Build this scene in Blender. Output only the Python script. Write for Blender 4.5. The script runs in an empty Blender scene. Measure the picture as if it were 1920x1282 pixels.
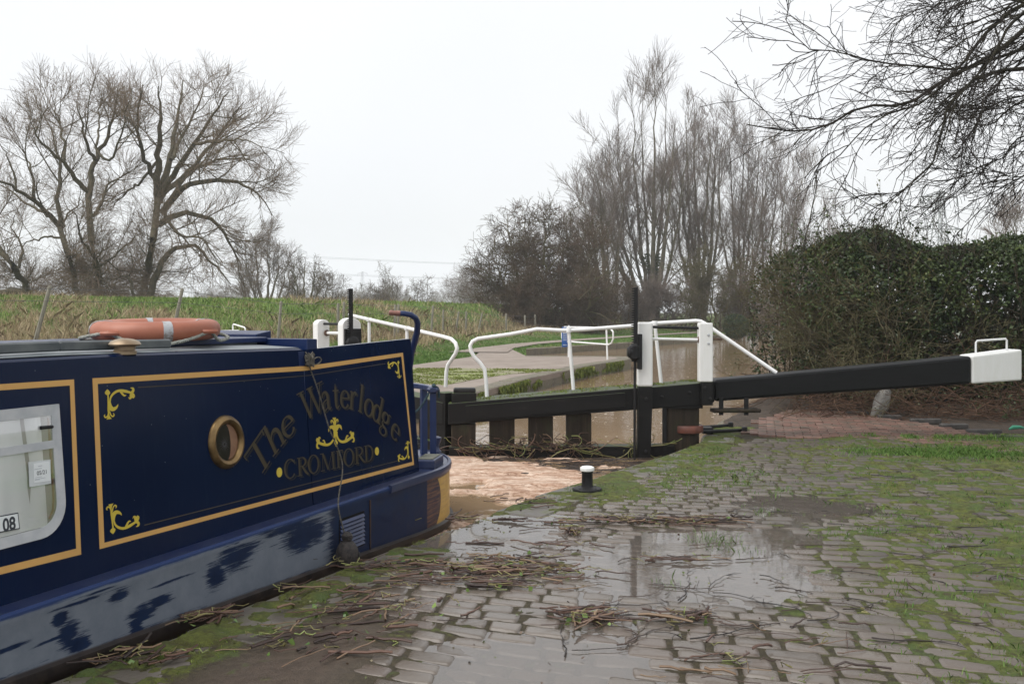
import bpy, math, random
import numpy as np
from mathutils import Vector, noise as mnoise

SC = bpy.context.scene
COL = SC.collection
R = math.radians
# ------------------------------------------------------------------ camera, sky, sun, exposure
CAMZ = 1.6
FPX = 1867.0            # focal length in photo pixels (35 mm on full frame)
HOR = 585.0             # eye level in photo pixels
PITCH = math.atan((641 - HOR) / FPX)
cam = bpy.data.cameras.new('camera')
cam.lens = 35.0; cam.sensor_width = 36.0
cam.clip_start = 0.05; cam.clip_end = 3000
camo = bpy.data.objects.new('camera', cam); COL.objects.link(camo)
camo.location = (0, 0, CAMZ)
camo.rotation_euler = (R(90) - PITCH, 0, 0)
SC.camera = camo

w = bpy.data.worlds.new('World'); SC.world = w; w.use_nodes = True
nt = w.node_tree; nt.nodes.clear()
sky = nt.nodes.new('ShaderNodeTexSky'); sky.sky_type = 'NISHITA'; sky.sun_disc = False
sky.sun_elevation = R(55); sky.sun_rotation = R(-60); sky.dust_density = 3.0
hs = nt.nodes.new('ShaderNodeHueSaturation'); hs.inputs['Saturation'].default_value = 0.35
nt.links.new(sky.outputs[0], hs.inputs['Color'])
bg1 = nt.nodes.new('ShaderNodeBackground'); bg1.inputs['Strength'].default_value = 0.008
nt.links.new(hs.outputs[0], bg1.inputs[0])
# overcast cloud sheet: pale grey, a little uneven
tc = nt.nodes.new('ShaderNodeTexCoord')
nz = nt.nodes.new('ShaderNodeTexNoise'); nz.inputs['Scale'].default_value = 1.3; nz.inputs['Detail'].default_value = 3
nt.links.new(tc.outputs['Generated'], nz.inputs['Vector'])
cr = nt.nodes.new('ShaderNodeValToRGB')
cr.color_ramp.elements[0].position = 0.3; cr.color_ramp.elements[0].color = (0.80, 0.83, 0.88, 1)
cr.color_ramp.elements[1].position = 0.7; cr.color_ramp.elements[1].color = (0.93, 0.94, 0.96, 1)
nt.links.new(nz.outputs['Fac'], cr.inputs['Fac'])
bg2 = nt.nodes.new('ShaderNodeBackground'); bg2.inputs['Strength'].default_value = 0.50
nt.links.new(cr.outputs[0], bg2.inputs[0])
ad = nt.nodes.new('ShaderNodeAddShader')
wo = nt.nodes.new('ShaderNodeOutputWorld')
nt.links.new(bg1.outputs[0], ad.inputs[0]); nt.links.new(bg2.outputs[0], ad.inputs[1])
nt.links.new(ad.outputs[0], wo.inputs['Surface'])

sl = bpy.data.lights.new('sun', 'SUN'); sl.energy = 1.5; sl.angle = R(55); sl.color = (1.0, 0.97, 0.93)
so = bpy.data.objects.new('sun', sl); COL.objects.link(so); so.location = (0, 0, 60)
so.rotation_euler = (R(35), 0, R(-60))

SC.view_settings.view_transform = 'Standard'; SC.view_settings.look = 'None'
SC.view_settings.gamma = 1.0; SC.view_settings.exposure = 1.06
SC.render.engine = 'CYCLES'
SC.cycles.max_bounces = 6; SC.cycles.diffuse_bounces = 2; SC.cycles.glossy_bounces = 3
SC.cycles.transmission_bounces = 4; SC.cycles.transparent_max_bounces = 12; SC.cycles.volume_bounces = 2
SC.cycles.use_denoising = True
SC.cycles.use_adaptive_sampling = True; SC.cycles.adaptive_threshold = 0.004

# ------------------------------------------------------------------ pixel rays -> places in the world
CP, SP = math.cos(PITCH), math.sin(PITCH)
def ray(px, py):
    u = (px - 960) / FPX; v = (641 - py) / FPX
    return Vector((u, CP + v * SP, v * CP - SP))
CAM = Vector((0, 0, CAMZ))
def U(px, py, d):                    # the point at distance d straight ahead
    r = ray(px, py); return CAM + r * (d / r.y)
def G(px, py, z=0.0):                # the point on the level z
    r = ray(px, py); return CAM + r * ((z - CAMZ) / r.z)
def PI(px, py, p0, n):               # the point on the plane p0, n
    r = ray(px, py); return CAM + r * ((p0 - CAM).dot(n) / r.dot(n))
def V(*a): return Vector(a)
def lerp(a, b, t): return a + (b - a) * t

# ------------------------------------------------------------------ objects
ORG = {}
def tag(o, label=None, cat=None, group=None, kind=None):
    if label: o['label'] = label
    if cat: o['category'] = cat
    if group: o['group'] = group
    if kind: o['kind'] = kind
    return o
def empty(name, loc, label, cat, group=None):
    o = bpy.data.objects.new(name, None); COL.objects.link(o); o.location = loc
    o.empty_display_size = 0.2
    ORG[o.name] = Vector(loc)
    return tag(o, label, cat, group)
def link(name, me, parent=None):
    o = bpy.data.objects.new(name, me); COL.objects.link(o)
    if parent is not None:
        o.parent = parent
        ORG[o.name] = ORG.get(parent.name, Vector((0, 0, 0)))
    else:
        ORG[o.name] = Vector((0, 0, 0))
    return o
def np_mesh(name, Vt, F, mat, parent=None, smooth=False, uv=None):
    """vertices (n,3), faces (m,k): one mesh object, fast"""
    Vt = np.asarray(Vt, dtype=np.float32); F = np.asarray(F, dtype=np.int32)
    if parent is not None:
        Vt = Vt - np.array(ORG[parent.name], dtype=np.float32)
    me = bpy.data.meshes.new(name)
    k = F.shape[1]
    me.vertices.add(len(Vt)); me.vertices.foreach_set('co', Vt.ravel())
    me.loops.add(F.size); me.loops.foreach_set('vertex_index', F.ravel())
    me.polygons.add(len(F)); me.polygons.foreach_set('loop_start', np.arange(0, F.size, k, dtype=np.int32))
    me.polygons.foreach_set('loop_total', np.full(len(F), k, dtype=np.int32))
    if smooth: me.polygons.foreach_set('use_smooth', np.ones(len(F), dtype=bool))
    me.update(calc_edges=True); me.validate()
    if uv is not None:
        l = me.uv_layers.new(name='UVMap'); l.data.foreach_set('uv', np.asarray(uv, dtype=np.float32)[F.ravel()].ravel())
    me.materials.append(mat)
    return link(name, me, parent)

class MB:
    def __init__(s): s.v = []; s.f = []; s.uv = []
    def add(s, vs, fs, uv=None):
        b = len(s.v); s.v += [tuple(x) for x in vs]; s.f += [tuple(b + i for i in f) for f in fs]
        s.uv += list(uv) if uv else [(x[0], x[2]) for x in vs]
        return s
    def hexa(s, p):                  # 8 points: bottom 4 (ccw), top 4
        return s.add(p, [(3, 2, 1, 0), (4, 5, 6, 7), (0, 1, 5, 4), (1, 2, 6, 5), (2, 3, 7, 6), (3, 0, 4, 7)])
    def box(s, c, sx, sy, sz, ax=None, ay=None, az=None, bev=0.0):
        ax = Vector(ax or (1, 0, 0)).normalized(); az = Vector(az or (0, 0, 1)).normalized()
        ay = Vector(ay).normalized() if ay else az.cross(ax).normalized()
        c = Vector(c)
        if bev <= 0:
            p = [c + ax * (i * sx / 2) + ay * (j * sy / 2) + az * (k * sz / 2) for k in (-1, 1) for i, j in ((-1, -1), (1, -1), (1, 1), (-1, 1))]
            return s.hexa(p)
        b = bev; vs = []                # chamfered box along x: octagon profile, ends inset
        prof = lambda q: [(-sy/2+q, -sz/2), (sy/2-q, -sz/2), (sy/2, -sz/2+q), (sy/2, sz/2-q), (sy/2-q, sz/2), (-sy/2+q, sz/2), (-sy/2, sz/2-q), (-sy/2, -sz/2+q)]
        rings = []
        for x, sc in ((-sx/2, 1 - 2*b/max(sy, sz)), (-sx/2 + b, 1), (sx/2 - b, 1), (sx/2, 1 - 2*b/max(sy, sz))):
            rings.append([c + ax*x + ay*(y*sc) + az*(z*sc) for y, z in prof(b)])
        return s.loft(rings, cap=True)
    def loft(s, rings, cap=True, closed=True, uvs=None):
        n = len(rings[0]); vs = [p for r in rings for p in r]; fs = []
        for i in range(len(rings) - 1):
            for j in range(n if closed else n - 1):
                k = (j + 1) % n
                fs.append((i*n + j, i*n + k, (i+1)*n + k, (i+1)*n + j))
        if cap and closed:
            fs.append(tuple(reversed(range(n)))); fs.append(tuple((len(rings)-1)*n + j for j in range(n)))
        return s.add(vs, fs, uvs)
    def tube(s, pts, r, n=8, cap=True):
        pts = [Vector(p) for p in pts]; rr = r if isinstance(r, (list, tuple)) else [r]*len(pts)
        rings = []; up = None
        for i, p in enumerate(pts):
            t = (pts[min(i+1, len(pts)-1)] - pts[max(i-1, 0)]).normalized()
            if up is None:
                up = Vector((0, 0, 1)) if abs(t.z) < 0.9 else Vector((1, 0, 0))
            u = (up - t * up.dot(t)).normalized(); up = u; v = t.cross(u)
            rings.append([p + (u*math.cos(2*math.pi*k/n) + v*math.sin(2*math.pi*k/n)) * rr[i] for k in range(n)])
        return s.loft(rings, cap)
    def lathe(s, c, prof, n=20, axis=None):
        c = Vector(c); az = Vector(axis or (0, 0, 1)).normalized()
        ax = az.orthogonal().normalized(); ay = az.cross(ax)
        rings = [[c + az*h + (ax*math.cos(2*math.pi*k/n) + ay*math.sin(2*math.pi*k/n))*rad for k in range(n)] for rad, h in prof]
        return s.loft(rings, True)
    def prism(s, poly, d):           # polygon (points) extruded by the vector d
        n = len(poly); d = Vector(d); vs = [Vector(p) for p in poly] + [Vector(p) + d for p in poly]
        fs = [tuple(reversed(range(n))), tuple(range(n, 2*n))] + [(i, (i+1) % n, n + (i+1) % n, n + i) for i in range(n)]
        return s.add(vs, fs)
    def build(s, name, mat, parent=None, smooth=False, bevel=0.0, uv=False, angle=40):
        me = bpy.data.meshes.new(name)
        o0 = ORG[parent.name] if parent is not None else Vector((0, 0, 0))
        me.from_pydata([(x[0]-o0.x, x[1]-o0.y, x[2]-o0.z) for x in s.v], [], s.f)
        me.validate(); me.update()
        if uv:
            l = me.uv_layers.new(name='UVMap')
            for lp in me.loops: l.data[lp.index].uv = s.uv[lp.vertex_index]
        me.materials.append(mat)
        if smooth:
            for p in me.polygons: p.use_smooth = True
            try: me.set_sharp_from_angle(angle=R(angle))
            except Exception: pass
        o = link(name, me, parent)
        if bevel > 0:
            m = o.modifiers.new('bevel', 'BEVEL'); m.width = bevel; m.segments = 2; m.limit_method = 'ANGLE'; m.angle_limit = R(35)
        return o

# ------------------------------------------------------------------ materials
def _set(node, name, v):
    if name in node.inputs:
        s = node.inputs[name]
        s.default_value = (*v, 1) if (isinstance(v, tuple) and len(v) == 3) else v
class NT:
    def __init__(s, name):
        s.m = bpy.data.materials.new(name); s.m.use_nodes = True; s.t = s.m.node_tree; s.t.nodes.clear()
        s.out = s.t.nodes.new('ShaderNodeOutputMaterial')
    def n(s, typ, **kw):
        nd = s.t.nodes.new('ShaderNode' + typ)
        for k, v in kw.items():
            if hasattr(nd, k) and k not in nd.inputs: setattr(nd, k, v)
            elif hasattr(v, 'is_output') or v.__class__.__name__.startswith('NodeSocket'): s.t.links.new(v, nd.inputs[k])
            else: _set(nd, k.replace('_', ' '), v)
        return nd
    def l(s, a, b): s.t.links.new(a, b); return s
    def val(s, v, default=None): return v
    def math(s, op, a, b=None, clamp=False):
        nd = s.t.nodes.new('ShaderNodeMath'); nd.operation = op; nd.use_clamp = clamp
        for i, x in enumerate((a, b)):
            if x is None: continue
            if isinstance(x, (int, float)): nd.inputs[i].default_value = x
            else: s.t.links.new(x, nd.inputs[i])
        return nd.outputs[0]
    def mix(s, fac, a, b):
        nd = s.t.nodes.new('ShaderNodeMix'); nd.data_type = 'RGBA'
        for i, x in ((0, fac), (6, a), (7, b)):
            if isinstance(x, (int, float)): nd.inputs[i].default_value = x
            elif isinstance(x, tuple): nd.inputs[i].default_value = (*x, 1) if len(x) == 3 else x
            else: s.t.links.new(x, nd.inputs[i])
        return nd.outputs[2]
    def coords(s, kind='Object', scale=None, rot=None):
        tc = s.t.nodes.new('ShaderNodeTexCoord'); o = tc.outputs[kind]
        if scale or rot:
            mp = s.t.nodes.new('ShaderNodeMapping')
            if scale: mp.inputs['Scale'].default_value = scale
            if rot: mp.inputs['Rotation'].default_value = rot
            s.t.links.new(o, mp.inputs['Vector']); o = mp.outputs[0]
        return o
    def noise(s, vec, scale, detail=4, rough=0.55, out='Fac'):
        nd = s.t.nodes.new('ShaderNodeTexNoise'); s.t.links.new(vec, nd.inputs['Vector'])
        nd.inputs['Scale'].default_value = scale; nd.inputs['Detail'].default_value = detail; nd.inputs['Roughness'].default_value = rough
        return nd.outputs[out]
    def ramp(s, fac, stops):
        nd = s.t.nodes.new('ShaderNodeValToRGB'); s.t.links.new(fac, nd.inputs[0]); e = nd.color_ramp.elements
        while len(e) < len(stops): e.new(0.5)
        for i, (p, c) in enumerate(stops):
            e[i].position = p; e[i].color = (c, c, c, 1) if isinstance(c, (int, float)) else (*c, 1)
        return nd.outputs[0]
    def island(s): return s.t.nodes.new('ShaderNodeNewGeometry').outputs['Random Per Island']
    def bsdf(s, color, rough=0.6, spec=0.5, metal=0.0, bump=None, bstr=0.3, bdist=0.01, coat=0.0):
        b = s.t.nodes.new('ShaderNodeBsdfPrincipled')
        for nm, x in (('Base Color', color), ('Roughness', rough), ('Specular IOR Level', spec), ('Metallic', metal), ('Coat Weight', coat)):
            if isinstance(x, (int, float)): b.inputs[nm].default_value = x
            elif isinstance(x, tuple): b.inputs[nm].default_value = (*x, 1)
            else: s.t.links.new(x, b.inputs[nm])
        if bump is not None:
            bp = s.t.nodes.new('ShaderNodeBump'); bp.inputs['Strength'].default_value = bstr; bp.inputs['Distance'].default_value = bdist
            s.t.links.new(bump, bp.inputs['Height']); s.t.links.new(bp.outputs[0], b.inputs['Normal'])
        s.t.links.new(b.outputs[0], s.out.inputs['Surface'])
        s.b = b
        return s.m
def mat(name, c1, c2=None, rough=0.6, spec=0.5, metal=0.0, scale=6.0, lo=0.35, hi=0.65, detail=5, stretch=None, bstr=0.0, bdist=0.01, bscale=None, coat=0.0, rvar=0.0):
    t = NT(name); co = t.coords('Object', scale=stretch)
    nz = t.noise(co, scale, detail)
    col = t.ramp(nz, [(lo, c1), (hi, c2)]) if c2 else c1
    rr = rough
    if rvar: rr = t.ramp(t.noise(co, scale*1.7, 4), [(0.3, max(0.02, rough - rvar)), (0.7, min(1, rough + rvar))])
    return t.bsdf(col, rr, spec, metal, t.noise(co, bscale or scale*4, 5) if bstr else None, bstr, bdist, coat)
def smooth(x, a, b):
    t = np.clip((x - a) / (b - a), 0, 1); return t*t*(3 - 2*t)

# value noise for arrays
_rs = np.random.RandomState(7); _tab = _rs.rand(256, 256).astype(np.float32)
def vnoise(x, y, s=1.0, off=0.0):
    x = np.asarray(x)*s + off + 1000; y = np.asarray(y)*s + off*1.7 + 1000
    xi = np.floor(x).astype(int); yi = np.floor(y).astype(int); fx = x - xi; fy = y - yi
    fx = fx*fx*(3-2*fx); fy = fy*fy*(3-2*fy)
    g = lambda a, b: _tab[a & 255, b & 255]
    return (g(xi, yi)*(1-fx) + g(xi+1, yi)*fx)*(1-fy) + (g(xi, yi+1)*(1-fx) + g(xi+1, yi+1)*fx)*fy
def fnoise(x, y, s=1.0, off=0.0, oct=4):
    t = 0; a = 0.5; n = 0
    for k in range(oct):
        t = t + a*vnoise(x, y, s*2**k, off + 17.3*k); n += a; a *= 0.5
    return t/n
def pip(X, Y, poly):                 # point in polygon, arrays
    inside = np.zeros(X.shape, bool); n = len(poly); j = n - 1
    for i in range(n):
        xi, yi = poly[i][0], poly[i][1]; xj, yj = poly[j][0], poly[j][1]
        c = ((yi > Y) != (yj > Y)) & (X < (xj - xi) * (Y - yi) / ((yj - yi) + 1e-12) + xi)
        inside ^= c; j = i
    return inside
def pdist(X, Y, pts, closed=True):   # distance to a polyline
    d = np.full(X.shape, 1e9); n = len(pts)
    for i in range(n if closed else n - 1):
        ax, ay = pts[i][0], pts[i][1]; bx, by = pts[(i+1) % n][0], pts[(i+1) % n][1]
        L = (bx-ax)**2 + (by-ay)**2 + 1e-12
        t = np.clip(((X-ax)*(bx-ax) + (Y-ay)*(by-ay))/L, 0, 1)
        d = np.minimum(d, np.hypot(X - ax - t*(bx-ax), Y - ay - t*(by-ay)))
    return d

M = {}
M['white_paint'] = mat('white_paint', (0.78, 0.78, 0.77), (0.60, 0.58, 0.53), 0.45, scale=5, lo=0.55, hi=0.85, bstr=0.15, bdist=0.004)
M['black_iron'] = mat('black_iron', (0.008, 0.008, 0.009), (0.016, 0.0155, 0.0155), 0.5, spec=0.25, scale=9, bstr=0.2, bdist=0.003)
M['navy'] = mat('navy_paint', (0.0012, 0.0055, 0.027), (0.0022, 0.0085, 0.037), 0.3, spec=0.22, scale=1.6, rvar=0.08)
M['navy_deck'] = mat('navy_deck_paint', (0.012, 0.022, 0.072), (0.035, 0.045, 0.088), 0.33, spec=0.5, scale=7, lo=0.4, hi=0.8)
M['navy_rail'] = mat('navy_rail_paint', (0.004, 0.014, 0.065), (0.006, 0.02, 0.08), 0.28, spec=0.5, scale=5)
M['roof_grey'] = mat('roof_grey', (0.13, 0.15, 0.16), (0.18, 0.20, 0.21), 0.4, scale=4, rvar=0.15)
M['brass'] = mat('weathered_brass', (0.30, 0.20, 0.09), (0.14, 0.09, 0.04), 0.38, metal=0.9, scale=10, rvar=0.12)
M['gold_line'] = mat('gold_coach_line', (0.62, 0.35, 0.10), (0.55, 0.31, 0.09), 0.5, scale=3)
M['dull_gold'] = mat('dull_gold_letters', (0.062, 0.046, 0.018), (0.045, 0.035, 0.018), 0.5, spec=0.3, scale=8)
M['letter_black'] = mat('black_letters', (0.0015, 0.0015, 0.003), None, 0.5, spec=0.2)
M['yellow'] = mat('yellow_ornament', (0.58, 0.44, 0.035), (0.52, 0.40, 0.04), 0.5, scale=6)
# ------------------------------------------------------------------ GROUND, PAVING, WATER
WZ = -0.20                                   # canal level
edge_px = [(150, 1259), (342, 1188), (480, 1131), (640, 1066), (840, 988), (1000, 932), (1250, 856), (1312, 832)]
E = [G(x, y) for x, y in edge_px]
EDGE = [(-6.4, -4.5), (-4.6, -0.8), (-3.15, 2.1)] + [(p.x, p.y) for p in E] + [(2.45, 12.75)]
def bank(px, py, z): p = G(px, py, z); return (p.x, p.y)
RB = [bank(1346, 790, 0), bank(1385, 775, 0), bank(1446, 757, 0), (6.2, 20.5), (9.5, 27), (15, 36), (27, 52), (60, 80), (120, 100)]
EDGE_ALL = EDGE + RB                          # near bank of the water, camera side then the right bank
LZ = 0.12
LW = [(-14, -6), (-8.2, 4.0), (-5.2, 9.0), (-2.62, 13.75)] + [bank(895, 736, LZ), bank(991, 710, LZ), bank(1055, 696, LZ), bank(1113, 684, LZ), bank(1168, 675.5, LZ)]
TIP = [bank(1183, 672, LZ), bank(1176, 668.5, LZ), bank(1110, 667.5, LZ), bank(986, 667, LZ)]
FB = [bank(986, 655.5, 0.05), bank(1060, 651, 0.05), bank(1184, 643, 0.05), bank(1319, 633, 0.05), bank(1400, 622, 0.05), bank(1460, 614, 0.05)]
FBx = FB + [(FB[-1][0] + 40, FB[-1][1] + 22), (130, 150)]
WATERPOLY = EDGE_ALL + [(130, 150)] + list(reversed(FBx[:-1])) + list(reversed(LW + TIP))

FENCE = [(-40, 15), (-22, 21), (U(75, 600, 26).x, 26), (U(335, 600, 28).x, 28), (U(522, 600, 32).x, 32), (U(635, 600, 35).x, 35), (U(741, 600, 39).x, 39),
         (U(810, 600, 43).x, 43), (U(862, 600, 48).x, 48), (U(937, 600, 56).x, 56), (U(1003, 600, 64).x, 64), (6, 74), (16, 86), (40, 105), (90, 130)]
def fence_y(x): return np.interp(x, [p[0] for p in FENCE], [p[1] for p in FENCE])
def terrain(X, Y):
    q = Y - fence_y(X)
    right = smooth(X, 1.0, 9.0)
    z = 0.10 + 0.42*smooth(q, -9, 0)
    crest = lerp(2.02, 0.98, right) + 0.15*smooth(-X, 10, 30)
    z = z + (crest - 0.52)*smooth(q, 0, 15)**0.85
    z = z - (crest - 0.9)*smooth(q, 45, 95)
    z = z + 0.05*(fnoise(X, Y, 0.7, 3) - 0.5)*smooth(q, -8, -2) + 0.16*(fnoise(X, Y, 0.28, 9) - 0.5)*smooth(q, -3, 2)
    # near the right bank and under the hedge the earth is almost level
    m = smooth(X - np.interp(Y, [0, 13, 20, 36, 80], [0, 1, 4.5, 13, 50]), 0.0, 1.5)*smooth(-Y, -70, -40)
    z = z*(1-m) + m*(0.03 + 0.06*(fnoise(X, Y, 1.1, 5) - 0.3) + 0.25*smooth(Y - 0.3*X, 14, 22))
    return z
def tz(x, y):
    return float(terrain(np.array([float(x)]), np.array([float(y)]))[0])
ys = [-8.0]
while ys[-1] < 700: ys.append(ys[-1] + max(0.17, 0.010*abs(ys[-1])) if ys[-1] < 70 else ys[-1]*1.03)
xs = [0.0]
while xs[-1] < 520: xs.append(xs[-1] + (0.17 if xs[-1] < 12 else 0.32 if xs[-1] < 28 else xs[-1]*0.03))
xs = np.array(sorted(set([-a for a in xs] + xs))); ys = np.array(ys)
X, Y = np.meshgrid(xs, ys)
Z = terrain(X, Y)
inside = pip(X, Y, WATERPOLY); dist = pdist(X, Y, WATERPOLY)
Z = np.where(inside | (dist < 0.16), -1.1, Z)
# the paved lockside lies on its own bed
def edge_x(y): return np.interp(y, [p[1] for p in EDGE_ALL[:17]], [p[0] for p in EDGE_ALL[:17]])
PAVEY = 13.6
pave = (X > edge_x(Y) - 0.2) & (Y < 21.6) & (X < 15.6)
Z = np.where(pave & ~inside, np.minimum(Z, -0.30), Z)
# bed under the far lockside
FARPAVE = [(-14.2, -6), (-8.3, 4.0), (-5.3, 9.0), (-2.72, 13.75)] + LW[4:] + TIP + [bank(960, 655, LZ), bank(940, 652, LZ), bank(905, 656, LZ), bank(888, 668, LZ), bank(775, 684, LZ), (-5.5, 22.5), (-9.5, 14), (-16, 2)]
fp = pip(X, Y, FARPAVE)
Z = np.where(fp & ~inside & (Z > -0.5), np.minimum(Z, LZ - 0.10), Z)
n0, n1 = X.shape
idx = np.arange(n0*n1).reshape(n0, n1)
F = np.stack([idx[:-1, :-1], idx[:-1, 1:], idx[1:, 1:], idx[1:, :-1]], -1).reshape(-1, 4)
t = NT('meadow_ground'); co = t.coords('Object')
na = t.noise(co, 0.35, 5); nb = t.noise(co, 2.4, 6)
col = t.mix(t.ramp(na, [(0.42, 0.0), (0.62, 1.0)]), (0.075, 0.130, 0.028), (0.145, 0.125, 0.058))
col = t.mix(t.ramp(nb, [(0.45, 0.0), (0.75, 0.7)]), col, (0.045, 0.060, 0.020))
m_ground = t.bsdf(col, 0.9, 0.2, bump=nb, bstr=0.6, bdist=0.05)
o = np_mesh('ground', np.stack([X, Y, Z], -1).reshape(-1, 3), F, m_ground, smooth=True); tag(o, kind='structure')

# canal water --------------------------------------------------
t = NT('silty_water'); co = t.coords('Object')
rip = t.noise(co, 2.2, 3); rip2 = t.noise(t.coords('Object', scale=(1, 0.6, 1)), 9, 3)
hh = t.math('ADD', rip, t.math('MULTIPLY', rip2, 0.25))
col = t.mix(t.ramp(t.noise(co, 0.8, 4), [(0.35, 0), (0.7, 1)]), (0.225, 0.152, 0.088), (0.270, 0.188, 0.112))
m_water = t.bsdf(col, 0.06, 0.5, bump=hh, bstr=0.22, bdist=0.03)
t.b.inputs['IOR'].default_value = 1.33
wx = np.concatenate([np.linspace(-16, 12, 60), np.linspace(13, 200, 30)]); wy = np.concatenate([np.linspace(-8, 40, 80), np.linspace(42, 200, 30)])
X, Y = np.meshgrid(wx, wy); n0, n1 = X.shape; idx = np.arange(n0*n1).reshape(n0, n1)
F = np.stack([idx[:-1, :-1], idx[:-1, 1:], idx[1:, 1:], idx[1:, :-1]], -1).reshape(-1, 4)
# keep only cells near the canal so that no water lies under the fields
cx = X[:-1, :-1].ravel() + 0.5; cy = Y[:-1, :-1].ravel() + 0.5
keep = pip(cx, cy, WATERPOLY) | (pdist(cx, cy, WATERPOLY) < 3.0)
o = np_mesh('canal_water', np.stack([X, Y, np.full_like(X, WZ)], -1).reshape(-1, 3), F[keep], m_water, smooth=True); tag(o, kind='structure')

# orange foam between the boat and the gate --------------------------------------------------
gx = np.arange(-1.6, 2.9, 0.016); gy = np.arange(7.0, 12.25, 0.02)
X, Y = np.meshgrid(gx, gy)
ex = np.interp(Y, [p[1] for p in EDGE_ALL[:14]], [p[0] for p in EDGE_ALL[:14]])
f = fnoise(X*.8, Y*1.9, 2.2, 4, 5); f2 = fnoise(X*.6, Y*2.6, 11, 31, 4)
amount = 0.58 - 0.34*smooth(X - (-0.55 + 0.42*(12.3-Y) ) , 0.0, 1.6)*smooth(Y, 9.2, 11.0)     # foam thins towards the far right corner
amount = amount - 0.62*np.exp(-((X+0.36)**2/0.10 + (Y-9.0)**2/0.30)) - 0.1*np.exp(-((X-0.1)**2/0.2 + (Y-11.9)**2/0.1))
h = (f - (1-amount))*0.30 + (f2-0.5)*0.045 + (fnoise(X, Y, 40, 77, 2)-0.5)*0.012
h = np.clip(h, -0.03, 0.035) + 0*X
Z = WZ + h
n0, n1 = X.shape; idx = np.arange(n0*n1).reshape(n0, n1)
F = np.stack([idx[:-1, :-1], idx[:-1, 1:], idx[1:, 1:], idx[1:, :-1]], -1).reshape(-1, 4)
zc = Z.ravel()[F].max(1); ok = (zc > WZ - 0.004) & ((X - ex).ravel()[F[:, 0]] < 0.12)
F = F[ok]; used = np.unique(F); remap = np.zeros(n0*n1, int); remap[used] = np.arange(len(used))
t = NT('canal_foam'); co = t.coords('Object')
co = t.coords('Object', scale=(0.55, 1.5, 1)); n1_ = t.noise(co, 5, 8, 0.75); n2_ = t.noise(co, 26, 6, 0.75)
col = t.ramp(n1_, [(0.34, (0.24, 0.125, 0.070)), (0.47, (0.48, 0.325, 0.235)), (0.60, (0.68, 0.54, 0.43))])
col = t.mix(t.ramp(n2_, [(0.48, 0.0), (0.62, 0.75)]), col, (0.20, 0.095, 0.048))
m_foam = t.bsdf(col, 0.75, 0.3, bump=n2_, bstr=0.9, bdist=0.02)
o = np_mesh('canal_foam', np.stack([X, Y, Z], -1).reshape(-1, 3)[used], remap[F], m_foam, smooth=True)
tag(o, 'orange-brown foam scum floating on the water between boat and gate', 'foam', kind='stuff')

# white flecks drifting on the canal beyond the gate --------------------------------------------------
rs = np.random.RandomState(5); Vt = []; Fq = []
for k in range(900):
    y = rs.uniform(13, 42); x = np.interp(y, [13, 20, 42], [1.6, 3.5, 9]) + rs.uniform(-3, 4)
    Vt.append((x, y))
P = np.array(Vt); ok = pip(P[:, 0], P[:, 1], WATERPOLY) & (pdist(P[:, 0], P[:, 1], WATERPOLY) > 0.1); P = P[ok]
vv = []; ff = []
for (x, y) in P:
    b = len(vv); r_ = rs.uniform(0.008, 0.026)
    for k in range(6): a = k*math.pi/3; vv.append((x + r_*math.cos(a), y + r_*math.sin(a), WZ + 0.004))
    ff.append(tuple(range(b, b+6)))
t = NT('foam_fleck'); m_fleck = t.bsdf((0.7, 0.62, 0.5), 0.6)
o = np_mesh('foam_flecks', vv, ff, m_fleck); tag(o, 'tiny pale flecks of foam scattered over the brown canal', 'foam', kind='stuff')

# ------------------------------------------------------------------ near lockside paving
# large-scale height: flat with shallow hollows that hold the puddles
PUD = [(1.12, 6.15, 0.74, 0.60, 0.045), (0.55, 5.15, 0.30, 0.32, 0.012), (0.12, 4.50, 0.55, 0.48, 0.042), (2.38, 8.2, 0.55, 0.70, 0.026),
       (1.60, 7.0, 0.80, 0.45, 0.031), (-0.12, 7.05, 0.42, 0.50, 0.052), (0.15, 7.6, 0.35, 0.35, 0.04), (-1.1, 4.2, 0.35, 0.6, 0.0)]
def hbase(X, Y):
    z = 0.012*(fnoise(X, Y, 0.9, 21, 4) - 0.5)*2 + 0.004
    for (cx, cy, rx, ry, dp) in PUD:
        z = z - dp*np.exp(-(((X-cx)/rx)**2 + ((Y-cy)/ry)**2)**1.3)
    z = z + 0.030*smooth(X, 3.2, 7) + 0.02*smooth(Y, 9.5, 12)
    return z
PUDZ = -0.012
def edge_off(X, Y): return X - np.interp(Y, [p[1] for p in EDGE_ALL[:15]], [p[0] for p in EDGE_ALL[:15]])   # >0: on land
ANG = lambda y0: math.tan(R(np.interp(y0, [3, 5.5, 8, 12], [-21, -19, -12, -5])))
rs = np.random.RandomState(11)
Vl = []; Fl = []
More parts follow.
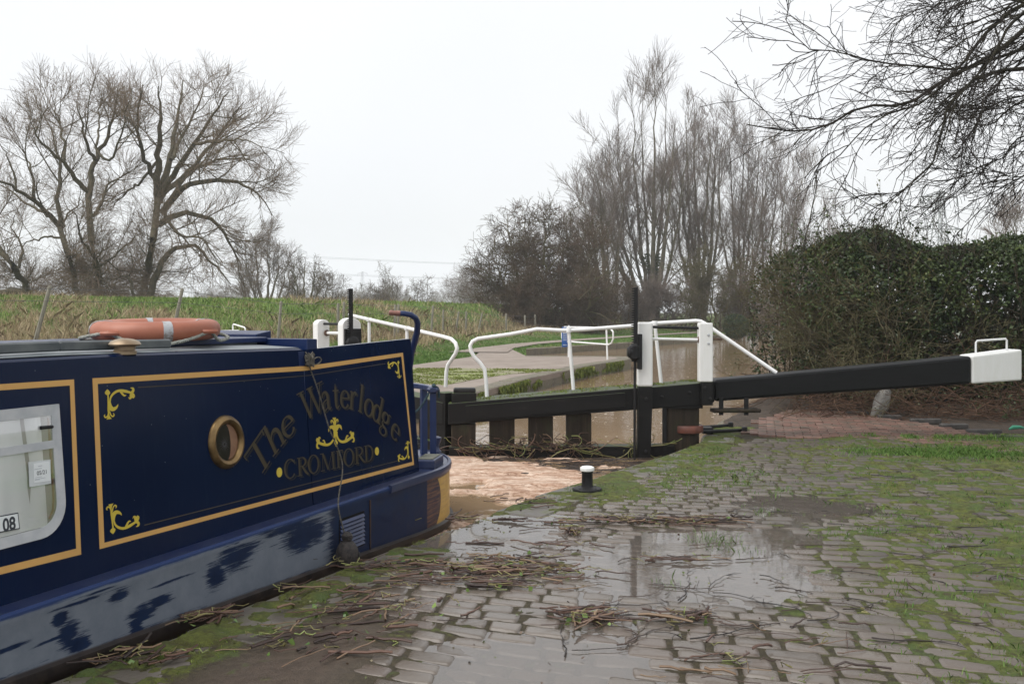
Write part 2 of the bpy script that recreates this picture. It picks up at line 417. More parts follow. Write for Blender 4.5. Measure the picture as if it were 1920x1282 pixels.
def stone(corners, inset, top, tilt, seed, nseg=3):
    """one worn sett from its four corners, domed a little, edges rounded"""
    c = np.array(corners); cen = c.mean(0)
    us = [0, 0.035, 0.12, 0.5, 0.88, 0.965, 1]; vs = [0, 0.055, 0.16, 0.5, 0.84, 0.945, 1]
    b = len(Vl)
    for j, v in enumerate(vs):
        for i, u in enumerate(us):
            # rounded corners
            uu = 2*u-1; vv_ = 2*v-1; k = max(abs(uu), abs(vv_))
            if k > 0:
                l = (abs(uu)**9 + abs(vv_)**9)**(1/9.0); uu, vv_ = uu*k/l, vv_*k/l
            a = (uu*inset[0]+1)/2; d = (vv_*inset[1]+1)/2
            p = (c[0]*(1-a) + c[1]*a)*(1-d) + (c[3]*(1-a) + c[2]*a)*d
            e = min(min(u, 1-u)*1.6, min(v, 1-v))
            drop = 0 if e > 0.11 else (0.016 if e <= 0.0 else 0.0018)
            if e <= 0: p = cen + (p-cen)*1.02
            z = top + tilt[0]*(a-0.5) + tilt[1]*(d-0.5) - drop + 0.0025*math.sin(seed*7 + a*5 + d*3)
            Vl.append((p[0], p[1], z))
    nu = len(us)
    for j in range(len(vs)-1):
        for i in range(nu-1):
            q = b + j*nu + i; Fl.append((q, q+1, q+nu+1, q+nu))
SW, SD = 0.212, 0.142
y0 = -1.0; row = 0
while y0 < 16.5:
    slope = ANG(y0); slope2 = ANG(y0 + SD)
    x = -3.2 + rs.uniform(0, SW)
    while x < 8.6:
        wdt = SW*rs.uniform(0.82, 1.22)
        j1 = rs.uniform(-0.008, 0.008, 8)
        P4 = []
        for (dx, up) in ((0, 0), (wdt, 0), (wdt, 1), (0, 1)):
            xx = x + dx; s_ = slope2 if up else slope; yy = y0 + (SD if up else 0) + (xx)*s_ + 0.012*math.sin(xx*2.3 + y0)
            # rows stay across: shift x a little up the row
            P4.append((xx + (0.02 if up else 0) , yy))
        cx = sum(p[0] for p in P4)/4; cy = sum(p[1] for p in P4)/4
        if 3.0 < cy < 12.6 and cx < 1.2 + cy*0.62 and cx > -0.58*cy - 0.4:
            eo = float(edge_off(np.array(cx), np.array(cy)))
            brick = (cy > 12.45 - 0.02*cx)
            mudm = math.exp(-(((cx+1.05-0.3*(cy-4.3))/0.34)**2 + ((cy-4.3)/1.05)**2)**1.6)
            if eo > (0.50 + 0.12*math.sin(cy*1.7)) and not brick and mudm < 0.4:
                hb = float(hbase(np.array(cx), np.array(cy)))
                cor = [(p[0] + j1[i], p[1] + j1[i+4]) for i, p in enumerate(P4)]
                rgt = float(smooth(np.array(cx - .22*cy), -.3, 2.6)); stone(cor, (1 - rs.uniform(.012, .026)/wdt, 1 - rs.uniform(.015, .024)/SD), hb + rs.uniform(-0.003, 0.005), rs.uniform(-0.005, 0.005, 2), rs.rand()*9)
        x += wdt
    y0 += SD; row += 1
t = NT('wet_sett_stone'); co = t.coords('Object'); isl = t.island()
n1_ = t.noise(co, 5, 6, 0.7); n2_ = t.noise(co, 45, 5, 0.7); n3_ = t.noise(co, 1.1, 4)
base = t.ramp(isl, [(0.0, (0.048, 0.038, 0.031)), (0.35, (0.072, 0.058, 0.047)), (0.7, (0.100, 0.080, 0.064)), (1.0, (0.066, 0.047, 0.038))])
base = t.mix(t.ramp(n2_, [(0.4, 0.0), (0.75, 0.5)]), base, (0.055, 0.050, 0.045))
vor = t.n('TexVoronoi'); t.l(co, vor.inputs['Vector']); vor.inputs['Scale'].default_value = 15
lich = t.math('MULTIPLY', t.ramp(vor.outputs['Distance'], [(0.18, 1.0), (0.28, 0.0)]), t.ramp(t.noise(co, 2.6, 3), [(0.52, 0.0), (0.6, 1.0)]))
lich = t.math('MULTIPLY', lich, t.ramp(n2_, [(0.38, 0.0), (0.52, 1.0)]))
base = t.mix(t.math('MULTIPLY', lich, 0.55), base, (0.27, 0.29, 0.24))
algae = t.math('MULTIPLY', t.ramp(n1_, [(0.50, 0.0), (0.66, 1.0)]), 0.55)
base = t.mix(algae, base, (0.085, 0.095, 0.030))
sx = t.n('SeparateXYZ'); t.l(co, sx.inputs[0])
wet_sheen_x = t.ramp(t.math('ADD', t.math('MULTIPLY', sx.outputs['X'], 0.13), t.math('MULTIPLY', t.math('SUBTRACT', n3_, 0.5), 0.35)), [(0.20, 0.0), (0.42, 1.0)])
base = t.mix(t.math('SUBTRACT', 1.0, wet_sheen_x), base, t.ramp(isl, [(0.0, (0.088, 0.072, 0.058)), (0.5, (0.134, 0.112, 0.092)), (1.0, (0.104, 0.080, 0.064))]))  # left setts painted paler, standing in for sky reflected in wet stone
rough = t.math('ADD', t.math('MULTIPLY', wet_sheen_x, 0.42), t.math('ADD', 0.08, t.math('MULTIPLY', n2_, 0.22)))
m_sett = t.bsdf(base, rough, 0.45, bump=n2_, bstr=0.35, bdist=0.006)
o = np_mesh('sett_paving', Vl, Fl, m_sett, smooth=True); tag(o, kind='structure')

# joint bed: silt, moss and mud, finely uneven
gx = np.concatenate([np.arange(-3.6, 6.4, 0.026), np.arange(6.4, 11.8, 0.08)]); gy = np.concatenate([np.arange(-7, 3.0, 0.25), np.arange(3.0, PAVEY, 0.026)])
X, Y = np.meshgrid(gx, gy)
EO = edge_off(X, Y)
hb = hbase(X, Y)
mossy_right = smooth(X - 0.22*Y, -0.3, 2.2)*smooth(Y, 3.0, 5.0)
mo = fnoise(X, Y, 2.1, 41, 4); mo2 = fnoise(X, Y, 9, 61, 4); mo3 = fnoise(X, Y, 26, 5, 3)
moss = smooth(mo*0.35 + mo2*0.65, 0.55, 0.68)*(0.15 + 0.62*mossy_right)
edgemoss = smooth(-EO, -0.60, -0.25)*(smooth(mo2*0.65 + mo*0.35, 0.36, 0.56))
under = np.exp(-(((X+0.15)/0.5)**2 + ((Y-7.2)/0.75)**2)**1.5)
edgemoss = edgemoss*(1 - 0.95*np.clip(under*1.3, 0, 1))
corner = np.exp(-(((X-0.55)/0.75)**2 + ((Y-9.0)/0.75)**2)**1.3)      # moss bed round the mooring post
corner2 = np.exp(-(((X-1.75)/0.5)**2 + ((Y-10.6)/1.1)**2)**1.3)*smooth(mo2, .3, .6)
Mask = np.clip(moss + edgemoss*1.0 + corner*smooth(mo2+mo*0.5, 0.42, 0.75) + corner2, 0, 1)
mud = np.exp(-(((X+1.05 - 0.3*(Y-4.3))/0.34)**2 + ((Y-4.3)/1.05)**2)**1.6)
z = hb - 0.0075 + 0.0085*mossy_right + 0.008*(mo2-0.5) + 0.004*(mo3-0.5) + Mask*(0.009 + 0.013*mo2 + 0.009*mo3) + mud*0.018
z = np.where(EO < 0.02, -0.32, z)
z = z - 0.03*smooth(-EO, -0.05, 0.0)
n0, n1 = X.shape; idx = np.arange(n0*n1).reshape(n0, n1)
F = np.stack([idx[:-1, :-1], idx[:-1, 1:], idx[1:, 1:], idx[1:, :-1]], -1).reshape(-1, 4)
keep = (EO.ravel()[F].max(1) > -0.03) & ~((Y.ravel()[F].min(1) > 12.55) & (X.ravel()[F].min(1) > 3.3))
F = F[keep]
t = NT('silt_and_moss'); co = t.coords('Object')
at = t.n('Attribute'); at.attribute_name = 'moss'; mk = at.outputs['Fac']
at2 = t.n('Attribute'); at2.attribute_name = 'wet'; wk = at2.outputs['Fac']
n1_ = t.noise(co, 22, 5, 0.7); n2_ = t.noise(co, 90, 4, 0.7); n3_ = t.noise(co, 3.0, 4)
mossc = t.ramp(n1_, [(0.3, (0.040, 0.046, 0.010)), (0.5, (0.105, 0.118, 0.020)), (0.75, (0.185, 0.215, 0.034))])
n4_ = t.noise(co, 9, 5, 0.7)
mossc = t.mix(t.ramp(n3_, [(0.42, 0.0), (0.62, 0.8)]), mossc, (0.070, 0.110, 0.024))
mossc = t.mix(t.ramp(n4_, [(0.50, 0.0), (0.62, 0.85)]), mossc, (0.060, 0.050, 0.016))
silt = t.mix(wk, t.ramp(n1_, [(0.3, (0.034, 0.027, 0.014)), (0.7, (0.085, 0.068, 0.034))]), t.ramp(n1_, [(0.3, (0.085, 0.062, 0.045)), (0.7, (0.150, 0.112, 0.085))]))
col = t.mix(t.ramp(t.math('ADD', mk, t.math('MULTIPLY', t.math('SUBTRACT', n1_, 0.5), 0.5)), [(0.18, 0.0), (0.36, 1.0)]), silt, mossc)
rr = t.math('SUBTRACT', 0.85, t.math('MULTIPLY', wk, 0.55))
m_joint = t.bsdf(col, rr, 0.4, bump=t.math('ADD', n2_, n1_), bstr=1.0, bdist=0.025)
o = np_mesh('paving_bed', np.stack([X, Y, z], -1).reshape(-1, 3), F, m_joint, smooth=True); tag(o, kind='structure')
me = o.data
if len(me.vertices) == X.size:
    for nm, arr in (('moss', np.clip(Mask, 0, 1) + 0.50*mossy_right + 0.10), ('wet', mud + 0.5*under)):
        a = me.attributes.new(nm, 'FLOAT', 'POINT'); a.data.foreach_set('value', arr.ravel().astype(np.float32))

# worn coping stones along the edge (they show where the moss is thin)
Vl = []; Fl = []
p = 0
pts = [Vector((a, b, 0)) for a, b in EDGE[2:]]
seg = []
for i in range(len(pts)-1):
    L = (pts[i+1]-pts[i]).length; n = max(1, round(L/0.72)); seg += [(pts[i].lerp(pts[i+1], k/n), pts[i].lerp(pts[i+1], (k+1)/n)) for k in range(n)]
cap = MB()
for a, b in seg:
    d = (b-a).normalized(); nrm = Vector((d.y, -d.x, 0)); wd = 0.43 + rs.uniform(-0.03, 0.03)
    c = (a + b)/2 + nrm*wd/2
    hz = float(hbase(np.array(c.x), np.array(c.y)))
    top = hz + rs.uniform(-0.010, 0.004) + 0.004
    cap.box(Vector((c.x, c.y, top - 0.19)), (b-a).length - 0.012, wd, 0.38, ax=d, ay=nrm, bev=0.016)
t = NT('coping_stone'); co = t.coords('Object'); n1_ = t.noise(co, 3.5, 6, 0.65); n2_ = t.noise(co, 40, 4)
col = t.ramp(n1_, [(0.32, (0.055, 0.046, 0.035)), (0.55, (0.105, 0.092, 0.078)), (0.75, (0.150, 0.135, 0.120))])
col = t.mix(t.ramp(t.noise(co, 9, 5), [(0.52, 0.0), (0.66, 0.75)]), col, (0.075, 0.085, 0.022))
m_coping = t.bsdf(col, t.ramp(n1_, [(0.3, 0.25), (0.7, 0.6)]), 0.5, bump=n2_, bstr=0.4, bdist=0.008)
M['coping'] = m_coping
o = cap.build('coping_edge', m_coping, smooth=True, angle=25); tag(o, kind='structure')
# lock wall below it
wl = MB()
for i in range(len(EDGE)-1):
    a = Vector((*EDGE[i], 0)); b = Vector((*EDGE[i+1], 0)); d = (b-a).normalized(); nrm = Vector((d.y, -d.x, 0))
    wl.hexa([a + nrm*0.03 + V(0, 0, -1.3), b + nrm*0.03 + V(0, 0, -1.3), b + nrm*0.4 + V(0, 0, -1.3), a + nrm*0.4 + V(0, 0, -1.3),
             a + nrm*0.03 + V(0, 0, -0.24), b + nrm*0.03 + V(0, 0, -0.24), b + nrm*0.4 + V(0, 0, -0.24), a + nrm*0.4 + V(0, 0, -0.24)])
M['wet_brick'] = mat('wet_brick', (0.06, 0.045, 0.035), (0.10, 0.08, 0.06), 0.5, scale=8, bstr=0.5)
o = wl.build('lock_chamber_wall', M['wet_brick']); tag(o, 'dark wet wall of the lock chamber under the mossy coping', 'wall')

# puddle water: one thin sheet that shows wherever the paving dips below it
t = NT('puddle_water'); co = t.coords('Object')
fr = t.n('Fresnel'); fr.inputs['IOR'].default_value = 1.75
bp = t.n('Bump'); bp.inputs['Strength'].default_value = 0.04; bp.inputs['Distance'].default_value = 0.01
t.l(t.noise(co, 8, 3), bp.inputs['Height'])
gl = t.n('BsdfGlossy'); gl.inputs['Roughness'].default_value = 0.03; t.l(bp.outputs[0], gl.inputs['Normal'])
df = t.n('BsdfDiffuse'); df.inputs['Color'].default_value = (0.50, 0.44, 0.39, 1)
tr = t.n('BsdfTransparent'); tr.inputs['Color'].default_value = (0.86, 0.80, 0.74, 1)
m1 = t.n('MixShader'); m1.inputs[0].default_value = 0.17; t.l(tr.outputs[0], m1.inputs[1]); t.l(df.outputs[0], m1.inputs[2])
m2 = t.n('MixShader'); t.l(fr.outputs[0], m2.inputs[0]); t.l(m1.outputs[0], m2.inputs[1]); t.l(gl.outputs[0], m2.inputs[2])
t.l(m2.outputs[0], t.out.inputs['Surface'])
gx = np.arange(-1.4, 4.4, 0.05); gy = np.arange(3.4, 9.9, 0.05)
X, Y = np.meshgrid(gx, gy); n0, n1 = X.shape; idx = np.arange(n0*n1).reshape(n0, n1)
F = np.stack([idx[:-1, :-1], idx[:-1, 1:], idx[1:, 1:], idx[1:, :-1]], -1).reshape(-1, 4)
eo = edge_off(X, Y).ravel()[F].min(1); hz = hbase(X, Y).ravel()[F].min(1)
keep = (eo > 0.03) & (hz < PUDZ + 0.016)
o = np_mesh('puddle_water', np.stack([X, Y, np.full_like(X, PUDZ)], -1).reshape(-1, 3), F[keep], t.m, smooth=True); tag(o, kind='structure')

# red brick walking arc behind the sett paving --------------------------------------------------
Vl = []; Fl = []
PIV = U(1290, 829, 12.3); PIVX, PIVY = PIV.x, PIV.y
mb = MB()
def brick(cx, cy, ax, L, W, top, mbx):
    d = Vector((math.cos(ax), math.sin(ax), 0)); mbx.box(Vector((cx, cy, top - 0.03)), L, W, 0.06, ax=d, bev=0.007)
bed = []
arc_px = [(1395, 815), (1440, 797), (1415, 792), (1480, 768), (1560, 768), (1640, 782), (1720, 792), (1800, 808), (1930, 832), (1930, 852), (1800, 838), (1690, 826), (1600, 820), (1500, 822)]
ARC = [G(x, y, 0.03) for x, y in arc_px]; ARCP = [(p.x, p.y) for p in ARC]
c_ = G(1500, 800, 0.03); ang = R(-14); ca, sa = math.cos(ang), math.sin(ang)
for j in range(-26, 30):
    for i in range(-26, 30):
        u = i*0.222 + (0.111 if j % 2 else 0); v = j*0.112
        x = c_.x + u*ca - v*sa; y = c_.y + u*sa + v*ca
        if pip(np.array([x]), np.array([y]), ARCP)[0] and rs.rand() > 0.02:
            brick(x, y, ang + rs.uniform(-0.02, 0.02), 0.212*rs.uniform(.97, 1), 0.102, 0.045 + rs.uniform(-0.004, 0.004), mb)
t = NT('red_paving_brick'); co = t.coords('Object'); isl = t.island(); n1_ = t.noise(co, 6, 5); n2_ = t.noise(co, 50, 4)
col = t.ramp(isl, [(0, (0.105, 0.058, 0.044)), (0.5, (0.165, 0.088, 0.066)), (1, (0.210, 0.125, 0.096))])
col = t.mix(t.ramp(n1_, [(0.44, 0), (0.62, 0.85)]), col, (0.080, 0.068, 0.050))
m_brick = t.bsdf(col, 0.5, 0.4, bump=n2_, bstr=0.4, bdist=0.006)
o = mb.build('brick_paving', m_brick); tag(o, kind='structure')

# earth bank under and before the hedge: dark soil and leaf litter
m_soil = mat('dark_soil', (0.030, 0.021, 0.013), (0.070, 0.048, 0.032), 0.85, scale=14, bstr=0.9, bdist=0.03)
gx = np.arange(2.3, 16, 0.10); gy = np.arange(11.2, 22, 0.10); X, Y = np.meshgrid(gx, gy)
z = 0.012 + 0.05*(fnoise(X, Y, 1.3, 8, 4)-0.5) + 0.30*smooth(Y - 0.15*X, 13.6, 17.5)*(0.6 + 0.6*fnoise(X, Y, 2.2, 3)) + 0.04*(fnoise(X, Y, 7, 2)-0.5)
z = z - 0.05*(1 - smooth(Y, 12.25, 12.6)) + 0*X
z = np.where(pip(X, Y, ARCP), 0.022, z)
eo = X - np.interp(Y, [p[1] for p in EDGE_ALL[10:16]], [p[0] for p in EDGE_ALL[10:16]])
z = z - 0.6*smooth(-eo, -0.12, 0.15)
n0, n1 = X.shape; idx = np.arange(n0*n1).reshape(n0, n1)
F = np.stack([idx[:-1, :-1], idx[:-1, 1:], idx[1:, 1:], idx[1:, :-1]], -1).reshape(-1, 4)
keep = eo.ravel()[F].min(1) > -0.25
o = np_mesh('earth_bank', np.stack([X, Y, z], -1).reshape(-1, 3), F[keep], m_soil, smooth=True); tag(o, kind='structure')

# ------------------------------------------------------------------ far lockside
t = NT('gravel_path'); co = t.coords('Object'); n1_ = t.noise(co, 1.2, 5); n2_ = t.noise(co, 24, 5, 0.7)
col = t.ramp(n1_, [(0.35, (0.210, 0.170, 0.140)), (0.65, (0.285, 0.238, 0.200))])
col = t.mix(t.ramp(n2_, [(0.5, 0.0), (0.75, 0.5)]), col, (0.11, 0.085, 0.065))
m_gravel = t.bsdf(col, 0.75, 0.35, bump=n2_, bstr=0.5, bdist=0.02)
t = NT('mossy_setts_far'); co = t.coords('Object', rot=(0, 0, R(25))); br = t.n('TexBrick'); t.l(co, br.inputs['Vector'])
br.inputs['Scale'].default_value = 1.0; br.inputs['Brick Width'].default_value = 0.24; br.inputs['Row Height'].default_value = 0.14; br.inputs['Mortar Size'].default_value = 0.014
br.inputs['Color1'].default_value = (0.20, 0.17, 0.12, 1); br.inputs['Color2'].default_value = (0.27, 0.23, 0.17, 1); br.inputs['Mortar'].default_value = (0.11, 0.13, 0.035, 1)
n1_ = t.noise(co, 0.7, 6, 0.75); n2_ = t.noise(co, 5, 6, 0.75)
col = t.mix(t.math('MULTIPLY', t.ramp(n1_, [(0.44, 0.1), (0.55, 1)]), t.ramp(n2_, [(0.42, 0), (0.55, 1)])), br.outputs['Color'], (0.19, 0.235, 0.045))
m_farsett = t.bsdf(col, 0.7, 0.35, bump=n2_, bstr=0.5, bdist=0.02)
m_farcope = mat('far_coping', (0.135, 0.115, 0.09), (0.19, 0.165, 0.135), 0.6, scale=5, bstr=0.5, bdist=0.02)
def sheet(name, poly, z, m, label=None):
    b = MB(); b.prism([(x, y, z - 0.12) for x, y in poly], (0, 0, 0.12)); o = b.build(name, m); tag(o, kind='structure'); return o
sheet('far_lockside', FARPAVE, LZ, m_gravel)
# mossy setts strip nearer the water, coping slab at the edge (each laid 4 mm higher)
inner = [bank(700, 715, LZ), bank(835, 722, LZ), bank(905, 709, LZ), bank(960, 701, LZ), bank(1040, 697, LZ), bank(1056, 693, LZ), bank(1000, 692.5, LZ), bank(900, 691, LZ), bank(700, 690, LZ)]
b = MB(); b.prism([(x, y, LZ - 0.05) for x, y in inner], (0, 0, 0.058)); o = b.build('mossy_sett_strip', m_farsett); tag(o, kind='structure')
def off_line(line, d, zt, zb, name, m, jitter=0.012, seg_len=0.9):
    b = MB(); pts = [Vector((x, y, 0)) for x, y in line]; r2 = random.Random(3)
    for i in range(len(pts)-1):
        a, c = pts[i], pts[i+1]; L = (c-a).length; n = max(1, round(L/seg_len)); dr = (c-a).normalized(); nn = Vector((-dr.y, dr.x, 0))
        for k in range(n):
            p = a.lerp(c, k/n); q = a.lerp(c, (k+1)/n); j = r2.uniform(-jitter, jitter); zz = zt + r2.uniform(-jitter, jitter)*0.6
            mid = (p+q)/2 + nn*(d/2) + nn*j
            b.box(Vector((mid.x, mid.y, (zz+zb)/2)), (q-p).length + 0.004, d, zz-zb, ax=dr, ay=nn, bev=0.02)
    o = b.build(name, m); return o
t = NT('algae_wall'); co = t.coords('Object'); n1_ = t.noise(t.coords('Object', scale=(1, 1, 0.35)), 3.5, 5, 0.7); n2_ = t.noise(co, 16, 5, 0.7)
col = t.ramp(n1_, [(0.30, (0.050, 0.042, 0.028)), (0.50, (0.125, 0.105, 0.070)), (0.68, (0.105, 0.105, 0.035))])
col = t.mix(t.ramp(n2_, [(0.46, 0), (0.62, 0.7)]), col, (0.20, 0.18, 0.14))
m_algae = t.bsdf(col, 0.6, 0.4, bump=n2_, bstr=0.7, bdist=0.02)
o = off_line(LW[3:] + TIP, 0.42, LZ + 0.012, -0.9, 'far_lock_wall', m_algae); tag(o, 'low mossy stone wall edging the far lockside, beyond the gate', 'wall')
o = off_line(FB, 0.40, 0.085, -0.9, 'canal_bank_wall', m_algae); tag(o, 'long low stone edge of the towpath bank curving away', 'wall')
o = off_line([LW[0], LW[1], LW[2], LW[3]], 0.45, LZ + 0.01, -0.9, 'far_chamber_wall', m_algae); tag(o, 'far wall of the lock chamber hidden behind the boat', 'wall')
o = off_line([TIP[-1], FB[0]], 0.4, 0.09, -0.9, 'bay_end_wall', m_algae); tag(o, 'short stone end wall of the small bay by the towpath', 'wall')
b = MB()
# stop planks for the near right bank
o = off_line(list(reversed(EDGE_ALL[10:17])), 0.30, -0.01, -0.9, 'near_bank_wall', m_algae); tag(o, 'low stone edge of the near bank beyond the gate', 'wall')
# towpath ribbon
tp = [(895, 660, .14), (930, 652, .14), (985, 644.5, .14), (1060, 638.5, .14), (1190, 629.5, .15), (1330, 621, .16), (1450, 611, .18)]
pts = [G(x, y, z) for x, y, z in tp]; b = MB(); rl = []; rr_ = []
for i, p in enumerate(pts):
    d = (pts[min(i+1, len(pts)-1)] - pts[max(i-1, 0)]).normalized(); nn = Vector((-d.y, d.x, 0)); wd = [1.1, .75, .6, .6, .6, .6, .6][i]
    rl.append(p + nn*wd); rr_.append(p - nn*wd)
rows = []
for a, c in zip(rl, rr_):
    rows.append([V(q.x, q.y, tz(q.x, q.y) + 0.045) for q in (a, (a+c)/2, c)])
b.loft(rows, cap=False, closed=False); o = b.build('towpath', m_gravel, smooth=True); tag(o, kind='structure')
# ------------------------------------------------------------------ THE NARROWBOAT
S = Vector((-0.3725, -0.9280, 0)); S.normalize(); N = Vector((-S.y, S.x, 0))     # towards the bow / outboard on the near side
UP = Vector((0, 0, 1)); KT = 0.072
_b = U(786, 883, 7.9); GZ = 0.335
P0 = Vector((_b.x, _b.y, GZ)); LEAN = (UP - N*KT); PN = (N + UP*KT).normalized()
boat = empty('narrowboat', (P0.x, P0.y, WZ), 'navy blue narrowboat with gold-lined panels moored beside the wet paving', 'boat')
def BW(s, n, z): return Vector((P0.x, P0.y, 0)) + S*s + N*n + UP*z
def cabST(px, py):
    q = PI(px, py, P0, PN) - P0
    t_ = q.z; return (q.dot(S), t_)
def cabP(s, t_, eps=0.0): return P0 + S*s + LEAN*t_ + PN*eps
SMAX = 7.2
tops = [cabST(x, y) for x, y in ((770, 635), (690, 643), (620, 650.5), (573, 656), (400, 661.5), (200, 669), (0, 676.5))]
tops = sorted(tops)
SROOF = cabST(567, 660)[0]
def ztop(s):
    if s > tops[-1][0]: return tops[-2][1] + (tops[-1][1]-tops[-2][1])*0 + 0.0
    return float(np.interp(s, [a[0] for a in tops], [a[1] for a in tops]))
send = cabST(770, 635)[0]       # top corner of the raked cabin end
CW = -1.78                      # far side of the cabin
# cabin: solid house with cambered roof, and two side sheets running on over the stern well
t = NT('navy_cabin_side'); co = t.coords('Object'); n1_ = t.noise(co, 1.2, 3); n2_ = t.noise(t.coords('Object', scale=(1, 1, 0.12)), 26, 5, 0.7)
col = t.ramp(n1_, [(0.3, (0.0002, 0.0055, 0.029)), (0.7, (0.0004, 0.0082, 0.037))])
sp = t.n('TexVoronoi'); t.l(co, sp.inputs['Vector']); sp.inputs['Scale'].default_value = 13
spk = t.math('MULTIPLY', t.ramp(sp.outputs['Distance'], [(0.03, 1.0), (0.045, 0.0)]), 0.5)
col = t.mix(spk, col, (0.20, 0.24, 0.30))
col = t.mix(t.ramp(n2_, [(0.55, 0.0), (0.85, 0.12)]), col, (0.05, 0.07, 0.10))
M['cab'] = t.bsdf(col, t.ramp(n1_, [(0.3, 0.13), (0.7, 0.22)]), 0.13, bump=t.noise(co, 1.7, 2), bstr=0.10, bdist=0.03)
cb = MB(); rings = []
for s in [SROOF, 1.9, 2.5, 3.2, 4.0, 5.0, 6.0, SMAX]:
    zt = ztop(s); a0 = cabP(s, 0); a1 = cabP(s, zt)
    zz = a1.z
    def far(p): q = p - P0; nn = q.dot(N); return P0 + S*q.dot(S) + N*(CW - nn) + UP*q.z
    rings.append([a0, a1, a1 + V(0, 0, 0.012) - N*0.02, BW(s, -0.89 , zz + 0.035), far(a1) + V(0, 0, 0.012) + N*0.02, far(a1), far(a0)])
cb.loft(rings)
cabin = cb.build('cabin', M['cab'], boat)
for far_ in (False, True):
    r_ = []
    for s0, tt in ((0, 0.0), (send, ztop(send)), (0.8, ztop(0.8)), (SROOF - 0.012, ztop(SROOF)), (SROOF - 0.012, 0.0)):
        p = cabP(s0, tt)
        if far_: q = p - P0; p = P0 + S*q.dot(S) + N*(CW - q.dot(N)) + UP*q.z
        r_.append(p)
    side = MB(); side.prism(r_, N*(0.045 if far_ else -0.045)); side.build('stern_side_sheet', M['cab'], boat)
# grey roof deck 2 mm proud of the cabin
rf = MB(); rr_ = []
for s in [SROOF + 0.004, 2.5, 3.5, 5.0, SMAX - 0.01]:
    a1 = cabP(s, ztop(s)) + V(0, 0, 0.0155); z0 = a1.z
    rr_.append([a1 - N*0.022, a1 - N*0.06 + V(0, 0, .003), BW(s, -0.89, z0 + 0.036), BW(s, CW + 0.09, z0 + 0.003), BW(s, CW + 0.09, z0 - 0.02), BW(s, -0.06 - 0.075, z0 - 0.02)])
rf.loft(rr_); rf.build('roof_deck', M['roof_grey'], boat)
hr = MB()
for n_ in (-0.21, CW + 0.14):
    pts = [BW(s, n_, P0.z + ztop(s) + 0.055) for s in (2.62, 3.4, 4.4, 5.6, SMAX - .1)]
    for a, b in zip(pts[:-1], pts[1:]):
        c = (a+b)/2; hr.box(c, (b-a).length, 0.035, 0.050, ax=(b-a), bev=0.008)
M['rail_grey'] = mat('rail_grey', (0.055, 0.065, 0.072), (0.12, 0.13, 0.13), 0.4, scale=6)
hr.build('roof_handrail', M['rail_grey'], boat)
# sliding hatch and the boards of the stern well
def ibox(s0, s1, n0, n1, z0, z1, name, m, bev=0.006, slope=0.0):
    b = MB(); b.hexa([BW(s0, n0, z0), BW(s1, n0, z0), BW(s1, n1, z0), BW(s0, n1, z0), BW(s0, n0, z1), BW(s1, n0, z1 + slope), BW(s1, n1, z1 + slope), BW(s0, n1, z1)])
    return b.build(name, m, boat, bevel=bev)
zr = P0.z + ztop(2.2)
hatch = ibox(1.42, 3.02, -0.42, -1.36, zr + 0.035, zr + 0.068, 'sliding_hatch', M['navy_rail'])
ibox(1.46, 2.9, -0.47, -1.31, zr + 0.012, zr + 0.040, 'hatch_runner', M['roof_grey'])
ibox(1.30, 1.42, -0.10, -0.60, 0.75, zr + 0.055, 'well_locker', M['navy_rail'], slope=0.006)
ibox(1.12, 1.29, -0.60, -1.25, 0.75, zr + 0.105, 'hatch_hood', M['navy_rail'], slope=-0.02)
b = MB(); b.prism([BW(SROOF + .05, -0.02, 0.35), BW(SROOF + .05, -0.07, zr - .02), BW(SROOF + .05, CW + .1, zr - .02), BW(SROOF + .05, CW + .1, 0.35)], -S*0.07)
b.build('bulkhead', M['navy_rail'], boat)

# hull: plan outline from the far bow round the stern
SA, SB_ = 1.20, 1.03; NC = -0.91
outl = [(s, 0.12) for s in (SMAX + .3, 6, 5, 4.2, 3.6, 3.0, 2.4, 1.8, 1.2, 0.7, 0.35, 0.12)]
outl += [(-SA*math.sin(a), NC + SB_*math.cos(a)) for a in [R(x) for x in range(6, 175, 6)]]
outl += [(s, NC - SB_) for s in (0.12, 0.7, 2, 4, SMAX + .3)]
arcl = [outl[0][0]]
for a, b_ in zip(outl[:-1], outl[1:]): arcl.append(arcl[-1] - math.hypot(a[0]-b_[0], a[1]-b_[1]))
def outn(i):
    a = Vector(outl[max(i-1, 0)]); b_ = Vector(outl[min(i+1, len(outl)-1)]); d = (b_-a); return Vector((d.y, -d.x)).normalized()*-1 if False else Vector((-d[1], d[0])).normalized()
def _hz(px, py):
    p = PI(px, py, BW(0, 0.12, 0), N); q = p - BW(0, 0.12, 0); return q.dot(S), q.z
_hs = sorted([_hz(20, 1261), _hz(187, 1214), _hz(342, 1162), _hz(480, 1097), _hz(640, 1052), _hz(700, 1026)])
_hk = np.polyfit([a for a, _ in _hs], [b for _, b in _hs], 1)
zst = lambda s: float(np.polyval(_hk, max(s, 0.2)))
def prof(s, u):
    z = zst(s); g = GZ
    c = float(smooth(np.array(-s), 0.0, 1.2))     # the counter draws in below the strake at the stern
    return [(-0.02, g - 0.002), (0.0, g - 0.012), (0.004, g - 0.030), (0.0, g - 0.05), (0.0, 0.22), (0.0, 0.12), (0.0, z + 0.025), (0.0, z + 0.002),
            (0.030, z - 0.010), (0.034, z - 0.045), (0.022, z - 0.07), (0.0, z - 0.085), (-0.04 - 0.05*c, -0.42), (-0.08 - 0.35*c, -0.75)]
rings = []; uvs = []; PN_ = len(prof(0, 0))
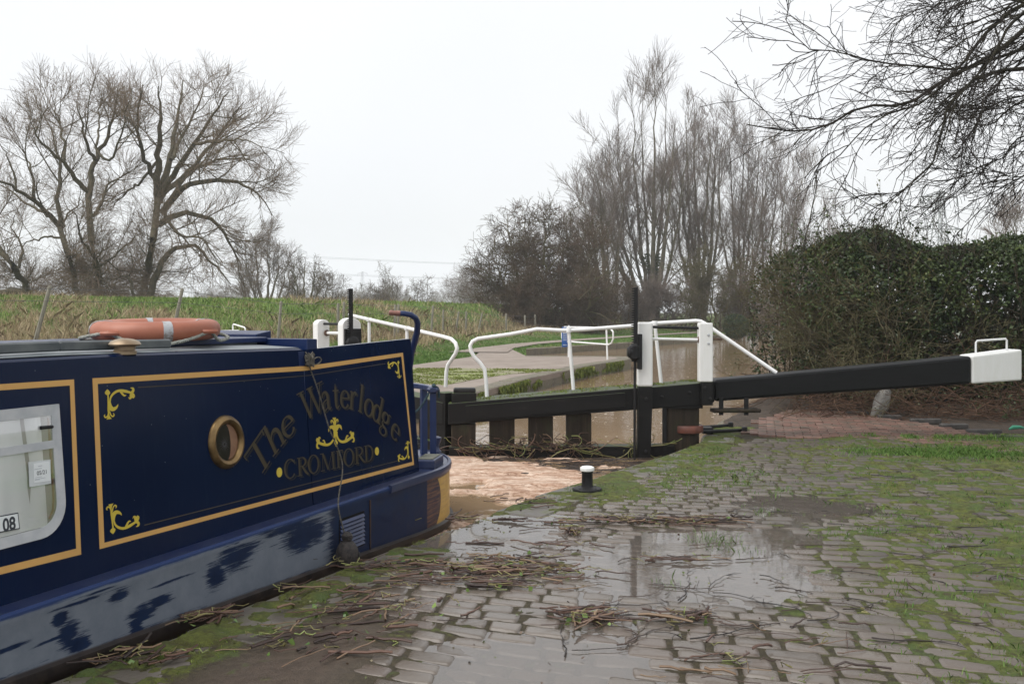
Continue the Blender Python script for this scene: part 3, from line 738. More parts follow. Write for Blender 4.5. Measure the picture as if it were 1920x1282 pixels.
for i, (s, n_) in enumerate(outl):
    o_ = outn(i)
    if o_.dot(Vector((s, n_)) - Vector((1.0, NC))) < 0: o_ = -o_
    ring = []
    for off, z in prof(s, arcl[i]):
        ring.append(BW(s + o_.x*off, n_ + o_.y*off, z)); uvs.append((arcl[i], z))
    rings.append(ring)
# where along the skin the colour changes fall in the picture
def u_at_px(px, z=0.12):
    best = None
    for i, (s, n_) in enumerate(outl):
        if i < 3 or s < -SA*0.8: continue
        p = BW(s, n_, z); x = 960 + FPX*p.x/p.y
        if best is None or abs(x - px) < best[0]: best = (abs(x-px), arcl[i], i)
    i = best[2]; p = BW(*outl[i], z); x0 = 960 + FPX*p.x/p.y; j = i+1 if x0 < px else i-1
    p = BW(*outl[j], z); x1 = 960 + FPX*p.x/p.y
    return arcl[i] + (arcl[j]-arcl[i])*(px-x0)/(x1-x0+1e-9)
t = NT('hull_paint'); uvn = t.n('UVMap'); uvn.uv_map = 'UVMap'; sx = t.n('SeparateXYZ'); t.l(uvn.outputs[0], sx.inputs[0]); u_, v_ = sx.outputs['X'], sx.outputs['Y']
mp = t.n('Mapping'); mp.inputs['Scale'].default_value = (1.0, 15, 1); t.l(uvn.outputs[0], mp.inputs[0]); streak = t.noise(mp.outputs[0], 3.0, 6, 0.7)
mp2 = t.n('Mapping'); mp2.inputs['Scale'].default_value = (4, 60, 1); t.l(uvn.outputs[0], mp2.inputs[0]); fine = t.noise(mp2.outputs[0], 2.0, 6, 0.75)
n2_ = t.noise(t.coords('Object'), 9, 6, 0.7)
navy = t.ramp(n2_, [(0.3, (0.002, 0.009, 0.034)), (0.7, (0.006, 0.020, 0.062))])
grey = t.ramp(n2_, [(0.3, (0.125, 0.145, 0.178)), (0.7, (0.170, 0.190, 0.222))])
def hullST(px, py):
    p = PI(px, py, BW(0, 0.12, 0), N); q = p - BW(0, 0.12, 0); return q.dot(S), q.z
u0 = hullST(608, 985)[0]
# blobs of navy showing through the primer: (px, py, half width px, half height px)
dist = t.math('ADD', streak, t.math('MULTIPLY', fine, 0.75))
blob = None
for (px, py, a, h_) in ((440, 1045, 34, 24), (404, 1078, 20, 26), (452, 1034, 40, 12), (113, 1160, 14, 18), (128, 1188, 20, 30), (148, 1208, 24, 24), (266, 1150, 26, 16), (256, 1172, 14, 26), (300, 1126, 26, 9), (222, 1116, 20, 12), (5, 1132, 50, 22), (505, 985, 34, 14), (575, 1000, 46, 28), (545, 985, 40, 14), (150, 1128, 60, 3.5), (322, 1088, 44, 3.0), (10, 1218, 60, 5), (105, 1196, 40, 3), (185, 1108, 40, 3)):
    s_, z_ = hullST(px, py); s2, _ = hullST(px - a, py + a*0.28); _, z2 = hullST(px, py - h_)
    du = t.math('DIVIDE', t.math('SUBTRACT', u_, s_), 1.3*abs(s2 - s_)); dv = t.math('DIVIDE', t.math('SUBTRACT', v_, z_), 1.3*abs(z2 - z_))
    q = t.math('SUBTRACT', 1.0, t.math('SQRT', t.math('ADD', t.math('POWER', t.math('ABSOLUTE', du), 2.0), t.math('POWER', t.math('ABSOLUTE', dv), 2.0))))
    blob = q if blob is None else t.math('MAXIMUM', blob, q)
stern = t.math('MULTIPLY', t.math('SUBTRACT', u0, u_), 5.0)
blob = t.math('MAXIMUM', blob, stern)
low = t.math('MULTIPLY', t.math('SUBTRACT', 0.035, t.math('SUBTRACT', v_, t.math('ADD', t.math('MULTIPLY', u_, float(_hk[0])), float(_hk[1])))), 12.0)
blob = t.math('MAXIMUM', blob, t.math('SUBTRACT', low, 0.25))
msk = t.ramp(t.math('ADD', blob, t.math('MULTIPLY', t.math('SUBTRACT', dist, 0.88), 2.0)), [(0.12, 0.0), (0.42, 1.0)])
col = t.mix(msk, grey, navy)
# blue band under the gunwale edge
gb = t.ramp(t.math('ADD', t.math('MULTIPLY', t.math('SUBTRACT', v_, GZ - 0.050), 24.0), t.math('MULTIPLY', t.math('SUBTRACT', streak, 0.5), 0.8)), [(0.55, 0.0), (0.75, 1.0)])
col = t.mix(gb, col, (0.012, 0.030, 0.10))
# rust specks and scrapes
rust = t.ramp(t.noise(mp.outputs[0], 9.0, 5, 0.8), [(0.66, 0.0), (0.72, 0.7)])
col = t.mix(rust, col, (0.10, 0.05, 0.03))
sw = t.ramp(fine, [(0.70, 0.0), (0.76, 0.35)])
col = t.mix(sw, col, (0.30, 0.38, 0.48))
# worn brown patch and yellow crescent on the stern quarter
ub, uy = u_at_px(800), u_at_px(821)
br = t.ramp(t.math('ADD', t.math('MULTIPLY', t.math('SUBTRACT', ub, u_), 30.0), 0.5), [(0.4, 0.0), (0.6, 1.0)])
worn = t.ramp(streak, [(0.4, (0.055, 0.035, 0.040)), (0.6, (0.16, 0.085, 0.055))])
col = t.mix(t.math('MULTIPLY', br, t.ramp(streak, [(0.35, 0.3), (0.6, 1.0)])), col, worn)
dv = t.math('DIVIDE', t.math('SUBTRACT', v_, 0.10), 0.2)
cres = t.math('ADD', t.math('MULTIPLY', t.math('SUBTRACT', t.math('SUBTRACT', uy, u_), t.math('MULTIPLY', t.math('SUBTRACT', 0.6, t.math('POWER', t.math('ABSOLUTE', dv), 2.0)), 0.10)), 40.0), 0.5)
cy_ = t.ramp(cres, [(0.3, 0.0), (0.7, 1.0)])
cy_ = t.math('MULTIPLY', cy_, t.ramp(v_, [(0.0, 1.0), (GZ - 0.075, 1.0), (GZ - 0.065, 0.0)]))
col = t.mix(cy_, col, t.ramp(streak, [(0.4, (0.52, 0.33, 0.09)), (0.7, (0.36, 0.22, 0.08))]))
# black bottom from the rubbing strake down: tarred steel
blk = t.math('SUBTRACT', v_, t.math('ADD', t.math('MULTIPLY', t.math('MAXIMUM', u_, 0.2), float(_hk[0])), float(_hk[1]) + 0.002))
bm = t.ramp(t.math('ADD', t.math('MULTIPLY', blk, 60.0), 0.5), [(0.3, 1.0), (0.7, 0.0)])
tar = t.ramp(n2_, [(0.35, (0.012, 0.010, 0.010)), (0.6, (0.035, 0.026, 0.022)), (0.75, (0.075, 0.05, 0.038))])
col = t.mix(bm, col, tar)
M['hull'] = t.bsdf(col, t.ramp(n2_, [(0.3, 0.35), (0.7, 0.55)]), 0.22, bump=fine, bstr=0.12, bdist=0.004)
hb_ = MB(); hb_.loft(rings, cap=False, closed=False, uvs=uvs)
hull = hb_.build('hull', M['hull'], boat, smooth=True, uv=True, angle=50)
# side deck and stern deck
dk = MB(); ring = [BW(s - 0.0, n_, 0) for s, n_ in outl]
cen = BW(0, NC, 0)
inner = []
for i, (s, n_) in enumerate(outl):
    o_ = outn(i)
    if o_.dot(Vector((s, n_)) - Vector((1.0, NC))) < 0: o_ = -o_
    inner.append(BW(s - o_.x*0.018, n_ - o_.y*0.018, GZ - 0.001))
dk.prism([p - V(0, 0, 0.03) for p in inner], (0, 0, 0.03))
dk.build('deck', M['navy_deck'], boat)
# seams, louvre and small holes on the hull side
sm = MB()
for px, y0_, y1_ in ((693, 922, 1010),):
    s_, _ = hullST(px, 960)
    sm.hexa([BW(s_ - .006, 0.121, zst(s_)), BW(s_ + .006, 0.121, zst(s_)), BW(s_ + .006, 0.128, zst(s_)), BW(s_ - .006, 0.128, zst(s_)), BW(s_ - .006, 0.121, 0.285), BW(s_ + .006, 0.121, 0.285), BW(s_ + .006, 0.128, 0.285), BW(s_ - .006, 0.128, 0.285)])
M['rusty_black'] = mat('rusty_black', (0.012, 0.010, 0.010), (0.06, 0.028, 0.015), 0.6, scale=20)
sm.build('weld_seam', M['rusty_black'], boat)
lv = MB(); sa, za = hullST(637, 976); sb, zb = hullST(681, 960); _, zlo = hullST(681, 1004)
s0, s1 = sb, sa
zt_ = 0.215; zb_ = 0.0
lv2 = MB()
for k in range(8):
    z = zb_ + (zt_-zb_)*(k+0.5)/8
    lv.hexa([BW(s0, 0.121, z - .010), BW(s1, 0.121, z - .010), BW(s1, 0.136, z - .010), BW(s0, 0.136, z - .010), BW(s0, 0.121, z + .008), BW(s1, 0.121, z + .008), BW(s1, 0.123, z + .008), BW(s0, 0.123, z + .008)])
lou = lv.build('engine_louvre', M['navy_rail'], boat)
b = MB(); b.hexa([BW(s0 - .012, 0.119, zb_ - .012), BW(s1 + .012, 0.119, zb_ - .012), BW(s1 + .012, 0.1225, zb_ - .012), BW(s0 - .012, 0.1225, zb_ - .012), BW(s0 - .012, 0.119, zt_ + .012), BW(s1 + .012, 0.119, zt_ + .012), BW(s1 + .012, 0.1225, zt_ + .012), BW(s0 - .012, 0.1225, zt_ + .012)])
b.build('louvre_backing', M['letter_black'], lou)
# raised band at the stern gunwale (lifting piece)
bd = MB(); rr_ = []
for i, (s, n_) in enumerate(outl):
    if arcl[i] > u_at_px(700) or s > 0.4 and n_ < 0: continue
    o_ = outn(i)
    if o_.dot(Vector((s, n_)) - Vector((1.0, NC))) < 0: o_ = -o_
    f_ = lambda off, z: BW(s + o_.x*off, n_ + o_.y*off, z)
    rr_.append([f_(-0.01, GZ + 0.010), f_(0.014, GZ + 0.004), f_(0.018, GZ - 0.02), f_(0.014, GZ - 0.048), f_(0.0, GZ - 0.052), f_(-0.02, GZ - 0.03)])
bd.loft(rr_); bd.build('gunwale_band', M['navy_deck'], boat, smooth=True)

# ---------------------------------------------- painted lines, ornaments and lettering on the cabin side
def ribbon(mb, pts, eps, f=None, smoothn=4, wscale=1.0):
    """pts: (x, y, width) in any plane; f maps (x, y) -> world at height eps"""
    P = [Vector((a[0], a[1], a[2]*wscale)) for a in pts]
    if smoothn > 1 and len(P) > 2:
        Q = []
        for i in range(len(P)-1):
            p0 = P[max(i-1, 0)]; p1 = P[i]; p2 = P[i+1]; p3 = P[min(i+2, len(P)-1)]
            for k in range(smoothn):
                u = k/smoothn
                Q.append(0.5*((2*p1) + (p2-p0)*u + (2*p0-5*p1+4*p2-p3)*u*u + (3*p1-p0-3*p2+p3)*u*u*u))
        Q.append(P[-1]); P = Q
    L = []; Rr = []
    for i, p in enumerate(P):
        d = P[min(i+1, len(P)-1)] - P[max(i-1, 0)]; d = Vector((d.x, d.y)); d = d.normalized() if d.length > 0 else Vector((1, 0)); n_ = Vector((-d.y, d.x)); w_ = max(p.z, 0.0001)/2
        L.append(f(p.x + n_.x*w_, p.y + n_.y*w_, eps)); Rr.append(f(p.x - n_.x*w_, p.y - n_.y*w_, eps))
    b = len(mb.v); vs = L + Rr; n = len(L)
    mb.add(vs, [(i, i+1, n+i+1, n+i) for i in range(n-1)])
def F_px(x, y, eps): s, t_ = cabST(x, y); return cabP(s, t_, eps)
def frame_lines(outer, inner, name):
    b = MB(); n = len(outer); vs = [F_px(*p, 0.0022) if len(p) == 2 else cabP(p[0], p[1], 0.0022) for p in outer] + [F_px(*p, 0.0022) if len(p) == 2 else cabP(p[0], p[1], 0.0022) for p in inner]
    b.add(vs, [(i, (i+1) % n, n + (i+1) % n, n + i) for i in range(n)])
    return b.build(name, M['gold_line'], cabin)
frame_lines([(172.5, 709), (575, 686), (755, 661), (776, 871), (186, 1029)], [(182.5, 719.5), (575, 694.5), (752, 668.3), (772.7, 865.5), (195, 1017)], 'gold_panel_line')
def ext(p_r, p_l, s_to):   # carry a line on beyond the picture
    a = cabST(*p_r); c = cabST(*p_l); k = (c[1]-a[1])/(c[0]-a[0]); return (s_to, a[1] + k*(s_to - a[0]), 0)
SL = cabST(0, 850)[0] + 0.55
o1, o2 = ext((138, 711), (0, 720), SL), ext((151.5, 1039), (0, 1076.6), SL); i1, i2 = ext((130, 723), (0, 732), SL - .035), ext((142, 1028.5), (0, 1063), SL - .035)
frame_lines([o1, (138, 711), (151.5, 1039), o2], [i1, (130, 722.5), (142, 1028), i2], 'gold_panel_line')
thin = MB()
ribbon(thin, [(258, 726, 1.6), (420, 716.5, 1.4), (580, 703.5, 1.3), (722, 681.5, 1.2)], 0.002, F_px, 1)
ribbon(thin, [(270, 984, 1.9), (500, 925.5, 1.6), (744, 864, 1.3)], 0.002, F_px, 1)
thin.build('thin_coach_line', M['dull_gold'], cabin)
TLs = [[(330, 380, 60), (340, 450, 30), (345, 600, 32), (350, 720, 44), (350, 800, 28), (355, 860, 44), (362, 915, 104)],
       [(325, 318, 12), (327, 350, 70), (328, 390, 108), (326, 430, 50)],
       [(372, 600, 30), (378, 540, 32), (392, 480, 36), (440, 410, 45), (520, 355, 50), (600, 342, 52), (680, 355, 60), (770, 378, 48), (820, 410, 66), (845, 455, 66), (832, 492, 30)],
       [(800, 395, 56), (842, 345, 50), (832, 297, 42), (785, 290, 8)], [(795, 420, 50), (795, 470, 48), (775, 502, 34), (742, 472, 6)],
       [(590, 360, 46), (635, 420, 40), (672, 446, 30), (702, 425, 8)],
       [(372, 560, 34), (374, 630, 66), (392, 690, 96), (440, 714, 80), (495, 688, 52), (528, 645, 26), (538, 612, 4)],
       [(348, 780, 25), (330, 850, 25), (290, 880, 30), (264, 852, 26), (276, 818, 8)], [(365, 755, 25), (393, 830, 25), (433, 860, 28), (458, 828, 25), (440, 792, 8)]]
cTL = cabST(182.5, 719.5); k1 = 120/1282
def make_orn(corner, ms, mt, sc=1.0):
    b = MB()
    for k, st in enumerate(TLs):
        def f(x, y, eps):
            s, t_ = cabST(170 + x*k1, 700 + y*k1); return cabP(corner[0] + (s - cTL[0])*ms*sc, corner[1] + (t_ - cTL[1])*mt*sc, eps)
        ribbon(b, st, 0.0023 + 0.00012*k, f)
    b.build('scroll_ornament', M['yellow'], cabin)
make_orn(cTL, 1, 1); make_orn(cabST(752, 668.3), -1, 1, 0.93); make_orn(cabST(195, 1017), 1, -1); make_orn(cabST(772.7, 865.5), -1, -1, 0.95)
CEN = [[(740, 200, 90), (742, 225, 100), (750, 290, 46), (752, 420, 70), (765, 540, 120), (770, 640, 90), (785, 760, 36), (790, 870, 36), (792, 930, 100), (793, 970, 112), (794, 1020, 60), (795, 1075, 14)],
       [(740, 430, 40), (705, 330, 36), (662, 285, 42), (642, 330, 30), (655, 385, 6)], [(768, 415, 40), (790, 300, 36), (828, 260, 42), (850, 305, 28), (840, 355, 6)],
       [(765, 560, 130), (710, 492, 120), (630, 495, 90), (580, 565, 45), (567, 640, 4)], [(775, 560, 130), (840, 465, 110), (905, 460, 84), (945, 520, 40), (966, 575, 4)],
       [(745, 620, 66), (735, 780, 40), (690, 895, 50), (620, 980, 64), (530, 1020, 76), (440, 1012, 84), (340, 985, 80), (265, 945, 76), (225, 875, 76), (232, 815, 30)],
       [(455, 1000, 60), (442, 930, 40), (415, 885, 42), (383, 905, 8)], [(272, 930, 60), (272, 845, 52), (292, 792, 40), (332, 842, 8)], [(245, 955, 60), (215, 1035, 52), (237, 1112, 56), (292, 1118, 12)],
       [(800, 620, 66), (818, 740, 44), (860, 850, 55), (930, 915, 72), (1010, 928, 80), (1100, 900, 86), (1190, 840, 76), (1262, 780, 76), (1292, 700, 78), (1300, 640, 50)],
       [(1080, 885, 60), (1100, 800, 40), (1130, 745, 44), (1162, 772, 8)], [(1262, 750, 60), (1240, 680, 42), (1228, 622, 42), (1190, 682, 8)], [(1285, 780, 76), (1328, 850, 42), (1312, 920, 48), (1268, 925, 10)]]
b = MB()
for k, st in enumerate(CEN): ribbon(b, st, 0.0023 + 0.00012*k, lambda x, y, e: F_px(580 + x/16.02, 770 + y/16.02, e))
b.build('scroll_ornament', M['yellow'], cabin)
for (px, py) in ((523.2, 885.2), (706.2, 845.6)):
    s, t_ = cabST(px, py); b = MB(); r_ = 0.030; b.add([cabP(s + r_*math.cos(a), t_ + r_*math.sin(a), 0.0023) for a in [R(x) for x in range(0, 360, 15)]], [tuple(range(24))]); b.build('painted_dot', M['yellow'], cabin)

def arc(cx, cy, rx, ry, a0, a1, n=14): return [(cx + rx*math.cos(R(a0 + (a1-a0)*i/n)), cy + ry*math.sin(R(a0 + (a1-a0)*i/n)), a0 + (a1-a0)*i/n) for i in range(n+1)]
TK, TN, XH = 0.135, 0.045, 0.64
def bowl(cx, cy, rx, ry, a0, a1, tk=TK): # thick at the sides, thin at top and bottom
    return [(x, y, TN + (tk-TN)*abs(math.cos(R(a)))**1.3) for x, y, a in arc(cx, cy, rx, ry, a0, a1, 18)]
def serif(x, y, w=0.3): return [(x - w/2, y, TN), (x + w/2, y, TN)]
GL = {
 'T': [[(.5, 0, TK*1.1), (.5, .97, TK*1.1)], [(.0, .965, .07), (1, .965, .07)], serif(.5, .025, .44), [(.03, .80, TN), (.0, .98, TN)], [(.97, .80, TN), (1, .98, TN)]],
 'h': [[(.2, 0, TK), (.2, 1, TK)], [(.03, .97, TN), (.24, .99, TN)], serif(.2, .025, .44), [(.24, .46, .04), (.42, .61, .08), (.62, .62, .12), (.76, .50, TK), (.78, .25, TK), (.78, 0, TK)], serif(.78, .025, .42)],
 'e': [bowl(.5, XH/2, .42, XH/2-.02, 5, 325), [(.12, XH*.56, TN), (.90, XH*.56, TN)]],
 'W': [[(.16, .97, TK), (.36, .02, TK*.9)], [(.36, .02, TN), (.56, .97, TN)], [(.48, .97, TK), (.70, .02, TK*.9)], [(.70, .02, TN), (.90, .97, TN)], serif(.15, .97, .26), serif(.5, .97, .24), serif(.9, .97, .22)],
 'a': [[(.16, .46, .06), (.28, .60, .08), (.50, .63, .09), (.66, .54, TK), (.68, .3, TK), (.68, .1, TK), (.82, .02, .06), (.95, .08, .04)], [(.64, .38, .04), (.32, .31, .07), (.16, .16, TK), (.32, .01, .07), (.62, .10, .04)]],
 't': [[(.42, .86, .03), (.42, .6, TK*.9), (.42, .16, TK*.9), (.58, .01, .08), (.88, .10, .04)], [(.05, .62, TN), (.85, .62, TN)]],
 'r': [[(.32, 0, TK), (.32, XH, TK)], serif(.32, .025, .5), [(.12, XH-.02, TN), (.34, XH, TN)], [(.36, .44, .04), (.55, .60, .08), (.74, .62, .11), (.86, .56, .12)]],
 'l': [[(.5, 0, TK), (.5, 1.02, TK)], serif(.5, .025, .8), [(.15, .99, TN), (.5, 1.01, TN)]],
 'o': [bowl(.5, XH/2, .42, XH/2-.01, 0, 360)],
 'd': [[(.76, 0, TK), (.76, 1.02, TK)], [(.5, .99, TN), (.78, 1.01, TN)], [(.76, .02, TN), (.98, .03, TN)], bowl(.42, XH/2, .34, XH/2-.01, 40, 325)],
 'g': [bowl(.45, .44, .32, .19, 0, 360), [(.70, .58, .04), (.82, .66, .05), (.95, .64, .06)], [(.30, .27, .06), (.20, .16, .07), (.40, .08, .10), (.72, .04, .10), (.88, -.08, .09), (.70, -.22, .06), (.40, -.26, .05), (.14, -.20, .09), (.12, -.06, .07), (.30, .04, .05)]],
 'C': [bowl(.54, .49, .46, .49, 42, 322, .16), [(.93, .70, TN), (.93, .93, .05)]],
 'R': [[(.22, 0, .16), (.22, .98, .16)], serif(.22, .025, .42), [(.04, .96, TN), (.5, .96, TN)], bowl(.46, .73, .30, .23, 92, -92, .15), [(.25, .50, TN), (.5, .50, TN)], [(.46, .50, .12), (.72, .18, .15), (.96, .01, .10)]],
 'O': [bowl(.5, .49, .46, .49, 0, 360, .16)],
 'M': [[(.16, 0, TN), (.20, .97, TN)], [(.20, .97, .15), (.50, .04, .13)], [(.50, .04, TN), (.80, .97, TN)], [(.83, .97, .16), (.85, 0, .16)], serif(.16, .025, .26), serif(.85, .025, .30), serif(.14, .96, .22), serif(.86, .96, .24)],
 'F': [[(.28, 0, .16), (.28, .98, .16)], serif(.28, .025, .5), [(.06, .96, TN*1.2), (.95, .96, TN*1.2)], [(.94, .72, .03), (.96, .97, .05)], [(.3, .5, TN), (.74, .5, TN)], [(.74, .38, .04), (.74, .62, .04)]],
 'D': [[(.20, 0, .16), (.20, .98, .16)], [(.02, .96, TN), (.45, .96, TN)], [(.02, .025, TN), (.45, .025, TN)], bowl(.42, .49, .50, .47, 92, -92, .16)],
}
lt = MB(); sh = MB(); cnt = [0]
def put(ch, w_, h_, frame, side=1):
    """frame(x, y) -> (s, t): local metric letter space to the panel"""
    for st in GL[ch]:
        pts = [(x*w_, y*h_, tw*h_) for x, y, tw in st]
        k = cnt[0] = cnt[0] + 1
        def f(x, y, eps, dx=0, dy=0):
            s, t_ = frame(x + dx, y + dy); return cabP(s, t_, eps)
        ribbon(lt, pts, 0.0032 + 0.00001*(k % 40), f, 3 if len(pts) > 2 else 1)
        ribbon(sh, pts, 0.0020 + 0.00001*(k % 40), lambda x, y, e: cabP(*[a + b_ for a, b_ in zip(frame(x, y), (-0.020, -0.013))], e), 3 if len(pts) > 2 else 1)
z7 = lambda x, y: cabST(440 + x/4.93, 660 + y/4.93)
base_pts = [(290, 1070), (415, 880), (520, 768), (735, 592), (850, 545), (940, 522), (1015, 518), (1085, 528), (1152, 548), (1225, 588), (1300, 648), (1372, 712), (1462, 800)]
B_ = [Vector(z7(*p)) for p in base_pts]
coef = np.polyfit([p.x for p in B_], [p.y for p in B_], 3)
by = lambda s: float(np.polyval(coef, s)); dby = lambda s: float(np.polyval(np.polyder(coef), s))
for ch, p, w_ in zip('TheWaterlodge', B_, (.235, .175, .145, .32, .130, .095, .122, .112, .065, .132, .138, .128, .128)):
    s0_ = p.x; dd = Vector((-1, -dby(s0_))).normalized(); nn = Vector((-dd.y*-1, dd.x*-1)) ; nn = Vector((dd.y, -dd.x)); nn = nn if nn.y > 0 else -nn
    o_ = Vector((s0_, by(s0_)))
    hh_ = 0.198 if ch not in 'The' or s0_ < B_[2].x - 1e-6 else 0.205
    put(ch, w_, hh_, lambda x, y, o_=o_, dd=dd, nn=nn, w_=w_: tuple(o_ + dd*(x - w_/2) + nn*y))
for ch, x0, x1 in (('C', 455, 562), ('R', 575, 682), ('O', 680, 778), ('M', 788, 932), ('F', 936, 1004), ('O', 1008, 1100), ('R', 1105, 1204), ('D', 1198, 1280)):
    yb = lambda x: 1172 + (x - 470)*(1002 - 1172)/(1275 - 470)
    a = Vector(z7(x0, yb(x0))); c = Vector(z7(x1, yb(x1))); dd = (c-a); w_ = dd.length; dd.normalize(); nn = Vector((dd.y, -dd.x)); nn = nn if nn.y > 0 else -nn
    put(ch, w_, 0.120, lambda x, y, a=a, dd=dd, nn=nn: tuple(a + dd*x + nn*y))
lt.build('painted_name', M['dull_gold'], cabin); sh.build('letter_shading', M['letter_black'], cabin)

# porthole
s, t_ = cabST(423, 828.5); pc = cabP(s, t_, 0)
b = MB(); ax = PN
b.lathe(pc, [(0.105, -0.03), (0.105, 0.012), (0.112, 0.024), (0.128, 0.030), (0.146, 0.022), (0.155, 0.008), (0.156, -0.01)], 40, ax)
port = b.build('porthole', M['brass'], boat, smooth=True)
# open the ring: the lathe caps are replaced by a recessed liner and a dark pane
me = port.data
import bmesh
bm = bmesh.new(); bm.from_mesh(me); caps = [f for f in bm.faces if len(f.verts) > 8]; bmesh.ops.delete(bm, geom=caps, context='FACES'); bm.to_mesh(me); bm.free()
M['dark_glass'] = mat('dark_pane', (0.010, 0.009, 0.008), (0.020, 0.017, 0.014), 0.12, spec=0.6, scale=9)
M['wood_liner'] = mat('wood_liner', (0.16, 0.075, 0.04), (0.23, 0.12, 0.065), 0.5, scale=12)
b = MB(); b.lathe(pc + PN*0.0035, [(0.104, 0.0), (0.104, 0.001)], 32, ax); b.build('pane', M['dark_glass'], port)
# wooden lining seen through the glass on the far side of the opening
rr_ = []; A1 = S*-1; A2 = LEAN.normalized()
for k in range(-9, 10):
    a = R(k*9); rr_.append((a,))
ln = MB(); L1 = [pc + (A1*math.cos(a) + A2*math.sin(a))*0.103 + PN*0.006 for (a,) in rr_]; L2 = [pc + (A1*math.cos(a)*0.35 + A2*math.sin(a)*0.97)*0.103 + PN*0.0058 for (a,) in rr_]
n = len(L1); ln.add(L1 + L2, [(i, i+1, n+i+1, n+i) for i in range(n-1)]); ln.build('wood_lining', M['wood_liner'], port)
st_ = MB()
for k in range(16):
    a = k*math.pi/8 + 0.2; l = 0.045 + 0.02*((k*7) % 5)/5; c0 = pc - A1*0.02 + A2*-0.01; d = A1*math.cos(a) + A2*math.sin(a); e_ = A1*-math.sin(a) + A2*math.cos(a)
    st_.add([c0 + d*0.008 - e_*0.001 + PN*0.0075, c0 + d*l + PN*0.0075, c0 + d*0.008 + e_*0.001 + PN*0.0075], [(0, 1, 2)])
M['pane_dust'] = mat('grey_star', (0.10, 0.10, 0.11), None, 0.5); st_.build('dust_star', M['pane_dust'], port)  # grey starburst of dust inside the porthole glass

# window at the left edge of the picture
sr, tt_ = cabST(107, 757); _, tb = cabST(60, 1012); tb_ = cabST(50, 1016)[1]
W0 = sr; W1 = sr + 0.86; TT = tt_; TB = tb_
def rrect(s0, s1, t0, t1, rb, rt, n=8):
    pts = []
    for cx, cy, r_, a0 in ((s0 + rb, t0 + rb, rb, 180), (s1 - rb, t0 + rb, rb, 270), (s1 - rt, t1 - rt, rt, 0), (s0 + rt, t1 - rt, rt, 90)):
        for k in range(n+1): a = R(a0 + 90*k/n); pts.append((cx + r_*math.cos(a), cy + r_*math.sin(a)))
    return pts
FWD = 0.048
oo = rrect(W0, W1, TB, TT, 0.15, 0.004); ii = rrect(W0 + FWD, W1 - FWD, TB + FWD, TT - FWD, 0.105, 0.004)
M['alu'] = mat('window_aluminium', (0.40, 0.42, 0.44), (0.50, 0.51, 0.52), 0.4, scale=14, metal=0.0, spec=0.6)
b = MB(); n = len(oo)
vs = [cabP(*p, 0.001) for p in oo] + [cabP(*p, 0.013) for p in oo] + [cabP(*p, 0.011) for p in ii] + [cabP(*p, 0.003) for p in ii]
b.add(vs, [(k*n + i, k*n + (i+1) % n, (k+1)*n + (i+1) % n, (k+1)*n + i) for k in range(3) for i in range(n)])
win = b.build('window', M['alu'], boat, smooth=True, angle=30)
M['curtain'] = None
t = NT('curtain_behind_glass'); co = t.coords('Object', scale=(1, 1, 0.15)); n1_ = t.noise(co, 4, 2); col = t.ramp(n1_, [(0.3, (0.55, 0.57, 0.58)), (0.7, (0.82, 0.83, 0.82))]); M['curtain'] = t.bsdf(col, 0.85, 0.2)
b = MB(); rows = []
for k in range(61):
    u = k/60; ss = W0 + 0.105 + u*(W1 - W0 - 0.14); fold = 0.0034*math.sin(u*26 + 1.2*math.sin(u*9))
    rows.append([cabP(ss, TB + 0.05, 0.0045 + fold*0.8), cabP(ss - 0.02*math.sin(u*12), (TB+TT)/2, 0.0045 + fold), cabP(ss, TT - 0.05, 0.0045 + fold)])
b.loft(rows, cap=False, closed=False); b.build('curtain', M['curtain'], win, smooth=True)
M['reveal'] = mat('window_reveal', (0.26, 0.25, 0.245), (0.33, 0.315, 0.30), 0.6, scale=4)
b = MB(); b.add([cabP(*p, 0.0015) for p in ii], [tuple(range(len(ii)))]); b.build('reveal', M['reveal'], win)
b = MB(); pts = [cabP(W0 + FWD + 0.012, TT - FWD - 0.01, 0.0022), cabP(W0 + FWD + 0.012, TB + 0.17, 0.0022), cabP(W0 + FWD + 0.02, TB + 0.115, 0.0022), cabP(W0 + FWD + 0.045, TB + 0.08, 0.0022)]
b.tube(pts, 0.0055, 6); b.build('wood_trim', M['wood_liner'], win)
_, tm = cabST(60, 838)
b = MB(); b.hexa([cabP(W0 + FWD - .004, tm - .018, 0.006), cabP(W1 - FWD, tm - .018, 0.006), cabP(W1 - FWD, tm - .018, 0.0135), cabP(W0 + FWD - .004, tm - .018, 0.0135), cabP(W0 + FWD - .004, tm + .018, 0.006), cabP(W1 - FWD, tm + .018, 0.006), cabP(W1 - FWD, tm + .018, 0.0135), cabP(W0 + FWD - .004, tm + .018, 0.0135)])
b.build('glazing_bar', M['alu'], win)
b = MB(); c1 = cabST(94, 800); c2 = cabST(72, 802); b.tube([cabP(*c1, 0.014), cabP(*c2, 0.014)], [0.008, 0.009], 8); b.build('window_catch', M['black_iron'], win)
# glazing: thin clear pane
t = NT('window_glass'); fr = t.n('Fresnel'); fr.inputs['IOR'].default_value = 1.45; tr = t.n('BsdfTransparent'); tr.inputs[0].default_value = (0.97, 0.97, 0.97, 1); gl = t.n('BsdfGlossy'); gl.inputs['Roughness'].default_value = 0.02
ms = t.n('MixShader'); t.l(fr.outputs[0], ms.inputs[0]); t.l(tr.outputs[0], ms.inputs[1]); t.l(gl.outputs[0], ms.inputs[2]); t.l(ms.outputs[0], t.out.inputs['Surface'])
b = MB(); b.add([cabP(*p, 0.0088) for p in ii], [tuple(range(len(ii)))]); b.build('glass', t.m, win)
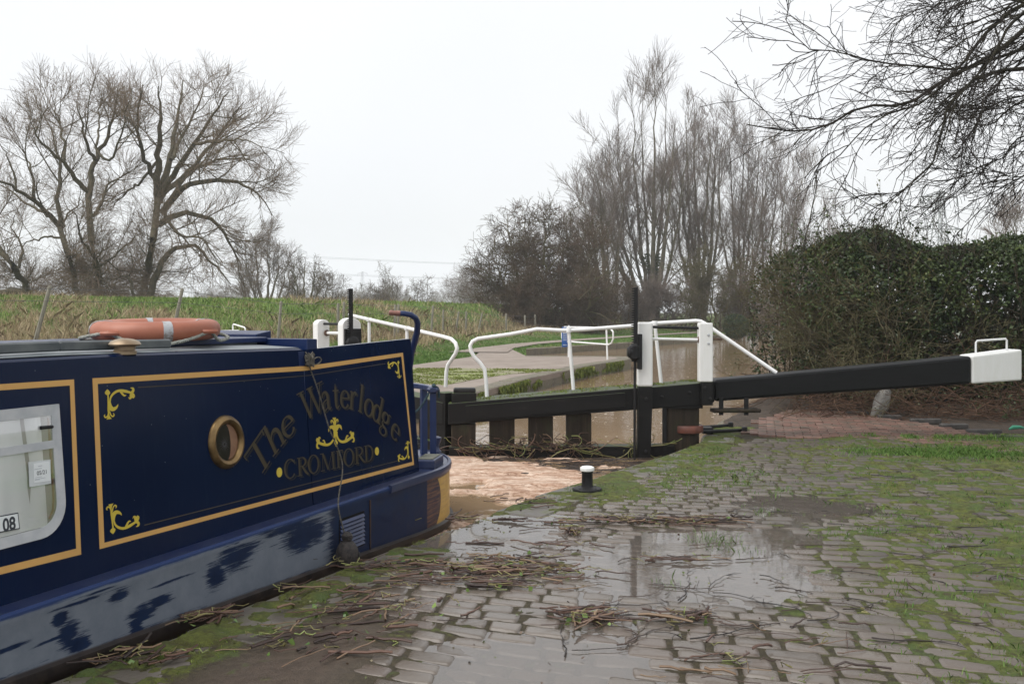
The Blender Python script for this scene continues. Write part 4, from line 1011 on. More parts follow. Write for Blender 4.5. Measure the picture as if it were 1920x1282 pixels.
# licence sticker and number plate
M['paper'] = mat('paper', (0.62, 0.65, 0.65), (0.52, 0.55, 0.55), 0.6, scale=9)
def quad(px4, eps, name, m, parent, th=0.0015):
    b = MB(); q = [F_px(x, y, eps) for x, y in px4]; b.prism(q, PN*th); return b.build(name, m, parent)
quad([(50, 866), (91, 861), (92.5, 906), (52, 913)], 0.0095, 'sticker_sleeve', M['paper'], win)
M['print_white'] = mat('print_white', (0.72, 0.75, 0.75), None, 0.55)
stk = quad([(59, 869), (89, 864), (91, 901), (60, 905)], 0.0112, 'licence_sticker', M['print_white'], win)
M['ink'] = mat('ink', (0.03, 0.035, 0.045), None, 0.6); M['ink_grey'] = mat('ink_grey', (0.25, 0.28, 0.32), None, 0.6)
def text_on(body, px, py, h, eps, name, m, parent, bold=0.0, xs=1.0, rise=None):
    cu = bpy.data.curves.new(name, 'FONT'); cu.body = body; cu.size = 1.0; cu.offset = bold; cu.align_x = 'CENTER'
    tmp = bpy.data.objects.new('tmp', cu); COL.objects.link(tmp); bpy.context.view_layer.update()
    me = bpy.data.meshes.new_from_object(tmp.evaluated_get(bpy.context.evaluated_depsgraph_get()))
    bpy.data.objects.remove(tmp); bpy.data.curves.remove(cu)
    s, t_ = cabST(px, py); o0 = ORG[parent.name]
    for v in me.vertices:
        v.co = cabP(s - v.co.x*h*xs, t_ + v.co.y*h + 0, eps) - o0
    me.materials.clear(); me.materials.append(m); me.name = name
    return link(name, me, parent)
text_on('05/21', 75, 889, 0.026, 0.0131, 'sticker_date', M['ink'], stk, 0.01)
for (x0, y0_, x1, h_) in ((71, 873, 8, 0.8), (67, 878.5, 14, 0.7), (68, 894, 13, 0.6), (71, 896.6, 20, 0.6), (66, 899, 9, 0.6)):
    quad([(x0 - x1/2, y0_ + x1*0.09), (x0 + x1/2, y0_ - x1*0.09), (x0 + x1/2, y0_ + h_ - x1*0.09), (x0 - x1/2, y0_ + h_ + x1*0.09)], 0.0131, 'sticker_print', M['ink_grey'], stk, 0.0002)
pl = quad([(-60, 978), (29, 961.5), (32, 990), (-60, 1008)], 0.0115, 'number_plate', M['print_white'], win, 0.002)
b = MB(); o_ = [(-61, 977), (29.6, 960.3), (33, 991), (-61, 1009.5)]; i_ = [(-59.5, 979), (28.6, 962.5), (31.4, 989.2), (-59.5, 1007)]
b.add([F_px(*p, 0.0138) for p in o_] + [F_px(*p, 0.0138) for p in i_], [(i, (i+1) % 4, 4 + (i+1) % 4, 4 + i) for i in range(4)]); b.build('plate_border', M['ink'], pl)
text_on('08', 13.5, 993.5, 0.078, 0.0139, 'plate_digits', M['ink'], pl, 0.03, 0.85)

# mushroom vent on the roof edge
vz = P0.z + ztop(3.07) + 0.018; vc = BW(3.06, -0.115, vz)
b = MB(); b.lathe(vc, [(0.058, -0.01), (0.058, 0.006), (0.052, 0.012), (0.052, 0.030), (0.074, 0.034), (0.080, 0.042), (0.070, 0.056), (0.045, 0.067), (0.015, 0.072)], 28)
M['brass_dull'] = mat('dull_brass', (0.34, 0.27, 0.18), (0.22, 0.15, 0.09), 0.42, metal=0.55, scale=9)
b.build('mushroom_vent', M['brass_dull'], boat, smooth=True)

# stern deck: taffrail, step, dolly, tiller
def ell(a, inset=0.0, z=0.0): a = R(a); return BW(-(SA-inset)*math.sin(a), NC + (SB_-inset)*math.cos(a), z)
def ang_px(px, inset, z):
    best = min(range(0, 61), key=lambda a: abs(960 + FPX*ell(a, inset, z).x/ell(a, inset, z).y - px)); return best
cand = [(abs(960 + FPX*ell(a, .13, .9).x/ell(a, .13, .9).y - 829), a) for a in range(0, 120)]
aN = max(a for c_, a in sorted(cand)[:3])
rail = MB(); pts = [ell(a, 0.14, 0.935) for a in np.linspace(aN, 178, 22)]
for a, c in zip(pts[:-1], pts[1:]): rail.box((a+c)/2, (c-a).length + 0.012, 0.05, 0.045, ax=(c-a), bev=0.006)
tr_ = rail.build('taffrail', M['navy_rail'], boat)
for a in (aN, aN + 24, aN + 52, aN + 80, aN + 105):
    p = ell(a, 0.14, 0); b = MB(); q = ell(a+1, 0.14, 0); b.box(Vector((p.x, p.y, (GZ + 0.915)/2 + .0)), 0.05, 0.055, 0.915 - GZ, ax=(q-p), bev=0.0); b.build('rail_post', M['navy_rail'], tr_, bevel=0.005)
p = ell(aN, 0.14, 0.94); b = MB(); d = (ell(aN+1, .14, 0) - ell(aN, .14, 0)).normalized()
b.box(p, 0.115, 0.10, 0.05, ax=d, bev=0.018); b.build('rail_cap', M['navy_deck'], tr_)
# step pad at the quarter
a_ = max(aN - 16, 4); p = ell(a_, 0.14, GZ); q = ell(a_ + 1, 0.14, GZ); d = (q-p).normalized()
b = MB(); b.box(p + V(0, 0, 0.035), 0.34, 0.17, 0.075, ax=d, bev=0.0); stp = b.build('deck_step', M['navy_deck'], boat, bevel=0.012)
M['grit'] = mat('grit_pad', (0.10, 0.105, 0.085), (0.15, 0.15, 0.12), 0.9, scale=60, bstr=0.6); b = MB(); b.box(p + V(0, 0, 0.0755), 0.29, 0.13, 0.006, ax=d); b.build('grit_pad', M['grit'], stp)
# dolly
p = U(817, 838, 8.95); p = Vector((p.x, p.y, GZ)); b = MB(); b.lathe(p, [(0.05, 0), (0.05, 0.012), (0.034, 0.03), (0.032, 0.07), (0.05, 0.11), (0.052, 0.135), (0.03, 0.145)], 18); b.build('mooring_dolly', M['navy_deck'], boat, smooth=True)
# rudder post and tiller
tl = [U(735 + 14, 587.5, 8.9), U(757, 587.8, 8.9), U(770, 590, 8.92), U(779, 596, 8.95), U(783, 606, 9.0), U(782, 622, 9.05), U(777, 642, 9.1), U(771, 662, 9.15), U(766, 700, 9.2), U(763, 760, 9.2)]
tl.append(Vector((tl[-1].x, tl[-1].y, GZ)))
b = MB(); b.tube(tl, [0.024, 0.025, 0.026, 0.027, 0.028, 0.029, 0.030, 0.031, 0.032, 0.033, 0.034], 12); tll = b.build('tiller', M['navy_rail'], boat, smooth=True)
M['redwood'] = mat('worn_red_wood', (0.16, 0.06, 0.045), (0.26, 0.12, 0.09), 0.45, scale=18)
a, c = U(729, 586, 8.88), U(750, 587.6, 8.9); b = MB(); b.tube([a, a.lerp(c, .12), a.lerp(c, .5), c], [0.019, 0.025, 0.0225, 0.026], 12); b.build('tiller_grip', M['redwood'], tll, smooth=True)
# braided rope from the rail down to the deck
M['rope_blue'] = mat('teal_rope', (0.010, 0.030, 0.042), (0.025, 0.06, 0.075), 0.8, scale=60, bstr=0.6)
def sag(pts, n=6):
    P = [Vector(p) for p in pts]; Q = []
    for i in range(len(P)-1):
        p0 = P[max(i-1, 0)]; p1 = P[i]; p2 = P[i+1]; p3 = P[min(i+2, len(P)-1)]
        for k in range(n):
            u = k/n; Q.append(0.5*((2*p1) + (p2-p0)*u + (2*p0-5*p1+4*p2-p3)*u*u + (3*p1-p0-3*p2+p3)*u*u*u))
    Q.append(P[-1]); return Q
def rope(pts, r, name, m, parent, n=6, strands=3, pitch=0.045):
    """laid rope: strands twisted round the path"""
    Q = sag(pts, n); b = MB()
    # resample evenly
    L = [0]
    for a, c in zip(Q[:-1], Q[1:]): L.append(L[-1] + (c-a).length)
    m_ = max(4, int(L[-1]/(pitch/4)));
    if m_ > 260: m_ = 260
    R_ = []
    for i in range(m_+1):
        l = L[-1]*i/m_; k = max(0, min(len(L)-2, int(np.searchsorted(L, l)) - 1)); u = (l-L[k])/max(1e-9, L[k+1]-L[k]); R_.append(Q[k].lerp(Q[k+1], u))
    for sidx in range(strands):
        pp = []; up = None
        for i, p in enumerate(R_):
            tg = (R_[min(i+1, m_)] - R_[max(i-1, 0)]).normalized()
            if up is None: up = tg.orthogonal().normalized()
            up = (up - tg*up.dot(tg)).normalized(); v = tg.cross(up); a = 2*math.pi*(L[-1]*i/m_/pitch + sidx/strands)
            pp.append(p + (up*math.cos(a) + v*math.sin(a))*r*0.5)
        b.tube(pp, r*0.58, 5)
    return b.build(name, m, parent, smooth=True)
e1 = ell(aN, 0.14, 0.972)
r1 = rope([e1 + V(0.05, 0, -0.10), e1 + V(0.045, -0.02, -0.02), e1 + V(0.0, -0.03, 0.004), U(815, 722, 8.6), U(806, 733, 8.55), U(796, 752, 8.5), U(786, 766, 8.5), U(772, 778, 8.45)], 0.011, 'stern_rope', M['rope_blue'], tr_)
# woven fender coil by the cabin end
M['tarred'] = mat('tarred_rope', (0.012, 0.010, 0.010), (0.05, 0.04, 0.035), 0.7, scale=40, bstr=0.8, bdist=0.01)
p = BW(-0.22, -0.20, GZ + 0.13)
b = MB(); rg = []
for k in range(12):
    zz = -0.11 + 0.22*k/11
    b.lathe(p + V(0, 0, zz), [(0.055, -0.009), (0.07 + 0.012*math.sin(k*1.1), -0.006), (0.078 + 0.012*math.sin(k*1.1), 0.0), (0.07 + 0.012*math.sin(k*1.1), 0.007), (0.055, 0.010)], 16)
b.build('rope_fender_coil', M['tarred'], boat, smooth=True)

# lifebuoy lying on the hatch --------------------------------------------------
lc = BW(2.26, -0.62, zr + 0.068)
lb = empty('lifebuoy', lc, 'faded orange lifebuoy with grab rope lying on the boat roof', 'lifebuoy')
M['orange'] = mat('faded_orange', (0.36, 0.125, 0.070), (0.27, 0.085, 0.045), 0.5, scale=4, rvar=0.08)
def torus(c, Rm, rh, rv, a0, a1, n=56, m=16, grow=0.0, tilt=0.0):
    rings = []
    for i in range(n+1):
        a = a0 + (a1-a0)*i/n; d = Vector((math.cos(a), math.sin(a), 0)); ring = []
        for k in range(m):
            b_ = 2*math.pi*k/m; ca_, sa_ = math.cos(b_), math.sin(b_)
            x = (rh+grow)*math.copysign(abs(ca_)**0.75, ca_); z = (rv+grow)*math.copysign(abs(sa_)**0.9, sa_)
            ring.append(c + d*(Rm + x) + V(0, 0, rv + z + 0.002 + 0.010*(d.y*(Rm+x)/0.3)))
        rings.append(ring)
    return rings
LR, LH, LV = 0.292, 0.084, 0.060
b = MB(); b.loft(torus(lc, LR, LH, LV, 0, 2*math.pi), cap=False); b.build('ring', M['orange'], lb, smooth=True)
M['reflect'] = mat('reflective_band', (0.34, 0.35, 0.36), (0.13, 0.075, 0.05), 0.45, scale=26, lo=0.50, hi=0.66)
for a in (-60, 30, 118, 206):
    b = MB(); b.loft(torus(lc, LR, LH, LV, R(a-4), R(a+4), 6, 16, 0.0025)); b.build('reflective_band', M['reflect'], lb, smooth=True)
for a in (-112, -18, 72, 162):
    a_ = R(a); d = Vector((math.cos(a_), math.sin(a_), 0)); e_ = Vector((-d.y, d.x, 0)); c = lc + d*(LR + LH*0.86) + V(0, 0, LV + .002 + .012*d.y)
    b = MB(); b.lathe(c + V(0, 0, -0.016), [(0.058, 0.0), (0.064, 0.012), (0.058, 0.024)], 18); b.build('rope_lug', M['orange'], lb, smooth=True)
M['rope_grey'] = mat('grey_rope', (0.21, 0.22, 0.19), (0.36, 0.36, 0.32), 0.8, scale=50, bstr=0.6)
lug = [lc + Vector((math.cos(R(a)), math.sin(R(a)), 0))*(LR + LH + 0.012) + V(0, 0, LV + .002 + .012*math.sin(R(a))) for a in (-112, -18, 72, 162)]
for i in range(4):
    a, c = lug[i], lug[(i+1) % 4]; mid = (a+c)/2; out = (mid - lc); out.z = 0; out.normalize()
    drop = -0.045 if i != 0 else -0.075
    base_ = lc + out*(LR + LH + 0.05)
    rope([a, a.lerp(base_, .45) + V(0, 0, -0.035), base_ + V(0, 0, drop + LV), c.lerp(base_, .45) + V(0, 0, drop + LV - 0.005), c], 0.0105, 'grab_rope', M['rope_grey'], lb)

# fender line from the roof edge to the side fender --------------------------------------------------
M['rope_dirty'] = mat('dirty_rope', (0.055, 0.048, 0.038), (0.16, 0.15, 0.12), 0.85, scale=40, bstr=0.6)
def HP(px, py, n_): return PI(px, py, BW(0, n_, 0), N)
fl = empty('hanging_fender', HP(650, 1040, 0.20), 'black ball fender on a thin rope hung from the cabin roof', 'fender')
top = F_px(573, 664, 0.012)
rope([top + V(0, 0, 0.02) - N*0.05, top, F_px(578, 690, 0.014), F_px(590, 735, 0.03), F_px(603, 800, 0.055), F_px(618, 870, 0.10), HP(634, 945, 0.165), HP(646, 1000, 0.18), HP(649, 1014, 0.185)], 0.0055, 'fender_rope', M['rope_dirty'], fl, strands=2, pitch=0.03)
b = MB(); r2 = random.Random(4); kc = F_px(574, 674, 0.03)
for k in range(6):
    pts = [kc + Vector((r2.uniform(-.03, .03), r2.uniform(-.03, .03), r2.uniform(-.05, .05))) for _ in range(6)]; b.tube(sag(pts, 4), 0.006, 5)
lp = [F_px(577, 680, .03), F_px(584, 671, .035), F_px(592, 671, .035), F_px(594, 676, .035), F_px(588, 682, .035), F_px(580, 684, .03)]; b.tube(sag(lp, 5), 0.0042, 5)
b.build('knot', M['rope_dirty'], fl, smooth=True)
fc = HP(651, 1041, 0.215); b = MB()
rg = []
for k in range(13):
    a = R(-90 + 180*k/12); rg.append((0.072*math.cos(a) + 0.004, 0.105*math.sin(a)))
b.lathe(fc, rg, 20); b.lathe(fc + V(0, 0, 0.11), [(0.022, -0.02), (0.036, 0.0), (0.036, 0.025), (0.018, 0.045)], 14)
b.build('fender_body', M['tarred'], fl, smooth=True)
b = MB(); b.lathe(fc + N*0.060 - UP*0.01 - S*0.035, [(0.022, 0.0), (0.032, 0.006), (0.030, 0.014), (0.020, 0.010), (0.012, 0.004)], 16, (N - S*0.6)); b.build('eye_ring', M['black_iron'], fl, smooth=True)
# ------------------------------------------------------------------ LOCK GATES
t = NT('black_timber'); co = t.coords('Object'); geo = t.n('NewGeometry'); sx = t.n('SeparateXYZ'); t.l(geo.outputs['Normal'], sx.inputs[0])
n1_ = t.noise(t.coords('Object', scale=(0.25, 1, 2.5)), 7, 6, 0.7); n2_ = t.noise(co, 14, 5, 0.7)
col = t.ramp(n1_, [(0.35, (0.004, 0.004, 0.0045)), (0.62, (0.009, 0.0085, 0.008)), (0.80, (0.035, 0.032, 0.029))])
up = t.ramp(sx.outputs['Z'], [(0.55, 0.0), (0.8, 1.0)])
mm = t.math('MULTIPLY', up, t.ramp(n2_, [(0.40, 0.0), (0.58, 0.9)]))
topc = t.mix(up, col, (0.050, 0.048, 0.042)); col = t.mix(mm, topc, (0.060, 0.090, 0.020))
M['black_timber'] = t.bsdf(col, t.ramp(n1_, [(0.3, 0.45), (0.7, 0.65)]), 0.22, bump=n1_, bstr=0.35, bdist=0.006)
t = NT('black_beam'); co = t.coords('Object', scale=(0.3, 1, 2)); n1_ = t.noise(co, 6, 6, 0.7); sc_ = t.ramp(t.noise(t.coords('Object', scale=(3, 1, 0.5)), 9, 4, 0.8), [(0.70, 0.0), (0.76, 0.5)])
col = t.mix(sc_, t.ramp(n1_, [(0.35, (0.0035, 0.004, 0.0045)), (0.7, (0.008, 0.008, 0.009))]), (0.09, 0.09, 0.09)); M['black_beam'] = t.bsdf(col, 0.45, 0.22, bump=n1_, bstr=0.2, bdist=0.005)
M['brown_timber'] = None
t = NT('wet_brown_timber'); n1_ = t.noise(t.coords('Object', scale=(3, 3, 0.3)), 6, 6, 0.75); n2_ = t.noise(t.coords('Object'), 5, 4)
col = t.ramp(n1_, [(0.3, (0.010, 0.008, 0.005)), (0.55, (0.028, 0.020, 0.013)), (0.75, (0.065, 0.045, 0.029))]); col = t.mix(t.ramp(n2_, [(0.5, 0), (0.7, 0.5)]), col, (0.030, 0.034, 0.014))
M['brown_timber'] = t.bsdf(col, 0.6, 0.22, bump=n1_, bstr=0.6, bdist=0.008)
t = NT('flaking_white'); n1_ = t.noise(t.coords('Object', scale=(2, 2, 0.35)), 8, 6, 0.75); n2_ = t.noise(t.coords('Object'), 3, 4)
col = t.ramp(n1_, [(0.30, (0.80, 0.80, 0.79)), (0.66, (0.74, 0.74, 0.71)), (0.76, (0.42, 0.39, 0.33))]); M['white_timber'] = t.bsdf(col, 0.5, 0.45, bump=n1_, bstr=0.3, bdist=0.004)

A1 = U(843, 829, 12.15); H1 = U(1290, 829, 12.30); GDIR = (H1 - A1); GDIR.z = 0; GDIR.normalize(); GN = Vector((GDIR.y, -GDIR.x, 0))   # GN looks to the camera
def g1(px, py, off=0.0): return PI(px, py, A1 + GN*off, GN)
gate = empty('lock_gate', (H1.x, H1.y, WZ), 'near lock gate with long black balance beam ending in white, closed beside the paving', 'lock gate', 'pair of lock gates')
def slab(px_list, off_f, off_b, name, m, parent, bev=0.012):
    """px_list: (px, ytop, ybottom) stations on the front plane, carried back to off_b"""
    b = MB(); rings = []
    for px, a, c in px_list:
        f1 = g1(px, a, off_f); f0 = g1(px, c, off_f); d = GN*(off_b - off_f); rings.append([f0, f1, f1 + d, f0 + d])
    b.loft(rings); return b.build(name, m, parent, bevel=bev)
beam = slab([(840, 756.5, 796.5), (1000, 743, 783), (1195, 727, 768), (1225, 725.5, 766.5), (1316, 717.5, 758.5), (1340, 714.5, 754)], 0.0, -0.30, 'gate_head_beam', M['black_timber'], gate)
slab([(1341, 712, 753), (1440, 704, 745.5), (1474, 700.5, 742.5), (1600, 689, 734.5), (1720, 678, 727), (1822, 667.5, 719.5)], 0.01, -0.33, 'balance_beam', M['black_beam'], gate, bev=0.035)
slab([(1823, 667, 719.5), (1917, 655, 713)], 0.013, -0.333, 'beam_tail', M['white_timber'], gate, bev=0.022)
slab([(873, 760.5, 789), (1000, 750, 778), (1172, 736, 763)], 0.022, -0.005, 'facing_board', M['black_timber'], beam, bev=0.004)
h0, h1_ = g1(1831, 668, -0.10), g1(1886, 658, -0.10)
ztop_ = lambda px: g1(px, np.interp(px, [1823, 1917], [667, 655]), 0).z
b = MB(); a = g1(1830, 640, -.1); c = g1(1888, 636, -.1)
b.tube([Vector((a.x, a.y, a.z - 0.14)), Vector((a.x, a.y, a.z - .015)), a + GDIR*.015 + V(0, 0, .008), c - GDIR*.015 + V(0, 0, .006), Vector((c.x, c.y, c.z - .012)), Vector((c.x, c.y, c.z - 0.14))], 0.013, 8)
b.build('tail_handle', M['white_paint'], gate, smooth=True)
# walkway plank behind the beam, mossy
wk = MB(); rings = []
for px, a in ((850, 755), (1000, 742), (1195, 727), (1316, 717.5)):
    f = g1(px, a, 0); f = f + GN*-0.305; rings.append([f - V(0, 0, .07), f - V(0, 0, .005), f - GN*0.32 - V(0, 0, .005), f - GN*0.32 - V(0, 0, .07)])
wk.loft(rings); wk.build('walkway_plank', M['black_timber'], gate, bevel=0.008)
def vpost(px0, px1, ytop, ybot, off, depth, name, m, parent, bev=0.012, capround=0.0, px0b=None, px1b=None):
    a = g1(px0, ytop, off); c = g1(px1, ytop, off); a2 = g1(px0b or px0, ybot, off); c2 = g1(px1b or px1, ybot, off); d = GN*-depth
    c.z = a.z; c2.z = a2.z
    b = MB(); b.hexa([a2, c2, c2 + d, a2 + d, a, c, c + d, a + d]); return b.build(name, m, parent, bevel=bev)
mp_ = vpost(846, 892, 796, 880, -0.03, 0.24, 'mitre_post', M['brown_timber'], gate, 0.006)
vpost(847, 893, 737, 757, -0.02, 0.22, 'mitre_post_head', M['black_timber'], gate, 0.01)
vpost(850, 892, 728, 737.5, -0.03, 0.18, 'post_cap', M['black_iron'], gate, 0.02)
for a, c, y0_ in ((917.5, 965, 786), (991, 1037, 781), (1062, 1109, 776)): vpost(a, c, y0_, 880, -0.10, 0.08, 'gate_plank', M['brown_timber'], gate, 0.004)
slab([(842, 838, 872), (1180, 836.5, 872), (1265, 835, 872)], -0.02, -0.26, 'bottom_rail', M['black_timber'], gate, 0.008)
vpost(1250, 1312, 762, 880, -0.04, 0.28, 'heel_post', M['brown_timber'], gate, 0.03)
vpost(1243, 1250, 764, 845, -0.02, 0.05, 'iron_strap', M['black_iron'], gate, 0.003)
vpost(1252, 1318, 757, 766, -0.01, 0.30, 'heel_bracket', M['black_timber'], gate, 0.004)
b = MB(); c = g1(1289, 803, -0.16); b.lathe(c - V(0, 0, .045), [(0.190, 0), (0.196, 0.01), (0.196, 0.08), (0.190, 0.09)], 24)
M['red_iron'] = mat('red_oxide_iron', (0.17, 0.055, 0.035), (0.10, 0.04, 0.03), 0.5, scale=12); b.build('heel_collar', M['red_iron'], gate, smooth=True)
# gear posts
fr_ = vpost(1197, 1224.5, 604, 725, 0.13, 0.13, 'gear_post', M['white_timber'], gate, 0.022)
vpost(1198, 1224.5, 725.3, 862, 0.13, 0.128, 'post_foot', M['black_timber'], fr_, 0.008, px0b=1195.5, px1b=1220)
bp_ = vpost(1311.5, 1337, 605.5, 716, 0.11, 0.12, 'gear_post', M['white_timber'], gate, 0.012)
vpost(1317, 1337, 716.3, 760, 0.11, 0.108, 'post_foot', M['black_timber'], bp_, 0.006)
b = MB()
for px, py, o_ in ((1212, 748, .135), (1211, 846, .135), (1322, 727, .115), (1332, 748, .115), (1241, 744, .005), (1293.5, 736, .005)):
    c = g1(px, py, o_); b.lathe(c, [(0.024, 0), (0.024, 0.010), (0.015, 0.013), (0.013, 0.022)], 10, GN)
b.build('bolt_head', M['black_iron'], gate, smooth=True)
for (px, py) in ((1328.5, 628), (1328.5, 644)):
    c = g1(px, py, .112); b = MB(); b.lathe(c, [(0.016, 0), (0.016, 0.006), (0.007, 0.008), (0.006, 0.016)], 6, GN); b.build('bolt_head', M['alu'], bp_)
def rack(px0, px1, y0_, y1_, off, gfun, nrm, along, name, parent, teeth_side=-1, d=0.05, pitch_px=3.85, cx=None):
    b = MB(); a = gfun(px0, y0_, off); c = gfun(px1, y0_, off); z0 = gfun(px0, y1_, off).z
    w_ = (c - a).length; tw = w_*0.42
    core0 = a + along*tw if teeth_side < 0 else a
    b.box(core0 + along*(w_-tw)/2 + V(0, 0, (z0 - a.z)/2), w_-tw, d, a.z - z0, ax=along, ay=nrm)
    n = int((y1_-y0_)/pitch_px); p_ = (a.z - z0)/n
    for k in range(n):
        zz = a.z - p_*(k+0.5)
        e0 = core0 + V(0, 0, zz - a.z)
        b.hexa([e0 - along*tw - nrm*d*.45 + V(0, 0, -p_*.12), e0 + along*.002 - nrm*d*.45 + V(0, 0, -p_*.36), e0 + along*.002 + nrm*d*.45 + V(0, 0, -p_*.36), e0 - along*tw + nrm*d*.45 + V(0, 0, -p_*.12),
                e0 - along*tw - nrm*d*.45 + V(0, 0, p_*.12), e0 + along*.002 - nrm*d*.45 + V(0, 0, p_*.36), e0 + along*.002 + nrm*d*.45 + V(0, 0, p_*.36), e0 - along*tw + nrm*d*.45 + V(0, 0, p_*.12)])
    return b.build(name, M['black_iron'], parent)
rack(1184, 1195.5, 539, 679, 0.20, g1, GN, GDIR, 'paddle_rack', gate, pitch_px=4.4)
a = g1(1190.5, 678, .17); c = g1(1190.5, 868, .17); b = MB(); b.tube([a, Vector((a.x, a.y, c.z))], 0.016, 8); b.build('paddle_rod', M['black_iron'], gate, smooth=True)
b = MB(); c = g1(1190, 660, .20); b.box(c + GDIR*-0.004, 0.105, 0.14, 0.21, ax=GDIR, bev=0.03); b.lathe(c - GDIR*0.09, [(0.05, 0), (0.07, 0.02), (0.07, 0.06), (0.05, 0.08)], 16, GDIR); b.build('rack_case', M['black_iron'], gate, smooth=True, angle=30)
a = g1(1199, 626, .16); c = g1(1202, 692, .16); b = MB(); b.box((a+c)/2 + GDIR*-0.01, 0.05, 0.12, a.z - c.z, ax=GDIR); b.build('case_plate', M['black_iron'], gate, bevel=0.006)
b = MB(); b.tube([g1(1222, 613, .06), g1(1314, 615, .06)], 0.016, 10); b.build('tie_rod', M['black_iron'], gate, smooth=True)
b = MB(); b.tube([g1(1224, 635, .05), g1(1309, 637, .05)], 0.018, 10); b.build('winding_spindle', M['white_paint'], gate, smooth=True)
M['rusty'] = mat('rusty_iron', (0.05, 0.025, 0.015), (0.16, 0.09, 0.06), 0.7, scale=25, bstr=0.5)
b = MB(); c = g1(1308, 637, .05); b.lathe(c, [(0.030, 0), (0.045, 0.008), (0.045, 0.03), (0.032, 0.04), (0.032, 0.06)], 8, GDIR); b.build('spindle_nut', M['rusty'], gate, smooth=True, angle=30)
b = MB(); b.tube([g1(1336, 635, .05), g1(1354, 636, .05)], 0.013, 6); b.build('spindle_end', M['rusty'], gate)
hp = [(913, 744.5, -.5), (911.5, 715, -.5), (908.5, 692, -.5), (900, 680, -.5), (889, 669, -.5), (883, 658, -.5), (881.5, 648, -.5), (886, 640, -.5), (896, 635, -.5), (925, 631, -.5), (960, 626, -.5), (1007, 617, -.5), (1054, 619.5, -.5), (1092, 618, -.5), (1184, 611, -.5), (1224, 606.5, -.5), (1305, 601.5, -.5), (1314, 602.5, -.47), (1324, 608, -.45), (1340, 619.5, -.42), (1456, 699, -.17)]
b = MB(); b.tube([g1(x, y, o_) for x, y, o_ in hp], 0.0245, 12); hrl = b.build('handrail', M['white_paint'], gate, smooth=True, angle=80)
for (x0, y0_, x1, y1_) in ((1066, 619, 1075.5, 733), (1227.6, 606, 1240, 720)):
    b = MB(); b.tube([g1(x0, y0_, -.5), g1(x1, y1_, -.5)], 0.0235, 12); b.build('rail_upright', M['white_paint'], hrl, smooth=True)
    c = g1(x0, y0_, -.5); b = MB(); b.lathe(c - V(0, 0, .03), [(0.036, 0), (0.038, 0.01), (0.038, 0.05), (0.034, 0.06)], 12); b.build('rail_collar', M['white_paint'], hrl, smooth=True)
b = MB(); b.tube([g1(1224, 634, -.48), g1(1312, 637, -.48)], 0.0, 3); 
# foot step hung below the beam
st0 = MB(); a = g1(1337, 770, .03); c = g1(1426, 770, .03); st0.box((a+c)/2 - GN*0.07, (c-a).length, 0.20, 0.045, ax=GDIR, bev=0.012)
stp = st0.build('footboard', M['brown_timber'], gate)
for px in (1352, 1399):
    a = g1(px, 745, .02); c = g1(px, 778, .02); b = MB(); b.box((a+c)/2 + GN*0.006, 0.055, 0.02, a.z - c.z, ax=GDIR); b.build('step_hanger', M['black_iron'], gate, bevel=0.003)

# far gate --------------------------------------------------
A2 = U(836, 829, 12.25); D2 = Vector((-0.68, 0.733, 0)).normalized(); N2 = Vector((-D2.y, D2.x, 0))
if N2.y > 0: N2 = -N2
def g2(px, py, off=0.0): return PI(px, py, A2 + N2*off, N2)
H2 = A2 + D2*2.95
gate2 = empty('lock_gate', (H2.x, H2.y, WZ), 'far lock gate mostly hidden behind the boat stern, with white gear posts', 'lock gate', 'pair of lock gates')
def bx2(L0, L1, off, dep, z0, z1, name, m, parent, bev=0.01, z1b=None, z0b=None):
    p = lambda L, o_, z: Vector((A2.x, A2.y, 0)) + D2*L + N2*o_ + V(0, 0, z)
    z1b = z1 if z1b is None else z1b; z0b = z0 if z0b is None else z0b
    b = MB(); b.hexa([p(L0, off, z0), p(L1, off, z0b), p(L1, off-dep, z0b), p(L0, off-dep, z0), p(L0, off, z1), p(L1, off, z1b), p(L1, off-dep, z1b), p(L0, off-dep, z1)])
    return b.build(name, m, parent, bevel=bev)
bx2(0.06, 3.1, 0.0, 0.30, 0.20, 0.48, 'gate_head_beam', M['black_timber'], gate2, z0b=0.40, z1b=0.70)
bx2(3.1, 5.3, 0.0, 0.32, 0.40, 0.72, 'balance_beam', M['black_beam'], gate2, z0b=0.82, z1b=1.20)
bx2(5.302, 5.95, 0.003, 0.326, 0.82, 1.203, 'beam_tail', M['white_timber'], gate2, z0b=0.93, z1b=1.30)
hb0 = Vector((A2.x, A2.y, 0)) + D2*5.38 - N2*0.15; b = MB()
b.tube([hb0 + V(0, 0, 1.20), hb0 + V(0, 0, 1.33), hb0 + D2*.03 + V(0, 0, 1.35), hb0 + D2*.40 + V(0, 0, 1.40), hb0 + D2*.43 + V(0, 0, 1.38), hb0 + D2*.43 + V(0, 0, 1.25)], 0.012, 8); b.build('tail_handle', M['white_paint'], gate2, smooth=True)
bx2(0.03, 0.26, -0.01, 0.25, -0.8, 0.60, 'mitre_post', M['black_timber'], gate2)
for k in range(4): bx2(0.40 + k*0.62, 0.70 + k*0.62, -0.12, 0.08, -0.8, 0.30, 'gate_plank', M['brown_timber'], gate2, 0.004)
bx2(0.1, 2.8, -0.02, 0.24, -0.8, -0.02, 'bottom_rail', M['black_timber'], gate2)
bx2(2.75, 3.15, 0.0, 0.32, -0.8, 0.42, 'heel_post', M['brown_timber'], gate2, 0.03)
